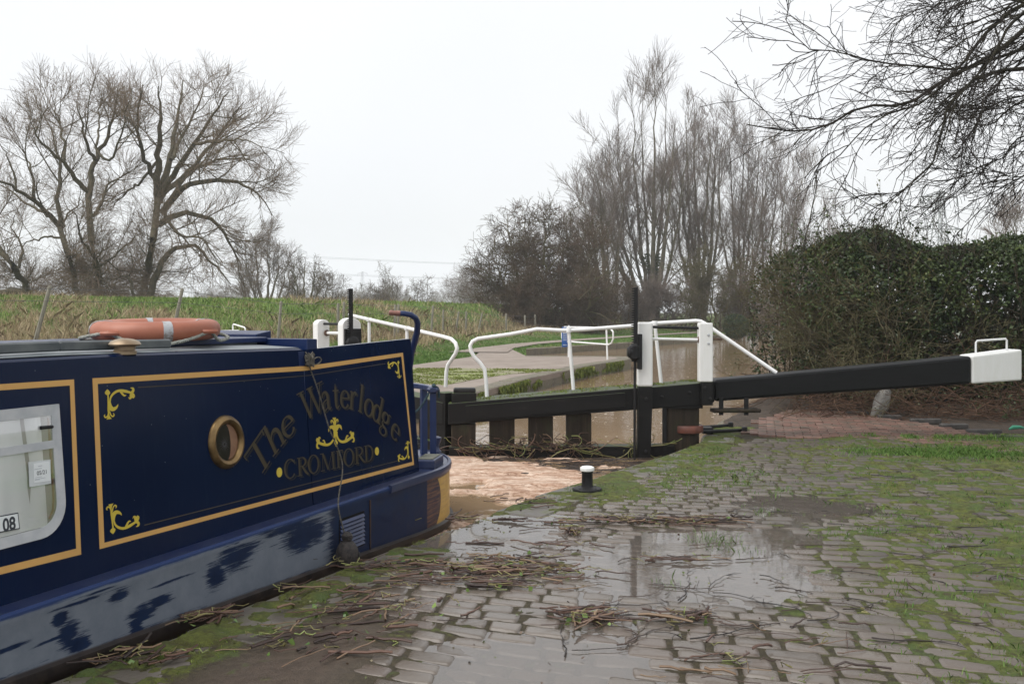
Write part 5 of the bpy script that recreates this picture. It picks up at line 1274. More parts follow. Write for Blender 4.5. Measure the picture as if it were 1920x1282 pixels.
def gp2(pxc, yt, L_len, acr, round_, name):
    c = g2(pxc, yt, 0.12); L = (c - A2).dot(D2); z1 = c.z
    p = lambda L_, o_, z: Vector((A2.x, A2.y, 0)) + D2*L_ + N2*o_ + V(0, 0, z)
    b = MB(); prof_ = [(0.0, 0.45)] + [(acr/2 - acr/2*math.cos(R(k*15)), z1 - round_ + round_*math.sin(R(k*15))) for k in range(13)] + [(acr, 0.45)]
    ring = [p(L - L_len/2, 0.14 - o_, z) for o_, z in prof_]
    b.prism(ring, D2*L_len); return b.build(name, M['white_timber'], gate2, bevel=0.01), L
gpa, La = gp2(640, 596, 0.13, 0.30, 0.10, 'gear_post'); gpb, Lb = gp2(593, 599, 0.13, 0.20, 0.07, 'gear_post')
p2 = lambda L_, o_, z: Vector((A2.x, A2.y, 0)) + D2*L_ + N2*o_ + V(0, 0, z)
b = MB(); b.box(p2(La - 0.085, -0.01, 1.14), 0.03, 0.27, 0.46, ax=D2, ay=N2); b.build('case_plate', M['black_iron'], gate2, bevel=0.004)
EN = -D2; AL = -N2
def gx(px, py, off): return PI(px, py, p2(La - 0.065, 0, 1) + EN*off, EN)
rack(652, 660, 541, 645, 0.08, gx, EN, AL if AL.x > 0 else -AL, 'paddle_rack', gate2, pitch_px=3.9, d=0.045)
c = gx(660, 642, 0.07); b = MB(); b.lathe(c - EN*0.03, [(0.06, 0), (0.09, 0.02), (0.09, 0.07), (0.06, 0.09)], 16, EN); b.build('rack_case', M['black_iron'], gate2, smooth=True)
za = g2(610, 607, .03).z
b = MB(); b.tube([p2(La, .03, za), p2(Lb, .03, za)], 0.018, 8); b.build('tie_rod', M['black_iron'], gate2, smooth=True)
b = MB(); b.tube([p2(La, .0, za - .13), p2(Lb, .0, za - .13)], 0.022, 8); b.build('winding_spindle', M['white_paint'], gate2, smooth=True)
b = MB(); b.lathe(p2(Lb - .11, 0, za - .13), [(0.03, 0), (0.045, 0.01), (0.045, 0.035), (0.03, 0.045)], 8, D2); b.build('spindle_nut', M['rusty'], gate2, smooth=True)
b = MB(); b.prism([p2(Lb - .07, -.02, .9), p2(Lb - .30, -.02, .72), p2(Lb - .07, -.02, .72)], N2*0.05); b.tube([p2(La + .06, 0, 1.2), p2(La + .35, 0, .85)], 0.012, 6); b.build('post_brace', M['white_paint'], gate2)
hp2 = [(655, 590.5), (692, 599), (727, 607), (763, 615), (800, 624), (832, 631.5), (846, 635.5), (854, 643), (857, 653), (854, 663), (846, 675), (840, 684), (837, 696), (835.5, 725)]
b = MB(); b.tube([g2(x, y, -.42) for x, y in hp2], 0.0255, 12); hr2 = b.build('handrail', M['white_paint'], gate2, smooth=True, angle=80)
for x0, y0_ in ((692, 599), (763, 615)):
    a = g2(x0, y0_, -.42); b = MB(); b.tube([a, Vector((a.x, a.y, 0.62))], 0.022, 10); b.build('rail_upright', M['white_paint'], hr2, smooth=True)
    b = MB(); b.lathe(a - V(0, 0, .028), [(0.034, 0), (0.038, 0.01), (0.038, 0.045), (0.034, 0.055)], 12); b.build('rail_collar', M['white_paint'], hr2, smooth=True)

# ------------------------------------------------------------------ small things on the lockside
c = G(1101, 918, 0.02); bo = empty('mooring_bollard', c, 'short black iron mooring bollard with white top on the mossy coping', 'bollard')
b = MB(); b.lathe(c, [(0.128, -0.02), (0.130, 0.008), (0.125, 0.018), (0.070, 0.024), (0.055, 0.03)], 32); b.build('base_plate', M['black_iron'], bo, smooth=True, angle=30)
b = MB(); b.lathe(c, [(0.058, 0.02), (0.050, 0.045), (0.048, 0.15), (0.054, 0.168)], 28); b.build('shaft', M['black_iron'], bo, smooth=True)
b = MB(); b.lathe(c, [(0.050, 0.166), (0.062, 0.172), (0.065, 0.190), (0.061, 0.202), (0.045, 0.210), (0.0, 0.213)][:5], 28); b.build('cap', M['white_timber'], bo, smooth=True)
b = MB()
for k in range(4): a = R(45 + 90*k); b.lathe(c + V(.098*math.cos(a), .098*math.sin(a), .016), [(0.011, 0), (0.011, .008)], 6)
b.build('bolt_head', M['black_iron'], bo)
an = empty('gate_anchor', G(1350, 806, 0.03), 'black iron anchor straps lying on moss at the gate heel', 'gate anchor')
b = MB(); a, c, e_ = G(1312, 801, .07), G(1372, 797, .05), G(1318, 809, .07); f_ = G(1398, 806, .05)
b.tube([a, c], 0.022, 8); b.tube([e_, f_], 0.022, 8); b.build('iron_strap', M['black_iron'], an, smooth=True)
b = MB()
for q in (G(1370, 797, .06), G(1396, 806, .06)): b.box(q, .06, .09, .09, bev=.01)
b.box(G(1325, 806, .06), .14, .20, .08, bev=.01); b.build('strap_cotter', M['black_iron'], an)

M['kerb'] = mat('dark_kerb', (0.035, 0.033, 0.031), (0.075, 0.068, 0.062), 0.7, scale=10, bstr=0.6, bdist=0.01)
kp = [(1472, 769, 28, 2), (1536, 772, 50, 2), (1607, 779, 40, -8), (1668, 786, 42, -6), (1735, 793, 56, 0), (1788, 803, 52, 4), (1845, 814, 62, -3), (1893, 826, 54, -6)]
wh = ['nearest the canal', 'second from the canal', 'third from the canal', 'fourth, below the grey rock', 'fifth, under the middle of the beam', 'sixth, left of the grass', 'seventh, long one in the grass', 'last, at the right edge of the photo']
for i, (px, py, w_, rz) in enumerate(kp):
    q = G(px, py, 0.02); L = w_*q.y/FPX; b = MB(); r_ = R(rz)
    b.box(q + V(0, 0, 0.028), L, 0.11, 0.075, ax=(math.cos(r_), math.sin(r_), 0), bev=0.012)
    tag(b.build('foothold_block', M['kerb']), 'dark raised foothold block in the brick arc, ' + wh[i], 'kerb block', 'foothold blocks in the brick arc')
# grey rock
import bmesh
def rock(name, c, sx_, sy_, sz_, m, seed, lab, cat, lean=(0, 0)):
    bm = bmesh.new(); bmesh.ops.create_icosphere(bm, subdivisions=3, radius=1.0)
    for v in bm.verts:
        k = 1 + 0.28*mnoise.noise(v.co*1.3 + Vector((seed, 0, 0))) + 0.08*mnoise.noise(v.co*4)
        z = v.co.z*sz_*k; v.co = Vector((v.co.x*sx_*k + lean[0]*z, v.co.y*sy_*k + lean[1]*z, z)) + Vector(c)
    me = bpy.data.meshes.new(name); bm.to_mesh(me); bm.free(); me.materials.append(m); [setattr(p, 'use_smooth', True) for p in me.polygons]
    return tag(link(name, me), lab, cat)
M['grey_rock'] = mat('grey_rock', (0.12, 0.115, 0.105), (0.22, 0.21, 0.19), 0.8, scale=6, bstr=0.7, bdist=0.03)
rock('standing_stone', U(1652, 757, 14.9), 0.12, 0.10, 0.27, M['grey_rock'], 3, 'pale grey upright stone leaning at the foot of the hedge', 'stone', (0.35, 0))
M['green_plastic'] = mat('green_plastic', (0.03, 0.24, 0.14), None, 0.4)
q = G(1908, 806, 0.05); b = MB(); r2 = random.Random(9)
b.tube([q + V(-.11, 0, .01), q + V(-.05, .02, .035), q + V(.03, -.01, .04), q + V(.12, .02, .015)], [0.012, 0.028, 0.022, 0.008], 7); tag(b.build('plastic_scrap', M['green_plastic'], smooth=True), 'scrap of bright green plastic in the grass by the hedge', 'litter')

# barrier rail with blue sign on the far peninsula
q = G(1070, 669.5, LZ); q2 = G(1138, 674, LZ)
br_ = empty('barrier_rail', (q.x, q.y, LZ), 'white tubular barrier rail on the far lockside carrying the blue sign', 'railing')
pn_ = (q2 - q); pn_.z = 0; pn_.normalize(); nn_ = Vector((pn_.y, -pn_.x, 0))
def g3(px, py, off=0.0): return PI(px, py, q + nn_*off, nn_)
b = MB(); b.tube([g3(1058, 613), g3(1100, 613.7), g3(1138, 615.3), g3(1145, 616.5), g3(1149.5, 622), g3(1150, 634), g3(1146.5, 643), g3(1141, 646), g3(1070, 640.5), g3(1056, 640), g3(1053.5, 632), g3(1053.5, 619), g3(1058, 613)], 0.026, 8); b.build('rail_loop', M['white_paint'], br_, smooth=True)
for (x0, y0_, x1, y1_) in ((1066.5, 610, 1066, 670), (1137, 615, 1139, 674)):
    b = MB(); b.tube([g3(x0, y0_), Vector((g3(x1, y1_).x, g3(x1, y1_).y, LZ))], 0.028, 8); b.build('rail_post', M['white_paint'], br_, smooth=True)
M['sign_blue'] = mat('sign_blue', (0.015, 0.10, 0.38), (0.02, 0.12, 0.42), 0.4, scale=3)
sc_ = g3(1061.5, 631.5, 0.05); sg = empty('lockside_sign', (sc_.x, sc_.y, sc_.z - .35), 'tall blue sign with white lines of text fixed to the far barrier', 'sign')
sa_ = Vector((0.80, 0.60, 0)).normalized(); sn_ = Vector((sa_.y, -sa_.x, 0)); SWD = 0.36; SHT = 0.66
b = MB(); b.box(sc_, SWD, 0.012, SHT, ax=sa_, ay=-sn_); b.build('board', M['sign_blue'], sg, bevel=0.004)
b = MB(); b.box(sc_ + sn_*0.008 + V(0, 0, SHT*.40) - sa_*SWD*.26, .06, .004, .07, ax=sa_)
for zf, l, h_ in ((.27, .74, .030), (.20, .62, .030), (.13, .66, .012), (.09, .74, .010), (.05, .5, .010), (.0, .7, .010), (-.04, .6, .010), (-.08, .72, .010), (-.13, .66, .010), (-.17, .5, .010), (-.40, .44, .022)):
    r2 = random.Random(int(zf*100)); x = -SWD*.40
    while x < -SWD*.40 + SWD*l:
        wl_ = r2.uniform(.02, .05); b.box(sc_ + sn_*0.008 + V(0, 0, SHT*zf) + sa_*(x + wl_/2), wl_, .003, h_, ax=sa_); x += wl_ + .010
b.build('sign_print', M['print_white'], sg)

# fence posts along the flood bank --------------------------------------------------
M['fence_wood'] = mat('weathered_post', (0.17, 0.16, 0.125), (0.27, 0.25, 0.20), 0.85, scale=8, stretch=(3, 3, 0.5), bstr=0.4)
fp_ = [(94, 536, 66, 640, 26, .055, 'stout mossy fence post leaning right, leftmost behind the boat roof'), (342, 541, 328, 610, 28, .05, 'leaning fence post above the lifebuoy end'), (527, 565, 519, 655, 32, .048, 'upright grey fence post left of the far gear posts'),
       (634, 569, 634, 640, 35, .05, 'mossy fence post just left of the far paddle rack'), (645, 566, 644, 640, 35.3, .048, 'paler twin fence post touching the far paddle rack'), (741, 571, 740, 640, 39, .05, 'fence post directly behind the boat tiller grip'),
       (747, 570, 746, 640, 39.6, .05, 'thinner fence post behind the boat tiller, of a close pair'), (812, 573, 808, 640, 43, .05, 'tall pale fence post right of the tiller'), (831, 581, 831, 632, 45.5, .045, 'ivy wrapped fence post right of the tall pale one'),
       (860, 584, 854, 628, 48, .05, 'fence post leaning right, above the handrail bend'), (874, 584, 873, 632, 48.8, .05, 'upright fence post above the gap between the handrails'), (904, 587, 897, 620, 51, .05, 'fence post leaning right beside brown bramble'),
       (949, 588, 949, 618, 56, .06, 'slim pale fence post at the foot of the grass bank'), (984, 591, 984, 618, 61, .06, 'first of three short pale posts left of the thorn thicket'), (1003, 590, 1004, 620, 63, .07, 'middle of three short pale posts left of the thorn thicket'), (1025, 591, 1024, 620, 66, .06, 'last of three short pale posts at the thicket foot'),
       (1058, 590, 1052, 618, 70, .05, 'dark leaning fence post in front of the thicket'), (1115, 582, 1116, 615, 68, .05, 'dark post left of a green one under the thicket edge'), (1120, 582, 1121, 618, 67, .05, 'green mossy post between thicket and near rack')]
for px, y0_, px1, y1_, d, r_, lab in fp_:
    a = U(px, y0_, d); c = U(px1, y1_, d); g_ = tz(c.x, c.y); k = (a.z - (g_ - .15))/max(0.1, a.z - c.z); c2 = a + (c - a)*k
    b = MB(); n = 8; rg = []; r2 = random.Random(int(px))
    b.tube([c2, a.lerp(c2, .5) + V(r2.uniform(-.01, .01), 0, 0), a.lerp(c2, 0.02), a + V(0, 0, .01)], [r_*1.1, r_, r_*.95, r_*.6], 7)
    tag(b.build('fence_post', M['fence_wood'], smooth=True, angle=50), lab, 'fence post', 'fence posts along the flood bank')
# wire
b = MB()
wp = [U(p[0], p[1], p[4]) for p in fp_[:3]] + [U(p[0], p[1], p[4]) for p in (fp_[4], fp_[6], fp_[7], fp_[9], fp_[10], fp_[11], fp_[12], fp_[13], fp_[15])]
for dz in (-.08, -.4): b.tube([w_ + V(0, -.05, dz) for w_ in [wp[0] + V(-8, -6, .1)] + wp], 0.006, 4)
M['wire'] = mat('fence_wire', (0.10, 0.10, 0.10), None, 0.5, metal=0.4); tag(b.build('fence_wire', M['wire']), 'thin wire strands strung along the flood bank fence posts', 'wire')

# pylons and cables --------------------------------------------------
M['pylon'] = mat('pylon_steel', (0.18, 0.19, 0.20), None, 0.6)
def pylon(px, ytop, H_, lab, rz=0.0, k=1.0):
    d = H_*FPX/(HOR - ytop); x = (px-960)/FPX*d; o_ = Vector((x, d, 0.0))
    root = empty('pylon', o_, lab, 'pylon', 'pylons carrying power lines')
    ca_, sa_ = math.cos(rz), math.sin(rz); P = lambda a, c, z: o_ + V(a*ca_ - c*sa_, a*sa_ + c*ca_, z)
    W_ = lambda z: 4.0*(1 - z/H_)**1.1 + 0.7; b = MB(); hs = [0, .2, .36, .5, .62, .72, .81, .9, 1.0]
    r_ = 0.13*k
    for i in range(len(hs)-1):
        z0, z1 = hs[i]*H_, hs[i+1]*H_; w0, w1 = W_(z0), W_(z1)
        for s1, s2 in ((-1, -1), (1, -1), (1, 1), (-1, 1)): b.tube([P(s1*w0, s2*w0, z0), P(s1*w1, s2*w1, z1)], r_, 4)
        for f_ in (-1, 1): b.tube([P(-w0, f_*w0, z0), P(w1, f_*w1, z1)], r_*.7, 4); b.tube([P(w0, f_*w0, z0), P(-w1, f_*w1, z1)], r_*.7, 4)
        b.tube([P(-w1, -w1, z1), P(w1, -w1, z1)], r_*.7, 4)
    b.build('tower', M['pylon'], root)
    tips = []
    for zf, l in ((.70, 9.0), (.955, 7.0)):
        z = zf*H_; b = MB()
        for s1 in (-1, 1):
            b.tube([P(s1*.6, 0, z + 2.2), P(s1*l, 0, z)], r_, 4); b.tube([P(s1*.6, 0, z), P(s1*l, 0, z)], r_, 4)
            for u in (.3, .55, .8): b.tube([P(s1*l*u, 0, z), P(s1*l*(u-.12), 0, z + 2.2*(1-u+.1))], r_*.6, 4)
            b.tube([P(s1*l, 0, z), P(s1*l, 0, z - 3.2)], r_, 4); tips.append(P(s1*l, 0, z - 3.2))
        b.build('crossarm', M['pylon'], root)
    return tips
tA = pylon(1760, 352, 46, 'pylon rising faintly above the dark hedge', 0.2, 1.7)
tB = pylon(563, 464, 50, 'faint pylon behind the bare trees left of the gap', -0.5)
tC = pylon(680, 507, 50, 'very faint small pylon above the misty tree line', -0.4, 1.2)
b = MB()
def cable(p, q, sag_, r_):
    b.tube([p.lerp(q, i/16) - V(0, 0, sag_*4*(i/16)*(1-i/16)) for i in range(17)], r_, 4)
for i, tp in enumerate(tB): cable(tp, V(330 + 10*(i % 2), 900, 33 + 10*(i//2)), 5, 0.10)
for i, tp in enumerate(tA): cable(tp, V(520, 640 + 10*(i % 2), 33 + 10*(i//2)), 6, 0.06)
tag(b.build('power_lines', M['pylon']), 'faint sagging power lines crossing the pale sky', 'power lines')
# ------------------------------------------------------------------ TREES
def norm(a): return a/np.maximum(np.linalg.norm(a, axis=-1, keepdims=True), 1e-9)
def tubes_mesh(name, polys, mat_, parent=None, sides=5):
    """polys: list of (P (n,m,3), r (n,m)) batches of equally long polylines"""
    VV = []; FF = []; off = 0
    for P, r in polys:
        n, m = P.shape[:2]; k = sides if r.max() > 0.03 else 3
        T = np.empty_like(P); T[:, 1:-1] = P[:, 2:] - P[:, :-2]; T[:, 0] = P[:, 1] - P[:, 0]; T[:, -1] = P[:, -1] - P[:, -2]; T = norm(T)
        ref = np.where(np.abs(T[:, :1, 2:3]) < 0.92, np.array([0, 0, 1.0]), np.array([1.0, 0, 0])); ref = np.broadcast_to(ref, T.shape)
        Uv = norm(np.cross(T, ref)); Wv = np.cross(T, Uv); a = 2*np.pi*np.arange(k)/k
        ring = P[:, :, None] + (Uv[:, :, None]*np.cos(a)[None, None, :, None] + Wv[:, :, None]*np.sin(a)[None, None, :, None])*r[:, :, None, None]
        VV.append(ring.reshape(-1, 3))
        base = (np.arange(n)*m*k)[:, None, None] + (np.arange(m-1)*k)[None, :, None] + np.arange(k)[None, None, :]; nx = (np.arange(k)+1) % k
        b2 = (np.arange(n)*m*k)[:, None, None] + (np.arange(m-1)*k)[None, :, None] + nx[None, None, :]
        FF.append(np.stack([base, b2, b2 + k, base + k], -1).reshape(-1, 4) + off); off += n*m*k
    return np_mesh(name, np.concatenate(VV), np.concatenate(FF), mat_, parent, smooth=True)
def grow(rs, P, r, n, length, ang, trop, curl, nseg, t0=0.15, t1=1.0, rr=0.55, rmin=0.004, lfall=0.5, tropg=1.0, flat=1.0, tip=0.35):
    """children on the polylines P (k,m,3): n of them; returns (P2, r2)"""
    k, m = P.shape[:2]
    L = np.linalg.norm(P[:, 1:] - P[:, :-1], axis=2).sum(1); pr = L/L.sum()
    i = rs.choice(k, n, p=pr); t_ = t0 + (t1-t0)*rs.rand(n)**0.8; f = t_*(m-1); j = np.clip(f.astype(int), 0, m-2); u = (f-j)[:, None]
    pos = P[i, j]*(1-u) + P[i, j+1]*u; tan = norm(P[i, j+1] - P[i, j]); pr_ = r[i, j]*(1-u[:, 0]) + r[i, j+1]*u[:, 0]
    rnd = norm(rs.normal(size=(n, 3))*np.array([1, flat, 1])); perp = norm(rnd - tan*(rnd*tan).sum(1, keepdims=True))
    a = np.radians(rs.uniform(ang[0], ang[1], n))[:, None]; d = tan*np.cos(a) + perp*np.sin(a)
    ln = rs.uniform(length[0], length[1], n)*(1 - lfall*t_)
    out = np.empty((n, nseg+1, 3)); out[:, 0] = pos; bend = norm(rs.normal(size=(n, 3)))
    trop = np.asarray(trop, float)
    for s in range(nseg):
        d = norm(d + (rs.normal(size=(n, 3))*curl + bend*curl*0.6) + trop*(tropg if s else 0.5)/nseg)
        out[:, s+1] = out[:, s] + d*(ln/nseg)[:, None]
    rad = np.minimum(pr_*rr, ln*0.010 + rmin)[:, None]*np.linspace(1, tip, nseg+1)[None]
    return out, np.maximum(rad, rmin)
def resample(pts, rad, m):
    P = np.array([tuple(p) for p in sag(pts, 6)]); L = np.concatenate([[0], np.cumsum(np.linalg.norm(P[1:]-P[:-1], axis=1))]); q = np.linspace(0, L[-1], m)
    out = np.stack([np.interp(q, L, P[:, c]) for c in range(3)], 1)
    return out, np.interp(q/L[-1], np.linspace(0, 1, len(rad)), rad)
def bark(name, c1, c2, sc=6): return mat(name, c1, c2, 0.85, spec=0.2, scale=sc, bstr=0.5, bdist=0.03)
M['bark_w'] = bark('willow_bark', (0.065, 0.058, 0.036), (0.120, 0.102, 0.066), 3)
M['twig_w'] = mat('willow_twig', (0.150, 0.115, 0.080), (0.200, 0.145, 0.100), 0.8, spec=0.2, scale=0.6)
M['bark_p'] = bark('grey_bark', (0.095, 0.088, 0.062), (0.165, 0.150, 0.110), 3)
M['twig_p'] = mat('reddish_twig', (0.165, 0.138, 0.120), (0.205, 0.165, 0.142), 0.8, spec=0.2, scale=0.5)
M['twig_h'] = mat('thorn_twig', (0.065, 0.053, 0.032), (0.115, 0.076, 0.052), 0.85, spec=0.2, scale=1.5)
M['twig_g'] = mat('mossy_twig', (0.085, 0.080, 0.036), (0.125, 0.105, 0.060), 0.85, spec=0.2, scale=1.5)

def limb_tree(name, label, base, limbs, levels, mb, mt, seed, jitter=1.0, group=None, cat='tree', rmin=0.010, crown='crown'):
    """limbs: (list of (px, py, depth offset), radius0, radius1); depth d0 at the base"""
    rs = np.random.RandomState(seed); px, py, d0 = base; o_ = U(px, py, d0); gz = tz(o_.x, o_.y); root = empty(name, (o_.x, o_.y, gz), label, cat, group)
    thick = []; m = 15
    for pts, r0, r1 in limbs:
        W_ = [U(p[0], p[1], d0 + (p[2] if len(p) > 2 else 0)) for p in pts]
        if p_is_base(pts, base): W_[0].z = gz - 0.3
        P, r = resample(W_, [r0, lerp(r0, r1, .45), r1], m); P[1:] += rs.normal(size=P[1:].shape)*0.05*jitter
        if p_is_base(pts, base): r[0] *= 1.35; r[1] *= 1.08
        thick.append((P, r))
    TP = np.stack([a for a, _ in thick]); TR = np.stack([b_ for _, b_ in thick])
    tubes_mesh('trunk', [(TP, TR)], mb, root, 9)
    cur = (TP, TR); br = []; tw = []
    for li, lv in enumerate(levels):
        src = cur; P2, r2 = grow(rs, src[0], src[1], **lv)
        (br if li == 0 else tw).append((P2, r2))
        cur = (np.concatenate([P2, cur[0][:, :P2.shape[1]]]), np.concatenate([r2, cur[1][:, :P2.shape[1]]])) if False else (P2, r2)
    tubes_mesh('branches', br, mb, root, 5)
    tubes_mesh(crown, tw, mt, root, 3)
    return root
def p_is_base(pts, base): return abs(pts[0][0]-base[0]) < 40 and abs(pts[0][1]-base[1]) < 25
# the big willow
LV = lambda k: [dict(n=int(150*k), length=(3.0, 5.4), ang=(25, 62), trop=(0, 0, 0.40), curl=0.10, nseg=8, t0=0.22, t1=.97, rr=0.6, rmin=0.017, lfall=0.74),
                dict(n=int(1300*k), length=(1.4, 2.7), ang=(20, 58), trop=(0, 0, 0.22), curl=0.10, nseg=5, t0=0.10, rr=0.55, rmin=0.010, lfall=0.5),
                dict(n=int(11000*k), length=(0.6, 1.4), ang=(20, 50), trop=(0, 0, 0.12), curl=0.08, nseg=3, t0=0.15, rr=0.5, rmin=0.0062, lfall=0.3)]
B1 = (262, 556, 60)
limbs = [([B1, (280, 490), (293, 430, 0), (298, 370, 0)], 0.359, 0.192), ([(298, 380), (296, 330, -.5), (297, 270, -1), (300, 210, -1.5), (296, 160, -2)], 0.265, 0.030),
 ([(297, 370), (312, 330, .5), (322, 270, 1.5), (335, 210, 2.5), (345, 150, 3)], 0.234, 0.024), ([(300, 372), (330, 322, -1), (365, 270, -2), (400, 215, -3), (430, 175, -4)], 0.203, 0.024),
 ([(303, 365), (340, 335, 1), (385, 285, 2), (430, 235, 3), (470, 205, 4)], 0.187, 0.021), ([(306, 395), (345, 350, -1), (400, 340, -2), (455, 345, -3), (490, 375, -4), (510, 400, -4)], 0.203, 0.021),
 ([(300, 420), (330, 402, 1.5), (372, 402, 3), (415, 430, 4), (440, 480, 5), (450, 520, 5)], 0.203, 0.024), ([(278, 548, .3), (296, 505, .5), (318, 472, 1), (360, 460, 1.5), (395, 490, 2), (430, 530, 2.5)], 0.234, 0.024),
 ([(296, 345), (275, 305, -1), (262, 265, -2), (258, 210, -3), (268, 160, -3.5)], 0.156, 0.021), ([(297, 300), (270, 335), (250, 350, 1), (225, 372, 2), (205, 395, 3)], 0.094, 0.018),
 ([(320, 300), (350, 240, 3), (375, 190, 4), (385, 150, 5)], 0.125, 0.018), ([(255, 550), (244, 525, 1), (228, 515, 2), (205, 530, 3)], 0.109, 0.024),
 ([(310, 385), (360, 320, 3), (420, 300, 5), (470, 300, 7), (505, 325, 8)], 0.140, 0.018), ([(365, 270, -2), (420, 262, -4), (470, 265, -6), (500, 290, -6)], 0.101, 0.018),
 ([(300, 395), (335, 440, -3), (380, 450, -5), (410, 500, -6)], 0.125, 0.018)]
limb_tree('willow_tree', 'largest bare willow with wide spreading crown on the bank, right of its two neighbours', B1, limbs, LV(1.15), M['bark_w'], M['twig_w'], 3)
B2 = (190, 552, 58)
limbs = [([B2, (180, 500), (168, 430), (166, 365)], 0.328, 0.168), ([(166, 370), (172, 330), (182, 290, .5), (200, 262, 1), (215, 210, 1), (222, 165, 1)], 0.187, 0.021), ([(178, 300), (160, 265, -1), (150, 220, -2), (145, 185, -2)], 0.109, 0.018),
 ([(166, 360), (135, 325, -1), (110, 295, -2), (75, 262, -3), (55, 230, -4)], 0.156, 0.018), ([(120, 305, -1.5), (118, 260, -1), (105, 210, 0), (100, 180, 0)], 0.094, 0.018), ([(172, 405), (190, 380, 1), (205, 345, 2), (235, 330, 3), (250, 320, 4)], 0.109, 0.018),
 ([(185, 500), (215, 480, 2), (240, 455, 3), (262, 440, 4)], 0.078, 0.018), ([(175, 480), (150, 440, -2), (140, 400, -3), (120, 390, -3)], 0.094, 0.018), ([(182, 285), (205, 300, -1), (230, 245, -2), (240, 190, -3)], 0.094, 0.018), ([(180, 300), (185, 230, 3), (190, 170, 4)], 0.094, 0.018)]
limb_tree('willow_tree', 'slender bare willow with forked trunk between the leaning one and the largest', B2, limbs, LV(0.72), M['bark_w'], M['twig_w'], 8)
B3 = (150, 552, 61)
limbs = [([B3, (138, 510), (122, 455), (113, 425)], 0.281, 0.156), ([(113, 430), (110, 370, 0), (112, 310, 1), (100, 260, 2), (80, 205, 2)], 0.156, 0.018), ([(113, 425), (85, 395, -1), (60, 372, -2), (30, 355, -3), (-10, 335, -4), (-40, 300, -4)], 0.172, 0.024), ([(65, 375, -2), (60, 330, -2), (48, 290, -1), (25, 260, -1)], 0.094, 0.018),
 ([(95, 405, -1), (50, 380, 2), (10, 350, 3), (-20, 340, 3)], 0.117, 0.024), ([(115, 430), (128, 400, 1), (145, 385, 2), (150, 350, 2)], 0.078, 0.018), ([(118, 445), (80, 445, 1), (40, 460, 2), (15, 470, 2)], 0.078, 0.018), ([(30, 355, -3), (20, 310, -3), (0, 270, -3)], 0.078, 0.018)]
limb_tree('willow_tree', 'bare willow whose curved trunk leans left, beside the slender forked one', B3, limbs, LV(0.6), M['bark_w'], M['twig_w'], 12)
B4 = (68, 552, 57)
limbs = [([B4, (35, 510), (5, 475), (-40, 430), (-80, 380)], 0.312, 0.150), ([(0, 470), (-20, 430, 2), (-25, 380, 3), (-40, 320, 3)], 0.140, 0.024), ([(30, 505), (45, 470, 1), (20, 430, 1), (30, 400, 1)], 0.094, 0.018), ([(-40, 430), (-60, 380, -2), (-50, 320, -3), (-60, 260, -3)], 0.125, 0.018), ([(68, 550), (40, 545), (0, 548, 1), (-60, 540, 2)], 0.234, 0.120)]
limb_tree('willow_tree', 'half fallen willow at the left edge, trunk sloping out of the picture', B4, limbs, LV(0.35), M['bark_w'], M['twig_w'], 15)

# fan-shaped trees and thickets: stems rise from the base and lean out
def fan_tree(name, label, base, tops, r0, levels, mb, mt, seed, group=None, cat='tree', depth=4.0, curve=0.35, fork=0.0, crown='crown'):
    rs = np.random.RandomState(seed); px, py, d0 = base; o_ = U(px, py, d0); gz = tz(o_.x, o_.y); root = empty(name, (o_.x, o_.y, gz), label, cat, group); TP = []; TR = []
    for i, (tx, ty) in enumerate(tops):
        dd = rs.uniform(-depth, depth); e_ = U(tx, ty + (42 if name == 'poplar_tree' else 0), d0 + dd); b0 = Vector((o_.x + rs.uniform(-.3, .3)*fork, o_.y + rs.uniform(-.3, .3)*fork, gz - .2))
        mid = b0.lerp(e_, .5); mid.x = lerp(mid.x, e_.x, curve); mid.y = lerp(mid.y, e_.y, curve); q1 = b0.lerp(mid, .5); q1.x = lerp(q1.x, mid.x, .15)
        k = rs.uniform(.7, 1.1); P, r = resample([b0, q1, mid, mid.lerp(e_, .55) + Vector((rs.normal()*.15, rs.normal()*.15, 0)), e_], [r0*k, r0*k*.5, .016], 14)
        P[2:] += rs.normal(size=P[2:].shape)*0.07; TP.append(P); TR.append(r)
    TP = np.stack(TP); TR = np.stack(TR); tubes_mesh('trunk', [(TP, TR)], mb, root, 7)
    cur = (TP, TR); tw = []; br = []
    for li, lv in enumerate(levels):
        P2, r2 = grow(rs, cur[0], cur[1], **lv); (br if li == 0 else tw).append((P2, r2)); cur = (P2, r2)
    tubes_mesh('branches', br, mb, root, 4); tubes_mesh(crown, tw, mt, root, 3); return root
PV = lambda k, up=0.62, L=1.0: [dict(n=int(150*k), length=(3.5*L, 6.5*L), ang=(18, 42), trop=(0, 0, up), curl=0.07, nseg=7, t0=0.18, rr=0.42, rmin=0.016, lfall=0.5),
               dict(n=int(1300*k), length=(1.3*L, 2.7*L), ang=(18, 42), trop=(0, 0, up*.7), curl=0.07, nseg=4, t0=0.1, rr=0.5, rmin=0.012, lfall=0.5),
               dict(n=int(8600*k), length=(0.7*L, 1.5*L), ang=(15, 40), trop=(0, 0, up*.4), curl=0.06, nseg=2, t0=0.15, rr=0.5, rmin=0.0085, lfall=0.3)]
fan_tree('poplar_tree', 'tallest bare tree right of centre, many upright stems from one ivy-clad base', (1222, 585, 88), [(1108, 270), (1135, 235), (1160, 190), (1185, 150), (1205, 130), (1228, 125), (1250, 150), (1265, 190), (1125, 300), (1290, 230)], .27, PV(0.9), M['bark_p'], M['twig_p'], 21)
fan_tree('poplar_tree', 'bare tree with reddish twigs just right of the tallest, second in height', (1318, 585, 92), [(1268, 210), (1285, 175), (1303, 150), (1325, 185), (1345, 200), (1362, 190), (1255, 270), (1300, 240)], .24, PV(0.72), M['bark_p'], M['twig_p'], 22)
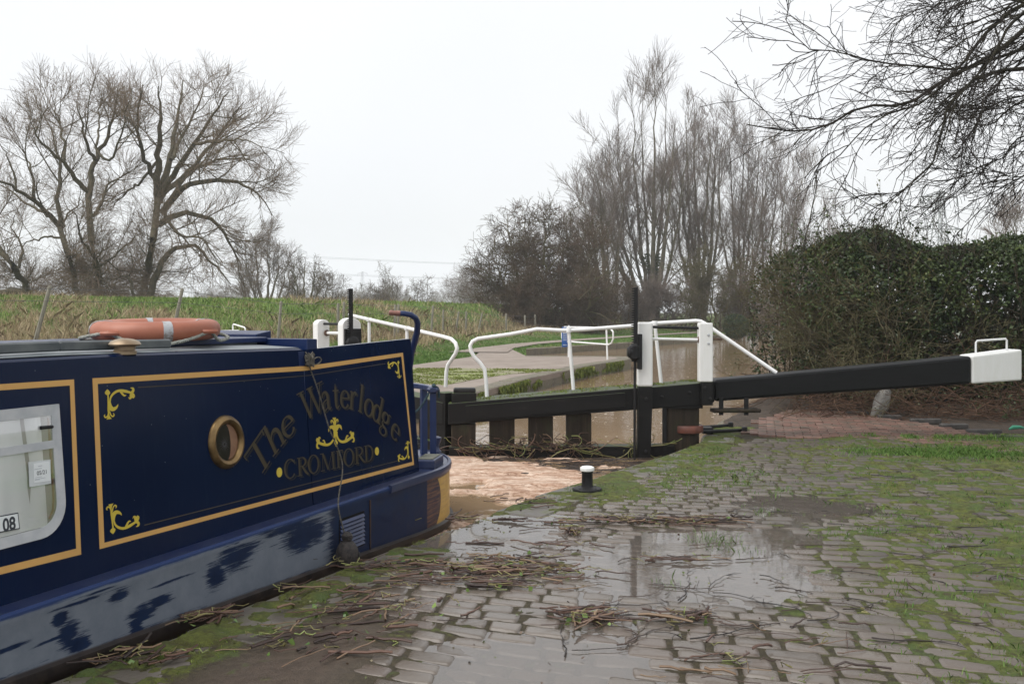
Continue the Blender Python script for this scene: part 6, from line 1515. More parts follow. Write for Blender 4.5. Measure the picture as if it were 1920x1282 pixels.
fan_tree('poplar_tree', 'bare tree with narrow pointed top third from left in the tall clump', (1385, 585, 96), [(1390, 185), (1405, 180), (1420, 215), (1370, 240), (1345, 280), (1440, 260)], .22, PV(0.55), M['bark_p'], M['twig_p'], 23)
fan_tree('poplar_tree', 'rounded bare tree at the right end of the tall clump', (1432, 588, 90), [(1455, 250), (1480, 245), (1510, 265), (1535, 300), (1550, 350), (1430, 300), (1555, 400), (1400, 340)], .20, PV(0.65, .6), M['bark_p'], M['twig_p'], 24)
fan_tree('bare_tree', 'leaning bare tree between the thorn thicket and the tallest tree', (1150, 590, 86), [(1095, 370), (1105, 400), (1120, 345), (1135, 390), (1165, 360), (1085, 430)], .30, PV(0.55, .5), M['bark_p'], M['twig_p'], 25)
TV = lambda k, L=1.0, up=.2: [dict(n=int(200*k), length=(2.2*L, 3.6*L), ang=(30, 75), trop=(0, 0, up), curl=0.16, nseg=6, t0=0.08, rr=0.6, rmin=0.02, lfall=0.35),
               dict(n=int(2000*k), length=(0.9*L, 1.9*L), ang=(30, 75), trop=(0, 0, up*.6), curl=0.15, nseg=4, t0=0.05, rr=0.55, rmin=0.012, lfall=0.3),
               dict(n=int(9000*k), length=(0.35*L, 0.95*L), ang=(30, 80), trop=(0, 0, up*.3), curl=0.12, nseg=2, t0=0.1, rr=0.5, rmin=0.010, lfall=0.2)]
fan_tree('hawthorn', 'wide dark thorn thicket left of the tall trees, touching the grass bank', (1035, 600, 67), [(905, 500), (925, 460), (950, 430), (985, 410), (1020, 400), (1060, 400), (1095, 430), (1110, 470), (900, 545), (1120, 520), (1000, 470), (1050, 480)], .16, TV(1.7, .85), M['twig_g'], M['twig_h'], 31, cat='thicket', fork=5, curve=.5, crown='twigs')
fan_tree('hawthorn', 'lower scrubby thorn growing below the thicket, near the three short posts', (1000, 605, 64), [(955, 560), (975, 530), (1000, 520), (1040, 530), (1065, 560), (940, 590)], .10, TV(0.7, .5), M['twig_h'], M['twig_h'], 32, cat='shrub', fork=6, curve=.6, depth=2, crown='twigs')
k_ = 0
scrub = [(1130, 600, 74, 60, 90, 'h', 'brown scrub left of the near paddle rack'), (1185, 598, 76, 45, 60, 'p', 'reddish scrub directly behind the near paddle rack'), (1265, 600, 78, 50, 80, 'p', 'twiggy bush at the foot of the tallest tree'), (1325, 600, 74, 55, 125, 'g', 'olive green upright bush right of the tallest tree'), (1385, 600, 78, 50, 95, 'p', 'purple-brown bush behind the white gear posts'),
         (1440, 600, 74, 60, 110, 'h', 'brown bush between the small evergreen and the dark hedge'), (1500, 598, 66, 60, 130, 'p', 'reddish bare bush reaching up behind the hedge edge'), (1560, 598, 70, 60, 120, 'h', 'dark scrub hidden behind the hedge'), (1090, 606, 66, 40, 50, 'h', 'low bramble under the right side of the thicket')]
for i, (px, py, d, hw, hh_, kd, lab) in enumerate(scrub):
    rs = np.random.RandomState(50+i); tops = [(px + rs.uniform(-hw, hw), py - hh_*rs.uniform(.55, 1.0)) for _ in range(12)]
    fan_tree('scrub_bush', lab, (px, py, d), tops, .07, TV(0.42, .62, .5), M['twig_'+kd], M['twig_'+kd], 60+i, cat='bush', fork=7, curve=.6, depth=2, crown='twigs', group='scrub bushes under the tall trees')

# overhanging branches of a tree to the right of the camera
BT = (2330, 300, 11.5); o_ = U(*BT[:2], BT[2]); root = empty('overhanging_tree', (o_.x, o_.y, 0), 'bare tree outside the right edge whose dark branches hang into the sky', 'tree')
M['bark_o'] = bark('dark_branch', (0.016, 0.014, 0.011), (0.036, 0.032, 0.020), 8)
M['twig_o'] = mat('dark_twig', (0.016, 0.012, 0.011), (0.030, 0.023, 0.019), 0.8, spec=0.3, scale=3)
rs = np.random.RandomState(77)
near = [([(2330, -150, 1.0), (2120, -60, .6), (1990, 10, .3), (1920, 57, 0), (1881, 89), (1815, 127), (1750, 165), (1695, 199), (1650, 197), (1606, 206), (1565, 230), (1517, 245), (1479, 247), (1400, 233)], .085, .006),
 ([(2330, -60, 1), (2100, 40, .5), (1920, 91, 0), (1874, 106), (1795, 130), (1730, 125), (1685, 125), (1647, 115), (1606, 110), (1554, 94), (1517, 91), (1490, 68), (1472, 34)], .06, .004),
 ([(2330, 40, -1), (2100, 110, -.6), (1920, 127, -.3), (1846, 141, -.3), (1812, 161, -.3), (1778, 206, -.3), (1760, 257, -.4), (1747, 309, -.5), (1709, 343, -.6), (1675, 374, -.6), (1644, 400, -.7)], .055, .004),
 ([(2330, 100, 0), (2060, 150, 0), (1920, 189, .3), (1881, 213, .4), (1853, 235, .4), (1822, 228, .5), (1791, 210, .5), (1770, 190, .6)], .05, .004),
 ([(2330, 200, .5), (2060, 230, .5), (1920, 254, .4), (1887, 292, .4), (1846, 309, .5), (1805, 330, .5), (1764, 347, .6), (1735, 345, .6)], .04, .004),
 ([(2330, -200, -1), (2050, -60, -.8), (1920, 7, -.5), (1881, 34, -.5), (1829, 86, -.5), (1795, 130, -.5), (1730, 192, -.6), (1690, 208, -.6), (1654, 220, -.7), (1606, 254, -.8), (1572, 295, -.8), (1530, 320, -.9)], .05, .004),
 ([(2330, 60, 1.4), (2060, 150, 1.2), (1920, 178, 1), (1863, 196, 1), (1812, 209, 1), (1784, 206, 1), (1740, 230, 1), (1700, 262, 1)], .04, .004),
 ([(2200, -260, .5), (1960, -120, .3), (1802, 0, 0), (1806, 22), (1808, 45), (1800, 95), (1806, 118)], .022, .004),
 ([(2200, -300, .9), (1940, -120, .6), (1790, -20, .4), (1745, 10, .3), (1709, 7, .2), (1690, 30), (1700, 52)], .02, .003),
 ([(2200, -100, -1.5), (1990, -10, -1.3), (1900, 40, -1.2), (1860, 110, -1.2), (1800, 180, -1.2), (1775, 250, -1.3), (1755, 300, -1.3), (1720, 330, -1.3)], .035, .004),
 ([(2330, 250, -.5), (2060, 300, -.3), (1960, 300, 0), (1920, 330, 0), (1880, 330, 0), (1850, 345, 0)], .03, .004),
 ([(2200, -150, 2), (1990, 20, 1.8), (1900, 110, 1.6), (1850, 200, 1.5), (1810, 270, 1.5), (1795, 300, 1.5)], .03, .004)]
P_, R_ = [], []
for pts, r0, r1 in near:
    W_ = [U(p[0], p[1], 10.5 + (p[2] if len(p) > 2 else 0) ) for p in pts]; P, r = resample(W_, [r0, lerp(r0, r1, .55), lerp(r0, r1, .85), r1], 30); P[1:] += rs.normal(size=P[1:].shape)*0.008; P_.append(P); R_.append(r)
TP = np.stack(P_); TR = np.stack(R_)
tr0 = U(2330, 1000, 11.5); tk, tkr = resample([Vector((o_.x + .2, o_.y, -0.3)), Vector((o_.x + .1, o_.y, 1.5)), U(2330, 100, 11.5), U(2320, -260, 11.5)], [.26, .2, .12], 30)
tubes_mesh('trunk', [(np.concatenate([TP, tk[None]]), np.concatenate([TR, tkr[None]]))], M['bark_o'], root, 8)
b1 = grow(rs, TP, TR, n=230, length=(.6, 1.8), ang=(15, 50), trop=(-.15, 0, -.30), curl=.12, nseg=9, t0=.28, rr=.6, rmin=.0055, lfall=.6)
b2 = grow(rs, b1[0], b1[1], n=1500, length=(.22, .7), ang=(20, 55), trop=(-.15, 0, -.10), curl=.13, nseg=6, t0=.05, rr=.6, rmin=.0034, lfall=.3)
b3 = grow(rs, b2[0], b2[1], n=3000, length=(.06, .28), ang=(25, 60), trop=(0, 0, 0), curl=.1, nseg=3, t0=.05, rr=.6, rmin=.0021, lfall=.2)
tubes_mesh('branches', [b1], M['bark_o'], root, 5); tubes_mesh('twigs', [b2, b3], M['twig_o'], root, 3)

# far trees: a few built, the rest copies of them
far_src = []
fs = [('round bare tree behind the willow, half lost in mist', (495, 560, 112), [(440, 490), (460, 455), (480, 440), (505, 435), (525, 450), (540, 485), (450, 520), (548, 515)], .22, PV(.55, .35, .75), 'm'),
      ('small dark gnarled tree alone right of the willow', (571, 560, 95), [(545, 500), (552, 485), (572, 480), (590, 492), (603, 510), (600, 530), (540, 520)], .20, TV(.18, .8, .4), 'h'),
      ('small mistier bare tree right of the gnarled one', (618, 560, 118), [(600, 530), (608, 515), (622, 512), (635, 528), (642, 545)], .15, TV(.15, .8, .4), 'h'),
      ('thin forked bare tree in the middle of the far hedge line', (735, 565, 125), [(722, 530), (728, 515), (738, 520), (745, 535), (715, 545)], .18, TV(.10, .8, .4), 'h'),
      ('small rounded bare tree at the end of the far hedge line', (787, 565, 125), [(775, 540), (783, 530), (792, 528), (800, 545)], .12, TV(.12, .7, .4), 'h'),
      ('pale misty tree left of the thorn thicket', (885, 575, 150), [(858, 545), (868, 530), (885, 525), (900, 530), (915, 545), (850, 560)], .2, TV(.3, 1.5, .4), 'p'),
      ('dark hedge bush between the two small far trees', (700, 566, 120), [(680, 555), (690, 545), (705, 542), (715, 550)], .1, TV(.2, .6, .4), 'h'),
      ('bare tree top showing above the hedge at the right edge', (1905, 500, 70), [(1885, 420), (1895, 400), (1910, 392), (1930, 400), (1945, 430)], .2, PV(.3, .4, .7), 'p')]
M['twig_m'] = M['twig_p']
for i, (lab, base, tops, r0, lv, kd) in enumerate(fs):
    r_ = fan_tree('bare_tree', lab, base, tops, r0, lv, M['bark_p'], M['twig_'+kd], 100+i, fork=.5 if 'bush' not in lab else 6, curve=.5, depth=3); far_src.append(r_)
# misty woods far off: copies without parts detail
def copy_thing(src, loc, scale, rz, label, group):
    c = src.copy(); COL.objects.link(c); c.location = loc; c.scale = (scale,)*3; c.rotation_euler = (0, 0, rz); c['label'] = label; c['group'] = group
    for ch in src.children:
        d = ch.copy(); COL.objects.link(d); d.parent = c
    return c
rs = np.random.RandomState(41)
srcs = [far_src[0], far_src[5], far_src[2]]
for i in range(46):
    band = i % 3; px = rs.uniform(400, 960) if i < 34 else rs.uniform(-60, 420); d = [300, 480, 720][band]*rs.uniform(.85, 1.15); x = (px-960)/FPX*d
    s_ = srcs[rs.randint(3)]; k = [0.85, 1.05, 1.45][band]*rs.uniform(.8, 1.15)*(1.4 if s_ is not srcs[0] else 1.0)
    copy_thing(s_, (x, d, tz(x, d) - .3), k, rs.uniform(0, 6.28), 'faint grey tree dissolving in the mist along the horizon', 'misty trees on the horizon')
# far evergreen bush by the canal bend is leafy: see below

# ------------------------------------------------------------------ LEAVES, GRASS, DEBRIS
def leaf_cloud(name, C, size, mat_, parent, rs, elong=1.6, fold=0.25):
    n = len(C); d = norm(rs.normal(size=(n, 3)) + np.array([0, 0, -.25])); s_ = norm(np.cross(d, rs.normal(size=(n, 3)))); nn = np.cross(d, s_)
    L = (size*rs.uniform(.6, 1.25, n))[:, None]; w_ = L/elong/2
    V_ = np.stack([C, C + d*L*.45 + s_*w_ + nn*w_*fold, C + d*L, C + d*L*.45 - s_*w_ + nn*w_*fold], 1).reshape(-1, 3)
    return np_mesh(name, V_, np.arange(n*4).reshape(n, 4), mat_, parent)
def leafmat(name, stops, rough=.45, spec=.4, trans=.15):
    t = NT(name); isl = t.island(); col = t.ramp(isl, stops); m = t.bsdf(col, rough, spec); return m
M['ivy'] = leafmat('hedge_leaf', [(0, (0.010, 0.020, 0.007)), (.35, (0.020, 0.040, 0.011)), (.7, (0.038, 0.070, 0.018)), (.93, (0.065, 0.105, 0.026)), (1, (0.12, 0.06, 0.03))], .36, .45)
t = NT('hedge_leaf'); isl = t.island(); co = t.coords('Object'); nn1 = t.noise(co, .9, 3)
f1 = t.ramp(isl, [(0, (0.010, 0.018, 0.007)), (.4, (0.019, 0.036, 0.011)), (.8, (0.034, 0.060, 0.017)), (1, (0.060, 0.090, 0.024))]); f2 = t.ramp(isl, [(0, (0.030, 0.040, 0.012)), (.5, (0.060, 0.085, 0.022)), (.9, (0.095, 0.120, 0.034)), (1, (0.13, 0.07, 0.035))])
M['ivy'] = t.bsdf(t.mix(t.ramp(nn1, [(.46, 0.0), (.62, 0.7)]), f1, f2), .48, .28)
M['bramble_leaf'] = leafmat('bramble_leaf', [(0, (0.022, 0.036, 0.011)), (.6, (0.050, 0.075, 0.024)), (1, (0.085, 0.090, 0.038))], .5)
M['stem_h'] = mat('hedge_stem', (0.050, 0.042, 0.026), (0.095, 0.075, 0.050), .85, spec=.2, scale=4)
# hedge: leaves on a lumpy body; centre line runs to the right, a little towards the camera
rs = np.random.RandomState(5)
HX0, HX1 = 4.9, 15.0
def hedge_line(x): return 17.6 - 0.10*(x-5)
def hedge_top(x): return np.interp(x, [4.4, 5.2, 5.7, 6.3, 6.7, 7.4, 8.2, 9, 12, 15], [2.3, 2.82, 2.90, 2.98, 2.92, 2.86, 2.80, 2.95, 3.0, 3.0])
hroot = empty('hedge', (7.2, 17.4, 0.1), 'tall dark evergreen hedge behind the balance beam, thick with ivy', 'hedge')
pts = []
while sum(len(p) for p in pts) < 105000:
    n = 60000; x = rs.uniform(4.5, HX1, n)**1.0; x = 4.5 + (HX1-4.5)*rs.rand(n)**1.35; y = hedge_line(x) + rs.uniform(-2.1, 1.7, n); z = rs.uniform(0.1, 3.35, n)
    v = (y - hedge_line(x))/1.55; zt_ = hedge_top(x) + .55*(fnoise(x, y*.6, 1.5, 13, 4) - .5); lump = 0.75*(fnoise(x, z, 1.1, 3, 4) - .5) + 0.30*(fnoise(x + y, z - y, 2.6, 9, 3)-.5)
    rad = np.abs(v)**2.6 + (np.clip((z-.8)/(zt_-.8), 0, 3))**5; rad = rad + lump*1.3 + np.clip((4.45 + .5*fnoise(z, y, .9, 2) - x), 0, 1)*1.6
    rad = rad + np.clip(.75 - z, 0, 1)*(.9 + 1.2*(fnoise(x, y, 1.1, 8)-.5))
    ok = (rad < 1.0) & (rad > 0.50) & (rs.rand(n) < np.clip((rad-.45)*2.2, 0.12, 1)) & (fnoise(x*1.2, z*1.2 + y, 2.2, 50, 3) > .36)
    pts.append(np.stack([x, y, z], 1)[ok])
C = np.concatenate(pts)[:105000]
# left end is thin in leaf
keep = rs.rand(len(C)) < np.interp(C[:, 0], [4.6, 5.4, 6.2], [.18, .60, 1.0]); C = C[keep]
leaf_cloud('foliage', C, .070, M['ivy'], hroot, rs)
# shoots poking out of the top
sp = C[(C[:, 2] > hedge_top(C[:, 0]) - .35)]; sp = sp[rs.choice(len(sp), 420)]
P = np.empty((420, 5, 3)); P[:, 0] = sp - [0, 0, .15]; d = norm(rs.normal(size=(420, 3))*[.6, .6, .25] + [0, 0, 1.0])
for s_ in range(4): d = norm(d + rs.normal(size=(420, 3))*.15); P[:, s_+1] = P[:, s_] + d*rs.uniform(.04, .13, (420, 1))
tubes_mesh('shoots', [(P, np.full((420, 5), .0035)*np.linspace(1, .5, 5))], M['stem_h'], hroot, 3)
CS = np.concatenate([P[:, k] + rs.normal(size=(420, 3))*.025 for k in (1, 2, 2, 3, 3, 4)]); leaf_cloud('shoot_leaves', CS, .055, M['ivy'], hroot, rs)
# inner stems: woody tangle, thick at the left end where the leaf is thin
rs = np.random.RandomState(6); n = 260
b0 = np.stack([rs.uniform(4.9, 14, n), np.zeros(n), np.zeros(n)], 1); b0[:, 1] = hedge_line(b0[:, 0]) + rs.uniform(-1.1, 1.0, n); P = np.empty((n, 9, 3)); P[:, 0] = b0; d = norm(rs.normal(size=(n, 3))*[.35, .3, .1] + [0, 0, 1]); Lh = rs.uniform(1.8, 2.8, (n, 1))
for s_ in range(8): d = norm(d + rs.normal(size=(n, 3))*.14); P[:, s_+1] = P[:, s_] + d*Lh/8
r_ = rs.uniform(.010, .026, (n, 1))*np.linspace(1, .3, 9)[None]
g_1 = grow(rs, P, r_, n=2600, length=(.4, 1.1), ang=(30, 80), trop=(-.1, -.15, .1), curl=.2, nseg=5, rr=.6, rmin=.004)
g_2 = grow(rs, g_1[0], g_1[1], n=9000, length=(.15, .5), ang=(30, 75), trop=(0, 0, 0), curl=.2, nseg=3, rr=.6, rmin=.0028)
tubes_mesh('stems', [(P, r_), g_1, g_2], M['stem_h'], hroot, 4)
n = 130; P = np.empty((n, 8, 3)); x = rs.uniform(4.7, 7.6, n); P[:, 0] = np.stack([x, hedge_line(x) + rs.uniform(-1.0, .6, n), hedge_top(x) - rs.uniform(.3, 1.0, n)], 1); d = norm(np.stack([rs.normal(-.35, .45, n), rs.normal(-.1, .3, n), np.full(n, 1.0)], 1)); Lh = rs.uniform(.5, 1.25, (n, 1))
for s_ in range(7): d = norm(d + rs.normal(size=(n, 3))*.10 + [-.02, 0, -.06]); P[:, s_+1] = P[:, s_] + d*Lh/7
r_ = np.full((n, 8), .007)*np.linspace(1, .4, 8); g_1 = grow(rs, P, r_, n=900, length=(.1, .4), ang=(25, 70), trop=(0, 0, .05), curl=.15, nseg=3, rr=.6, rmin=.003)
tubes_mesh('sprays', [(P, r_), g_1], M['stem_h'], hroot, 3)
CS = g_1[0][:, rs.randint(1, 4)]; CS = np.concatenate([CS, g_1[0][:, 2]])[rs.choice(1800, 1300)]; leaf_cloud('spray_leaves', CS, .055, M['ivy'], hroot, rs)
# dense dark heart so that the hedge is not see-through
C2 = []; 
while sum(len(a) for a in C2) < 16000:
    n = 20000; x = rs.uniform(5.6, HX1, n); y = hedge_line(x) + rs.uniform(-.5, .8, n); z = rs.uniform(.1, 2.72, n); ok = fnoise(x, z, 1.5, 70) > .26; C2.append(np.stack([x, y, z], 1)[ok])
leaf_cloud('inner_foliage', np.concatenate(C2)[:16000], .13, M['ivy'], hroot, rs, 1.3)

# bare bramble bush at the hedge's left end, twigs arching over the water
rs = np.random.RandomState(16); q = U(1500, 770, 16.6); broot = empty('bramble_bush', (q.x, q.y, .05), 'twiggy brown bramble at the left end of the hedge, arching over the canal', 'bush')
n = 95; P = np.empty((n, 10, 3)); P[:, 0] = np.stack([rs.uniform(5.35, 6.6, n), rs.uniform(16.1, 18.2, n), np.full(n, 0.0)], 1); d = norm(np.stack([rs.normal(-.14, .32, n), rs.normal(-.15, .3, n), np.full(n, 1.0)], 1)); Lh = rs.uniform(1.6, 3.3, (n, 1))
for s_ in range(9): d = norm(d + rs.normal(size=(n, 3))*.10 + np.array([-.03, -.02, -.085])*1.1); P[:, s_+1] = P[:, s_] + d*Lh/9
r_ = rs.uniform(.008, .018, (n, 1))*np.linspace(1, .3, 10)[None]
g_1 = grow(rs, P, r_, n=1150, length=(.35, 1.1), ang=(25, 75), trop=(-.15, -.1, -.1), curl=.16, nseg=5, rr=.6, rmin=.0040, t0=.08)
g_2 = grow(rs, g_1[0], g_1[1], n=6000, length=(.12, .5), ang=(30, 75), trop=(0, 0, 0), curl=.15, nseg=3, rr=.6, rmin=.0030)
tubes_mesh('canes', [(P, r_)], M['stem_h'], broot, 5); tubes_mesh('twigs', [g_1, g_2], M['twig_g'], broot, 3)
tipz = g_2[0][:, -1]; sel = rs.choice(len(tipz), 3600); leaf_cloud('leaves', tipz[sel], .036, M['bramble_leaf'], broot, rs)

# dead stems, brambles and leaf litter at the foot of the hedge
rs = np.random.RandomState(26); n = 900; x = rs.uniform(4.3, 12.5, n); y = 14.7 + rs.rand(n)**1.2*2.0 - .10*(x-5); P = np.empty((n, 6, 3)); P[:, 0] = np.stack([x, y, .08 + .25*smooth(y, 14.5, 16.5)], 1)
d = norm(rs.normal(size=(n, 3))*[1, .8, .25] + [0, 0, .25]); Lh = rs.uniform(.4, 1.3, (n, 1))
for s_ in range(5): d = norm(d + rs.normal(size=(n, 3))*.2 + [0, 0, -.10]); P[:, s_+1] = P[:, s_] + d*Lh/5
P[:, :, 2] = np.maximum(P[:, :, 2], .04)
M['dead_stem'] = mat('dead_stem', (0.055, 0.030, 0.020), (0.14, 0.085, 0.055), .85, spec=.2, scale=5)
g_1 = grow(rs, P, np.full((n, 6), .005), n=2600, length=(.12, .4), ang=(30, 70), trop=(0, 0, -.1), curl=.15, nseg=3, rr=.7, rmin=.0026)
o = tubes_mesh('dead_stems', [(P, np.full((n, 6), .0058)), g_1], M['dead_stem'], None, 4); tag(o, 'tangle of dead brown stems and litter under the hedge', 'dead stems', kind='stuff')
C = np.stack([rs.uniform(5.2, 12, 5200), np.zeros(5200), np.zeros(5200)], 1); C[:, 1] = 14.3 + rs.rand(5200)*1.3 - .12*(C[:, 0]-5); C[:, 2] = .05 + rs.rand(5200)**1.6*.38; ok = fnoise(C[:, 0], C[:, 1], 1.6, 4) > np.interp(C[:, 0], [5, 7, 12], [.66, .53, .42]); C = C[ok]
o = leaf_cloud('bramble_leaves', C, .045, M['bramble_leaf'], None, rs); tag(o, 'green weeds and nettles growing along the hedge foot', 'weeds', kind='stuff')

# small evergreen by the bend of the canal
rs = np.random.RandomState(33); q = U(1380, 602, 62); er = empty('evergreen_bush', (q.x, q.y, tz(q.x, q.y)), 'small dark round evergreen bush on the far canal bank', 'bush')
C = norm(rs.normal(size=(9000, 3)))*rs.uniform(.72, 1.0, (9000, 1)); C = C*[.85, .8, .78]*(1 + .25*(fnoise(C[:, 0]*3, C[:, 2]*3 + C[:, 1], 1.0, 3)-.5))[:, None] + [q.x, q.y, tz(q.x, q.y) + .62]
leaf_cloud('foliage', C, .09, M['ivy'], er, rs)
P = np.zeros((1, 3, 3)); P[0] = [[q.x, q.y, tz(q.x, q.y) - .1], [q.x, q.y, tz(q.x, q.y) + .5], [q.x, q.y, tz(q.x, q.y) + 1.1]]; tubes_mesh('trunk', [(P, np.array([[.06, .05, .03]]))], M['bark_p'], er, 6)
# ivy on the tallest tree's foot
rs = np.random.RandomState(34); q = U(1222, 585, 88); gz = tz(q.x, q.y); n = 6000; zz = rs.rand(n)**1.4*6; a = rs.uniform(0, 6.28, n); rr_ = (.55 + zz*.28)*rs.uniform(.6, 1.1, n)*(1 - zz/9)
C = np.stack([q.x + np.cos(a)*rr_, q.y + np.sin(a)*rr_*.8, gz + zz], 1); C = C[fnoise(C[:, 0]*1.5, C[:, 2], 1.2, 8) > .45]
o = leaf_cloud('ivy', C, .16, M['ivy'], None, rs); tag(o, 'dark ivy climbing the foot of the tallest bare tree', 'ivy')

# grass blades --------------------------------------------------
def blades(name, x, y, z, h, wd, mat_, rs, lean=.35, label=None, cat=None, bend=True):
    n = len(x); a = rs.uniform(0, 2*np.pi, n); ca_, sa_ = np.cos(a)*wd/2, np.sin(a)*wd/2; l = rs.normal(size=(n, 2))*lean*h[:, None]
    B0 = np.stack([x - ca_, y - sa_, z], 1); B1_ = np.stack([x + ca_, y + sa_, z], 1); M0 = np.stack([x - ca_*.7 + l[:, 0]*.35, y - sa_*.7 + l[:, 1]*.35, z + h*.6], 1); M1 = np.stack([x + ca_*.7 + l[:, 0]*.35, y + sa_*.7 + l[:, 1]*.35, z + h*.6], 1)
    T_ = np.stack([x + l[:, 0], y + l[:, 1], z + h*.95], 1); Vt = np.stack([B0, B1_, M1, T_, M0], 1).reshape(-1, 3)
    o = np_mesh(name, Vt, np.arange(n*5).reshape(n, 5), mat_); tag(o, label, cat, kind='stuff'); return o
def grassmat(name, stops): t = NT(name); col = t.ramp(t.island(), stops); return t.bsdf(col, .6, .25)
M['gr_green'] = grassmat('green_blades', [(0, (0.105, 0.190, 0.034)), (.5, (0.165, 0.265, 0.052)), (.85, (0.235, 0.320, 0.080)), (1, (0.36, 0.34, 0.15))])
M['gr_short'] = grassmat('short_green_blades', [(0, (0.060, 0.135, 0.020)), (.6, (0.100, 0.190, 0.034)), (1, (0.155, 0.235, 0.058))])
M['gr_straw'] = grassmat('straw_blades', [(0, (0.260, 0.190, 0.105)), (.5, (0.400, 0.310, 0.180)), (.85, (0.520, 0.430, 0.275)), (1, (0.24, 0.15, 0.095))])
M['moss_fuzz'] = grassmat('moss_fuzz', [(0, (0.080, 0.095, 0.014)), (.5, (0.150, 0.175, 0.026)), (.85, (0.165, 0.235, 0.040)), (1, (0.22, 0.21, 0.06))])
rs = np.random.RandomState(55)
def scatter(n, d0, d1, px0, px1):
    d = d0*(d1/d0)**rs.rand(n); px = rs.uniform(px0, px1, n); return (px-960)/FPX*d, d
x, y = scatter(260000, 17, 95, -140, 1420); q = y - fence_y(x); ok = (q > -5.5) & (q < 34) & ~pip(x, y, WATERPOLY) & (x < 14); x, y, q = x[ok], y[ok], q[ok]
z = terrain(x, y) - .02; straw = fnoise(x, y, .32, 12, 4)*.6 + fnoise(x, y, 1.6, 33, 3)*.4 + .20*np.exp(-((q-1.5)/4.0)**2) + .05*smooth(-x, 6, 20)*smooth(-q, -9, 0) - .10*smooth(q, 9, 16); sm_ = rs.rand(len(x))*.12 + straw
tall = sm_ > .60; f_ = np.sqrt(y/30)
s_ = tall; blades('rough_grass_straw', x[s_], y[s_], z[s_], rs.uniform(.16, .46, s_.sum()), .013*f_[s_]*rs.uniform(.7, 1.6, s_.sum()), M['gr_straw'], rs, .5, 'dry straw-coloured tufts on the flood bank behind the boat', 'dry grass')
s_ = ~tall; blades('rough_grass_green', x[s_], y[s_], z[s_], rs.uniform(.08, .25, s_.sum()), .020*f_[s_]*rs.uniform(.7, 1.6, s_.sum()), M['gr_green'], rs, .5, 'rough green grass covering the flood bank', 'grass')
# tall dead docks and bramble along the fence
n = 2200; x, y = scatter(n, 22, 64, 0, 1060); y = fence_y(x) + rs.normal(size=n)*1.2; ok = fnoise(x, y, .8, 5) > .42; x, y = x[ok], y[ok]; z = terrain(x, y); n = len(x)
M['dock'] = grassmat('dead_dock', [(0, (0.085, 0.045, 0.032)), (.6, (0.15, 0.095, 0.065)), (1, (0.22, 0.16, 0.10))])
blades('dead_weeds', x, y, z, rs.uniform(.25, .75, n), .011*rs.uniform(.5, 1.5, n), M['dock'], rs, .15, 'tall dead weeds and brambles along the bank fence', 'dead weeds')
# mown grass by the towpath
x, y = scatter(210000, 20, 105, 700, 1720)
okf = ~pip(x, y, WATERPOLY) & ~pip(x, y, FARPAVE) & (pdist(x, y, FB, False) > .28); q = y - fence_y(x); ok = okf & ((q < -1.5) | (x > 3)); 
tpc = [(p.x, p.y) for p in [G(a, b_, c) for a, b_, c in tp]] if isinstance(tp, list) and len(tp[0]) == 3 else None
tpl = [(G(a, b_, c).x, G(a, b_, c).y) for a, b_, c in [(895, 660, .14), (930, 652, .14), (985, 644.5, .14), (1060, 638.5, .14), (1190, 629.5, .15), (1330, 621, .16), (1450, 611, .18)]]
ok &= pdist(x, y, tpl, False) > .62 + .2*rs.rand(len(x)); x, y = x[ok], y[ok]; ok = (y > 17) & (x > -18); x, y = x[ok], y[ok]
blades('mown_grass', x, y, terrain(x, y) - .005, rs.uniform(.03, .10, len(x)), .018*np.sqrt(y/25)*rs.uniform(.7, 1.5, len(x)), M['gr_short'], rs, .5, 'short bright green grass beside the far towpath', 'grass')
rs = np.random.RandomState(58);
LS = [bank(700, 715, LZ), bank(835, 722, LZ), bank(905, 709, LZ), bank(960, 701, LZ), bank(1040, 697, LZ), bank(1056, 693, LZ), bank(1000, 692.5, LZ), bank(900, 691, LZ), bank(700, 690, LZ)]
x = rs.uniform(-6, 2, 90000); y = rs.uniform(16, 29, 90000); ok = pip(x, y, LS) & (fnoise(x, y, 1.8, 23, 4) > .44); x, y = x[ok], y[ok]
blades('lockside_moss', x, y, np.full(len(x), LZ + .006), rs.uniform(.008, .03, len(x)), .022*rs.uniform(.6, 1.4, len(x)), M['moss_fuzz'], rs, .5, 'yellow-green moss patches on the far lockside setts', 'moss')
# tufts between the setts on the near side, and the strips before the brick arc
def near_grass(n, x0, x1, y0_, y1_, dens, hmin, hmax, w_, name, lab, seed, matk='gr_short'):
    rs = np.random.RandomState(seed); x = rs.uniform(x0, x1, n); y = rs.uniform(y0_, y1_, n); ok = rs.rand(n) < dens(x, y); x, y = x[ok], y[ok]
    return blades(name, x, y, hbase(x, y) - .004 + .02*smooth(y, 12.0, 12.6), rs.uniform(hmin, hmax, len(x))*(.55 + .9*fnoise(x, y, 3.0, 4)), w_*rs.uniform(.6, 1.4, len(x)), M[matk], rs, .45, lab, 'grass')
def strip(x, y):    # long grass strip in front of the bricks (photo 1600-1920, 825-860)
    c1 = G(1600, 851, 0); c2 = G(1920, 858, 0); yy = np.interp(x, [c1.x - 1.0, c1.x, c2.x], [c1.y, c1.y, c2.y]); a = np.exp(-((y - yy)/.36)**2)*smooth(x, c1.x - .3, c1.x + .5)
    c3 = G(1560, 822, 0); c4 = G(1900, 832, 0); yy2 = np.interp(x, [c3.x, c4.x], [c3.y, c4.y]); a2 = .8*np.exp(-((y-yy2)/.16)**2)*smooth(x, c3.x, c3.x + .3)
    return np.clip((a + a2)*1.3 - 1.0*(1-smooth(fnoise(x, y, 2.4, 15), .36, .52)), 0, 1)
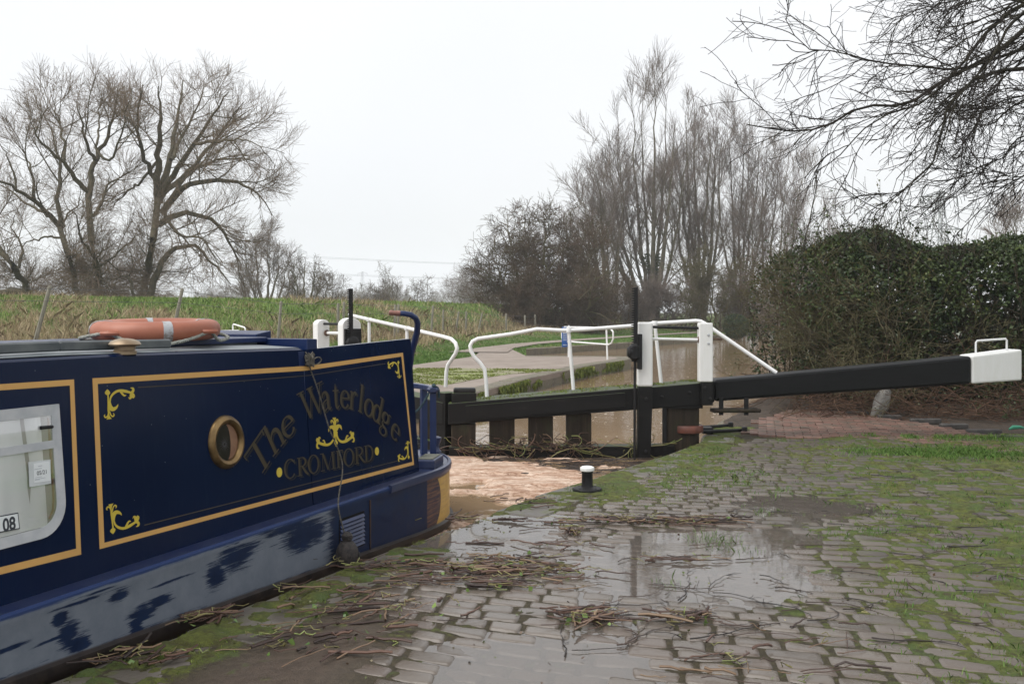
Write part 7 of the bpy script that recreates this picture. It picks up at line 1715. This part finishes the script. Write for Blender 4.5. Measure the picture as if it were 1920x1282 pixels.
near_grass(60000, 3.6, 8.6, 10.4, 13.8, strip, .02, .065, .008, 'grass_strip', 'bright green grass strips in front of the red brick arc', 71)
def tuft(x, y):
    r_ = smooth(x - .22*y, .2, 2.6); a = smooth(fnoise(x, y, 5.5, 19, 3), .57, .70)*r_
    for (px, py, s1, s2) in ((1340, 1015, .14, .20), (1440, 955, .22, .18), (1470, 925, .25, .3), (1400, 890, .3, .2), (1330, 850, .35, .4), (1620, 1000, .3, .12), (1390, 905, .2, .2), (1700, 960, .2, .2)):
        c = G(px, py, 0); a = a + 1.0*np.exp(-(((x-c.x)/s1)**2 + ((y-c.y)/s2)**2))*smooth(fnoise(x, y, 7, 3), .35, .6)
    a = a + .75*np.exp(-(((x-0.62)/.75)**2 + ((y-9.05)/.6)**2)**1.4)*smooth(fnoise(x, y, 6, 44), .45, .6)
    a = a + .5*np.exp(-(((x-1.75)/.4)**2 + ((y-10.4)/1.2)**2)); 
    e = edge_off(x, y); return np.clip(a, 0, 1)*smooth(e, 0.02, .10)*.8
near_grass(150000, -.5, 7.8, 3.6, 12.2, tuft, .012, .048, .0050, 'paving_grass', 'small grass tufts sprouting between the wet setts', 72)
rs = np.random.RandomState(73)
def tuftp(x, y):
    c = G(1335, 1012, 0); a = np.exp(-(((x-c.x)/.13)**2 + ((y-c.y)/.20)**2)); c = G(1255, 1090, 0); a = a + .5*np.exp(-(((x-c.x)/.07)**2 + ((y-c.y)/.10)**2)); c = G(1395, 1030, 0); return a + .5*np.exp(-(((x-c.x)/.10)**2 + ((y-c.y)/.07)**2))
near_grass(9000, .6, 2.2, 5.4, 7.4, tuftp, .03, .085, .0035, 'puddle_grass', 'loose green grass tuft standing in the largest puddle', 74)

def mossd(x, y):
    e = edge_off(x, y); m2 = fnoise(x, y, 9, 61, 4); m1 = fnoise(x, y, 2.1, 41, 4)
    em = smooth(-e, -0.60, -0.25)*smooth(m2*.65 + m1*.35, .38, .56)*(1 - .95*np.exp(-(((x+0.15)/0.5)**2 + ((y-7.2)/0.75)**2)**1.5))
    c_ = np.exp(-(((x-0.55)/0.75)**2 + ((y-9.0)/0.75)**2)**1.3)*smooth(m2 + m1*.5, .42, .75) + np.exp(-(((x-1.75)/.5)**2 + ((y-10.6)/1.1)**2)**1.3)
    r_ = smooth(x - .22*y, .2, 2.2)*smooth(m2, .48, .62)*.8
    return np.clip(em + c_ + r_, 0, 1)*smooth(e, 0.0, .05)
near_grass(420000, -2.6, 6.6, 3.4, 12.4, mossd, .004, .018, .0045, 'moss_tufts', 'low bright moss growing along the coping and in the paving joints', 75, 'moss_fuzz')

# broken reed and twig debris --------------------------------------------------
def sticks(name, clusters, mat_, seed, label, straight=.06, r=(.0025, .007), L=(.08, .38), hk=.03, cat='debris'):
    rs = np.random.RandomState(seed); PP = []; RR = []
    for (px, py, sx_, sy_, n, ang, sp_, kz) in clusters:
        c = G(px, py, 0)
        x = c.x + rs.normal(size=n)*sx_; y = c.y + rs.normal(size=n)*sy_; a = np.radians(ang + rs.normal(size=n)*sp_); ln = rs.uniform(L[0], L[1], n); k = 6; P = np.empty((n, k, 3)); dx, dy = np.cos(a), np.sin(a)
        zz = hbase(x, y) if kz is None else np.full(n, kz); z0 = np.maximum(zz, PUDZ) + .008 + rs.rand(n)*hk
        for s_ in range(k): u = s_/(k-1) - .5; P[:, s_] = np.stack([x + dx*u*ln, y + dy*u*ln, z0 + rs.normal(size=n)*.001 + u*rs.normal(size=n)*.012], 1)
        P[:, 1:-1] += rs.normal(size=(n, k-2, 3))*straight*.12*np.array([1, 1, .35])
        PP.append(P); RR.append((r[0] + (r[1]-r[0])*rs.rand(n, 1)**2.2)*np.linspace(1, .8, k)[None])
    o = tubes_mesh(name, [(np.concatenate(PP), np.concatenate(RR))], mat_, None, 5); tag(o, label, cat, kind='stuff'); return o
def stickmat(name, stops): t = NT(name); col = t.ramp(t.island(), stops); return t.bsdf(col, .42, .5)
M['reed'] = stickmat('wet_reed', [(0, (0.020, 0.011, 0.008)), (.35, (0.060, 0.030, 0.020)), (.7, (0.12, 0.062, 0.040)), (.95, (0.21, 0.14, 0.08))])
M['reed_pale'] = stickmat('pale_stalk', [(0, (0.17, 0.15, 0.05)), (.6, (0.28, 0.25, 0.10)), (1, (0.20, 0.26, 0.07))])
M['twig_d'] = stickmat('wet_twig', [(0, (0.012, 0.009, 0.008)), (.6, (0.030, 0.020, 0.015)), (1, (0.07, 0.04, 0.028))])
cl = [(905, 1075, .34, .10, 70, 3, 16, None), (980, 1070, .25, .07, 40, 0, 14, None), (880, 1100, .30, .05, 30, -4, 12, None), (1140, 978, .42, .045, 46, -3, 10, None), (1250, 980, .28, .05, 60, 2, 25, None), (1115, 1160, .085, .065, 46, 20, 40, None), (1290, 1160, .10, .05, 26, -15, 40, None),
      (700, 1150, .20, .12, 34, 45, 25, None), (600, 1210, .22, .12, 34, 30, 35, None), (740, 1060, .20, .08, 24, 10, 25, None), (960, 1050, .2, .06, 24, 15, 30, None), (400, 1165, .09, .06, 22, 50, 22, None), (260, 1240, .10, .06, 24, 40, 25, None), (1075, 998, .04, .06, 16, 70, 40, None), (1280, 1050, .16, .03, 12, -2, 12, None),
      (870, 972, .05, .07, 14, 40, 40, None), (990, 945, .12, .10, 16, 35, 30, None), (1000, 1020, .25, .05, 14, 0, 20, None), (640, 1110, .2, .1, 14, 30, 30, None), (1330, 1270, .3, .05, 9, -10, 25, None), (1430, 1240, .2, .1, 8, 15, 40, None), (1560, 1200, .3, .2, 6, 70, 40, None)]
sticks('reed_debris', cl, M['reed'], 81, 'washed-up drifts of broken brown reeds across the wet setts', .018, (.0028, .0105), (.05, .30))
sticks('pale_stalks', [(a, b_, c * 1.05, d, max(3, int(n*.34)), e, f*1.8, g_) for a, b_, c, d, n, e, f, g_ in cl], M['reed_pale'], 82, 'pale yellowish stalks mixed into the reed drifts', .15, (.0022, .0045), (.05, .17), .045)
# wiggly dark twigs
rs = np.random.RandomState(83); tw = [(1440, 1000, 300, 170), (1700, 1080, 200, 160), (1250, 1160, 180, 80), (1650, 950, 250, 60)]
n = 135; PP = np.empty((n, 10, 3)); RR = np.empty((n, 10))
for i in range(n):
    c = tw[rs.randint(4)]; p = G(min(1960, c[0] + rs.normal()*c[2]*.7), np.clip(c[1] + rs.normal()*c[3]*.6, 845, 1330), 0); a = rs.uniform(-.5, .5) + (0 if rs.rand() < .7 else 1.2); L = rs.uniform(.10, .50); cv = rs.normal()*.35
    for k in range(10): PP[i, k] = (p.x, p.y, 0); p = p + Vector((math.cos(a), math.sin(a), 0))*L/9; a += cv*.35 + rs.normal()*.22
    PP[i, :, 2] = np.maximum(hbase(PP[i, :, 0], PP[i, :, 1]), PUDZ) + .009 + rs.rand(10)*.004; RR[i] = rs.uniform(.0022, .0052)*np.linspace(1, .5, 10)
g_1 = grow(rs, PP, RR, n=260, length=(.03, .10), ang=(30, 70), trop=(0, 0, 0), curl=.15, nseg=3, rr=.8, rmin=.0016, flat=1.0); g_1[0][:, :, 2] = np.clip(g_1[0][:, :, 2], PUDZ + .004, .06)
o = tubes_mesh('fallen_twigs', [(PP, RR), g_1], M['twig_d'], None, 5); tag(o, 'scattered dark crooked twigs fallen on the paving', 'twigs', kind='stuff')
# fallen leaves, bits
n = 900; x, y = rs.uniform(-1.5, 6, n), rs.uniform(3.6, 11, n); ok = edge_off(x, y) > .1; C = np.stack([x, y, np.maximum(hbase(x, y), PUDZ) + .008], 1)[ok]
M['bits'] = leafmat('fallen_leaf_bits', [(0, (0.05, 0.03, 0.02)), (.5, (0.10, 0.06, 0.035)), (.8, (0.10, 0.14, 0.04)), (1, (0.28, 0.24, 0.16))], .4)
o = leaf_cloud('leaf_bits', C, .020, M['bits'], None, rs, 1.4, .1); tag(o, 'small scraps of wet leaf strewn over the setts', 'leaf litter', kind='stuff')
C = []; 
for a in cl[:13]:
    c = G(a[0], a[1], 0); k = int(a[4]*.30); C.append(np.stack([c.x + rs.normal(size=k)*a[2], c.y + rs.normal(size=k)*a[3], np.full(k, .03)], 1))
M['fresh'] = leafmat('fresh_weed_leaf', [(0, (0.07, 0.14, 0.03)), (1, (0.19, 0.27, 0.07))], .4); C = np.concatenate(C); C[:, 2] = np.maximum(hbase(C[:, 0], C[:, 1]), PUDZ) + .02; o = leaf_cloud('weed_leaves', C, .034, M['fresh'], None, rs, 1.2, .3); tag(o, 'torn green weed leaves caught in the reed drifts', 'leaf litter', kind='stuff')
# drift caught on the gate's bottom rail
rs = np.random.RandomState(90); n = 270; px = np.concatenate([rs.uniform(855, 1125, 230), rs.normal(1195, 10, 40)]); PP = np.empty((n, 8, 3))
for i in range(n):
    p = g1(px[i], 838 + rs.uniform(-4, 8), rs.uniform(-.1, .06)); a = rs.uniform(-.9, .9) if rs.rand() < .75 else rs.uniform(-1.6, -1.1); L = rs.uniform(.12, .5); cv = rs.normal()*.25
    if rs.rand() < .5: a = math.pi - a
    for k in range(8): PP[i, k] = p; p = p + (GDIR*math.cos(a) + Vector((0, 0, 1))*math.sin(a)*.6 + GN*rs.normal()*.12)*L/7; a += cv
PP[:, :, 2] = np.clip(PP[:, :, 2], -.21, .075 + .03*np.sin(np.arange(270))[:, None])
o = tubes_mesh('gate_reed_drift', [(PP[:180], rs.uniform(.003, .0075, (180, 1))*np.ones((1, 8)))], M['reed'], None, 4); tag(o, 'tangle of brown reeds caught along the near gate bottom rail', 'debris', kind='stuff')
o = tubes_mesh('gate_green_drift', [(PP[180:], rs.uniform(.003, .006, (90, 1))*np.ones((1, 8)))], M['reed_pale'], None, 4); tag(o, 'pale green stalks hanging over the near gate bottom rail', 'debris', kind='stuff')
n = 420; x, y = rs.uniform(-.4, 2.0, n), rs.uniform(10.6, 12.1, n); ok = (edge_off(x, y) < .05) & (rs.rand(n) < smooth(y + .35*x, 10.9, 11.8)); x, y = x[ok], y[ok]; n = len(x); a = rs.normal(size=n)*.5; L = rs.uniform(.05, .3, n)
P = np.stack([np.stack([x + np.cos(a)*L*u, y + np.sin(a)*L*u, np.full(n, WZ + .022)], 1) for u in (0, .5, 1)], 1); o = tubes_mesh('floating_debris', [(P, rs.uniform(.003, .008, (n, 1))*np.ones((1, 3)))], M['twig_d'], None, 4); tag(o, 'dark twigs and scraps floating before the gate', 'debris', kind='stuff')
rs = np.random.RandomState(92); n = 2600; px = rs.uniform(845, 1335, n); off_ = -rs.rand(n)**.7*.58; top_ = np.interp(px, [840, 1000, 1195, 1316], [756.5, 743, 727, 717.5]); C = np.array([tuple(g1(a, b_, 0) + GN*c) for a, b_, c in zip(px, top_, off_)]); ok = fnoise(C[:, 0], C[:, 1], 5, 3) > .47; C = C[ok]
blades('beam_moss', C[:, 0], C[:, 1], C[:, 2] - .006, rs.uniform(.006, .028, len(C)), .012*np.ones(len(C)), M['moss_fuzz'], rs, .5, 'thin green moss growing along the top of the near gate beam', 'moss')
# hanging moss on the far wall
rs = np.random.RandomState(93); pts_ = []; line = LW[4:]
for i in range(len(line)-1):
    a, c = Vector((*line[i], 0)), Vector((*line[i+1], 0)); n = int((c-a).length*260); u = rs.rand(n); nx_ = Vector((c-a).normalized().yx + (0,)) if False else Vector(((c-a).normalized().y, -(c-a).normalized().x, 0))
    q = np.array(a)[None]*(1-u[:, None]) + np.array(c)[None]*u[:, None] + np.array(nx_)[None]*rs.uniform(0.0, .05, (n, 1)); q[:, 2] = LZ - rs.rand(n)**1.5*.22; pts_.append(q)
C = np.concatenate(pts_); dn = smooth(fnoise(C[:, 0] + C[:, 1], C[:, 2]*2, .9, 6, 3), .44, .60); C = C[rs.rand(len(C)) < dn]
M['hang_moss'] = leafmat('hanging_moss', [(0, (0.060, 0.085, 0.012)), (.6, (0.125, 0.165, 0.022)), (1, (0.19, 0.21, 0.04))], .7)
n = len(C); d = np.array([0, 0, -1.0]) + rs.normal(size=(n, 3))*.25; L = rs.uniform(.05, .16, (n, 1)); s_ = rs.normal(size=(n, 3))*.012; o = np_mesh('wall_moss', np.stack([C - s_, C + s_, C + d*L], 1).reshape(-1, 3), np.arange(n*3).reshape(n, 3), M['hang_moss']); tag(o, 'bright green moss hanging over the edge of the far lock wall', 'moss', kind='stuff')

# ------------------------------------------------------------------ damp air: everything fades a little with distance
b = MB(); b.hexa([(-620, -40, -2.6), (620, -40, -2.6), (620, 1300, -2.6), (-620, 1300, -2.6), (-620, -40, 62), (620, -40, 62), (620, 1300, 62), (-620, 1300, 62)])
hm = bpy.data.materials.new('haze_air'); hm.use_nodes = True; ht = hm.node_tree; ht.nodes.clear(); ho = ht.nodes.new('ShaderNodeOutputMaterial'); hv = ht.nodes.new('ShaderNodeVolumePrincipled')
hv.inputs['Color'].default_value = (0.95, 0.97, 1.0, 1); hv.inputs['Density'].default_value = 0.0007; hv.inputs['Anisotropy'].default_value = 0.0
ht.links.new(hv.outputs[0], ho.inputs['Volume']); hz = b.build('haze', hm); tag(hz, 'pale winter haze filling the distance', 'haze', kind='stuff')
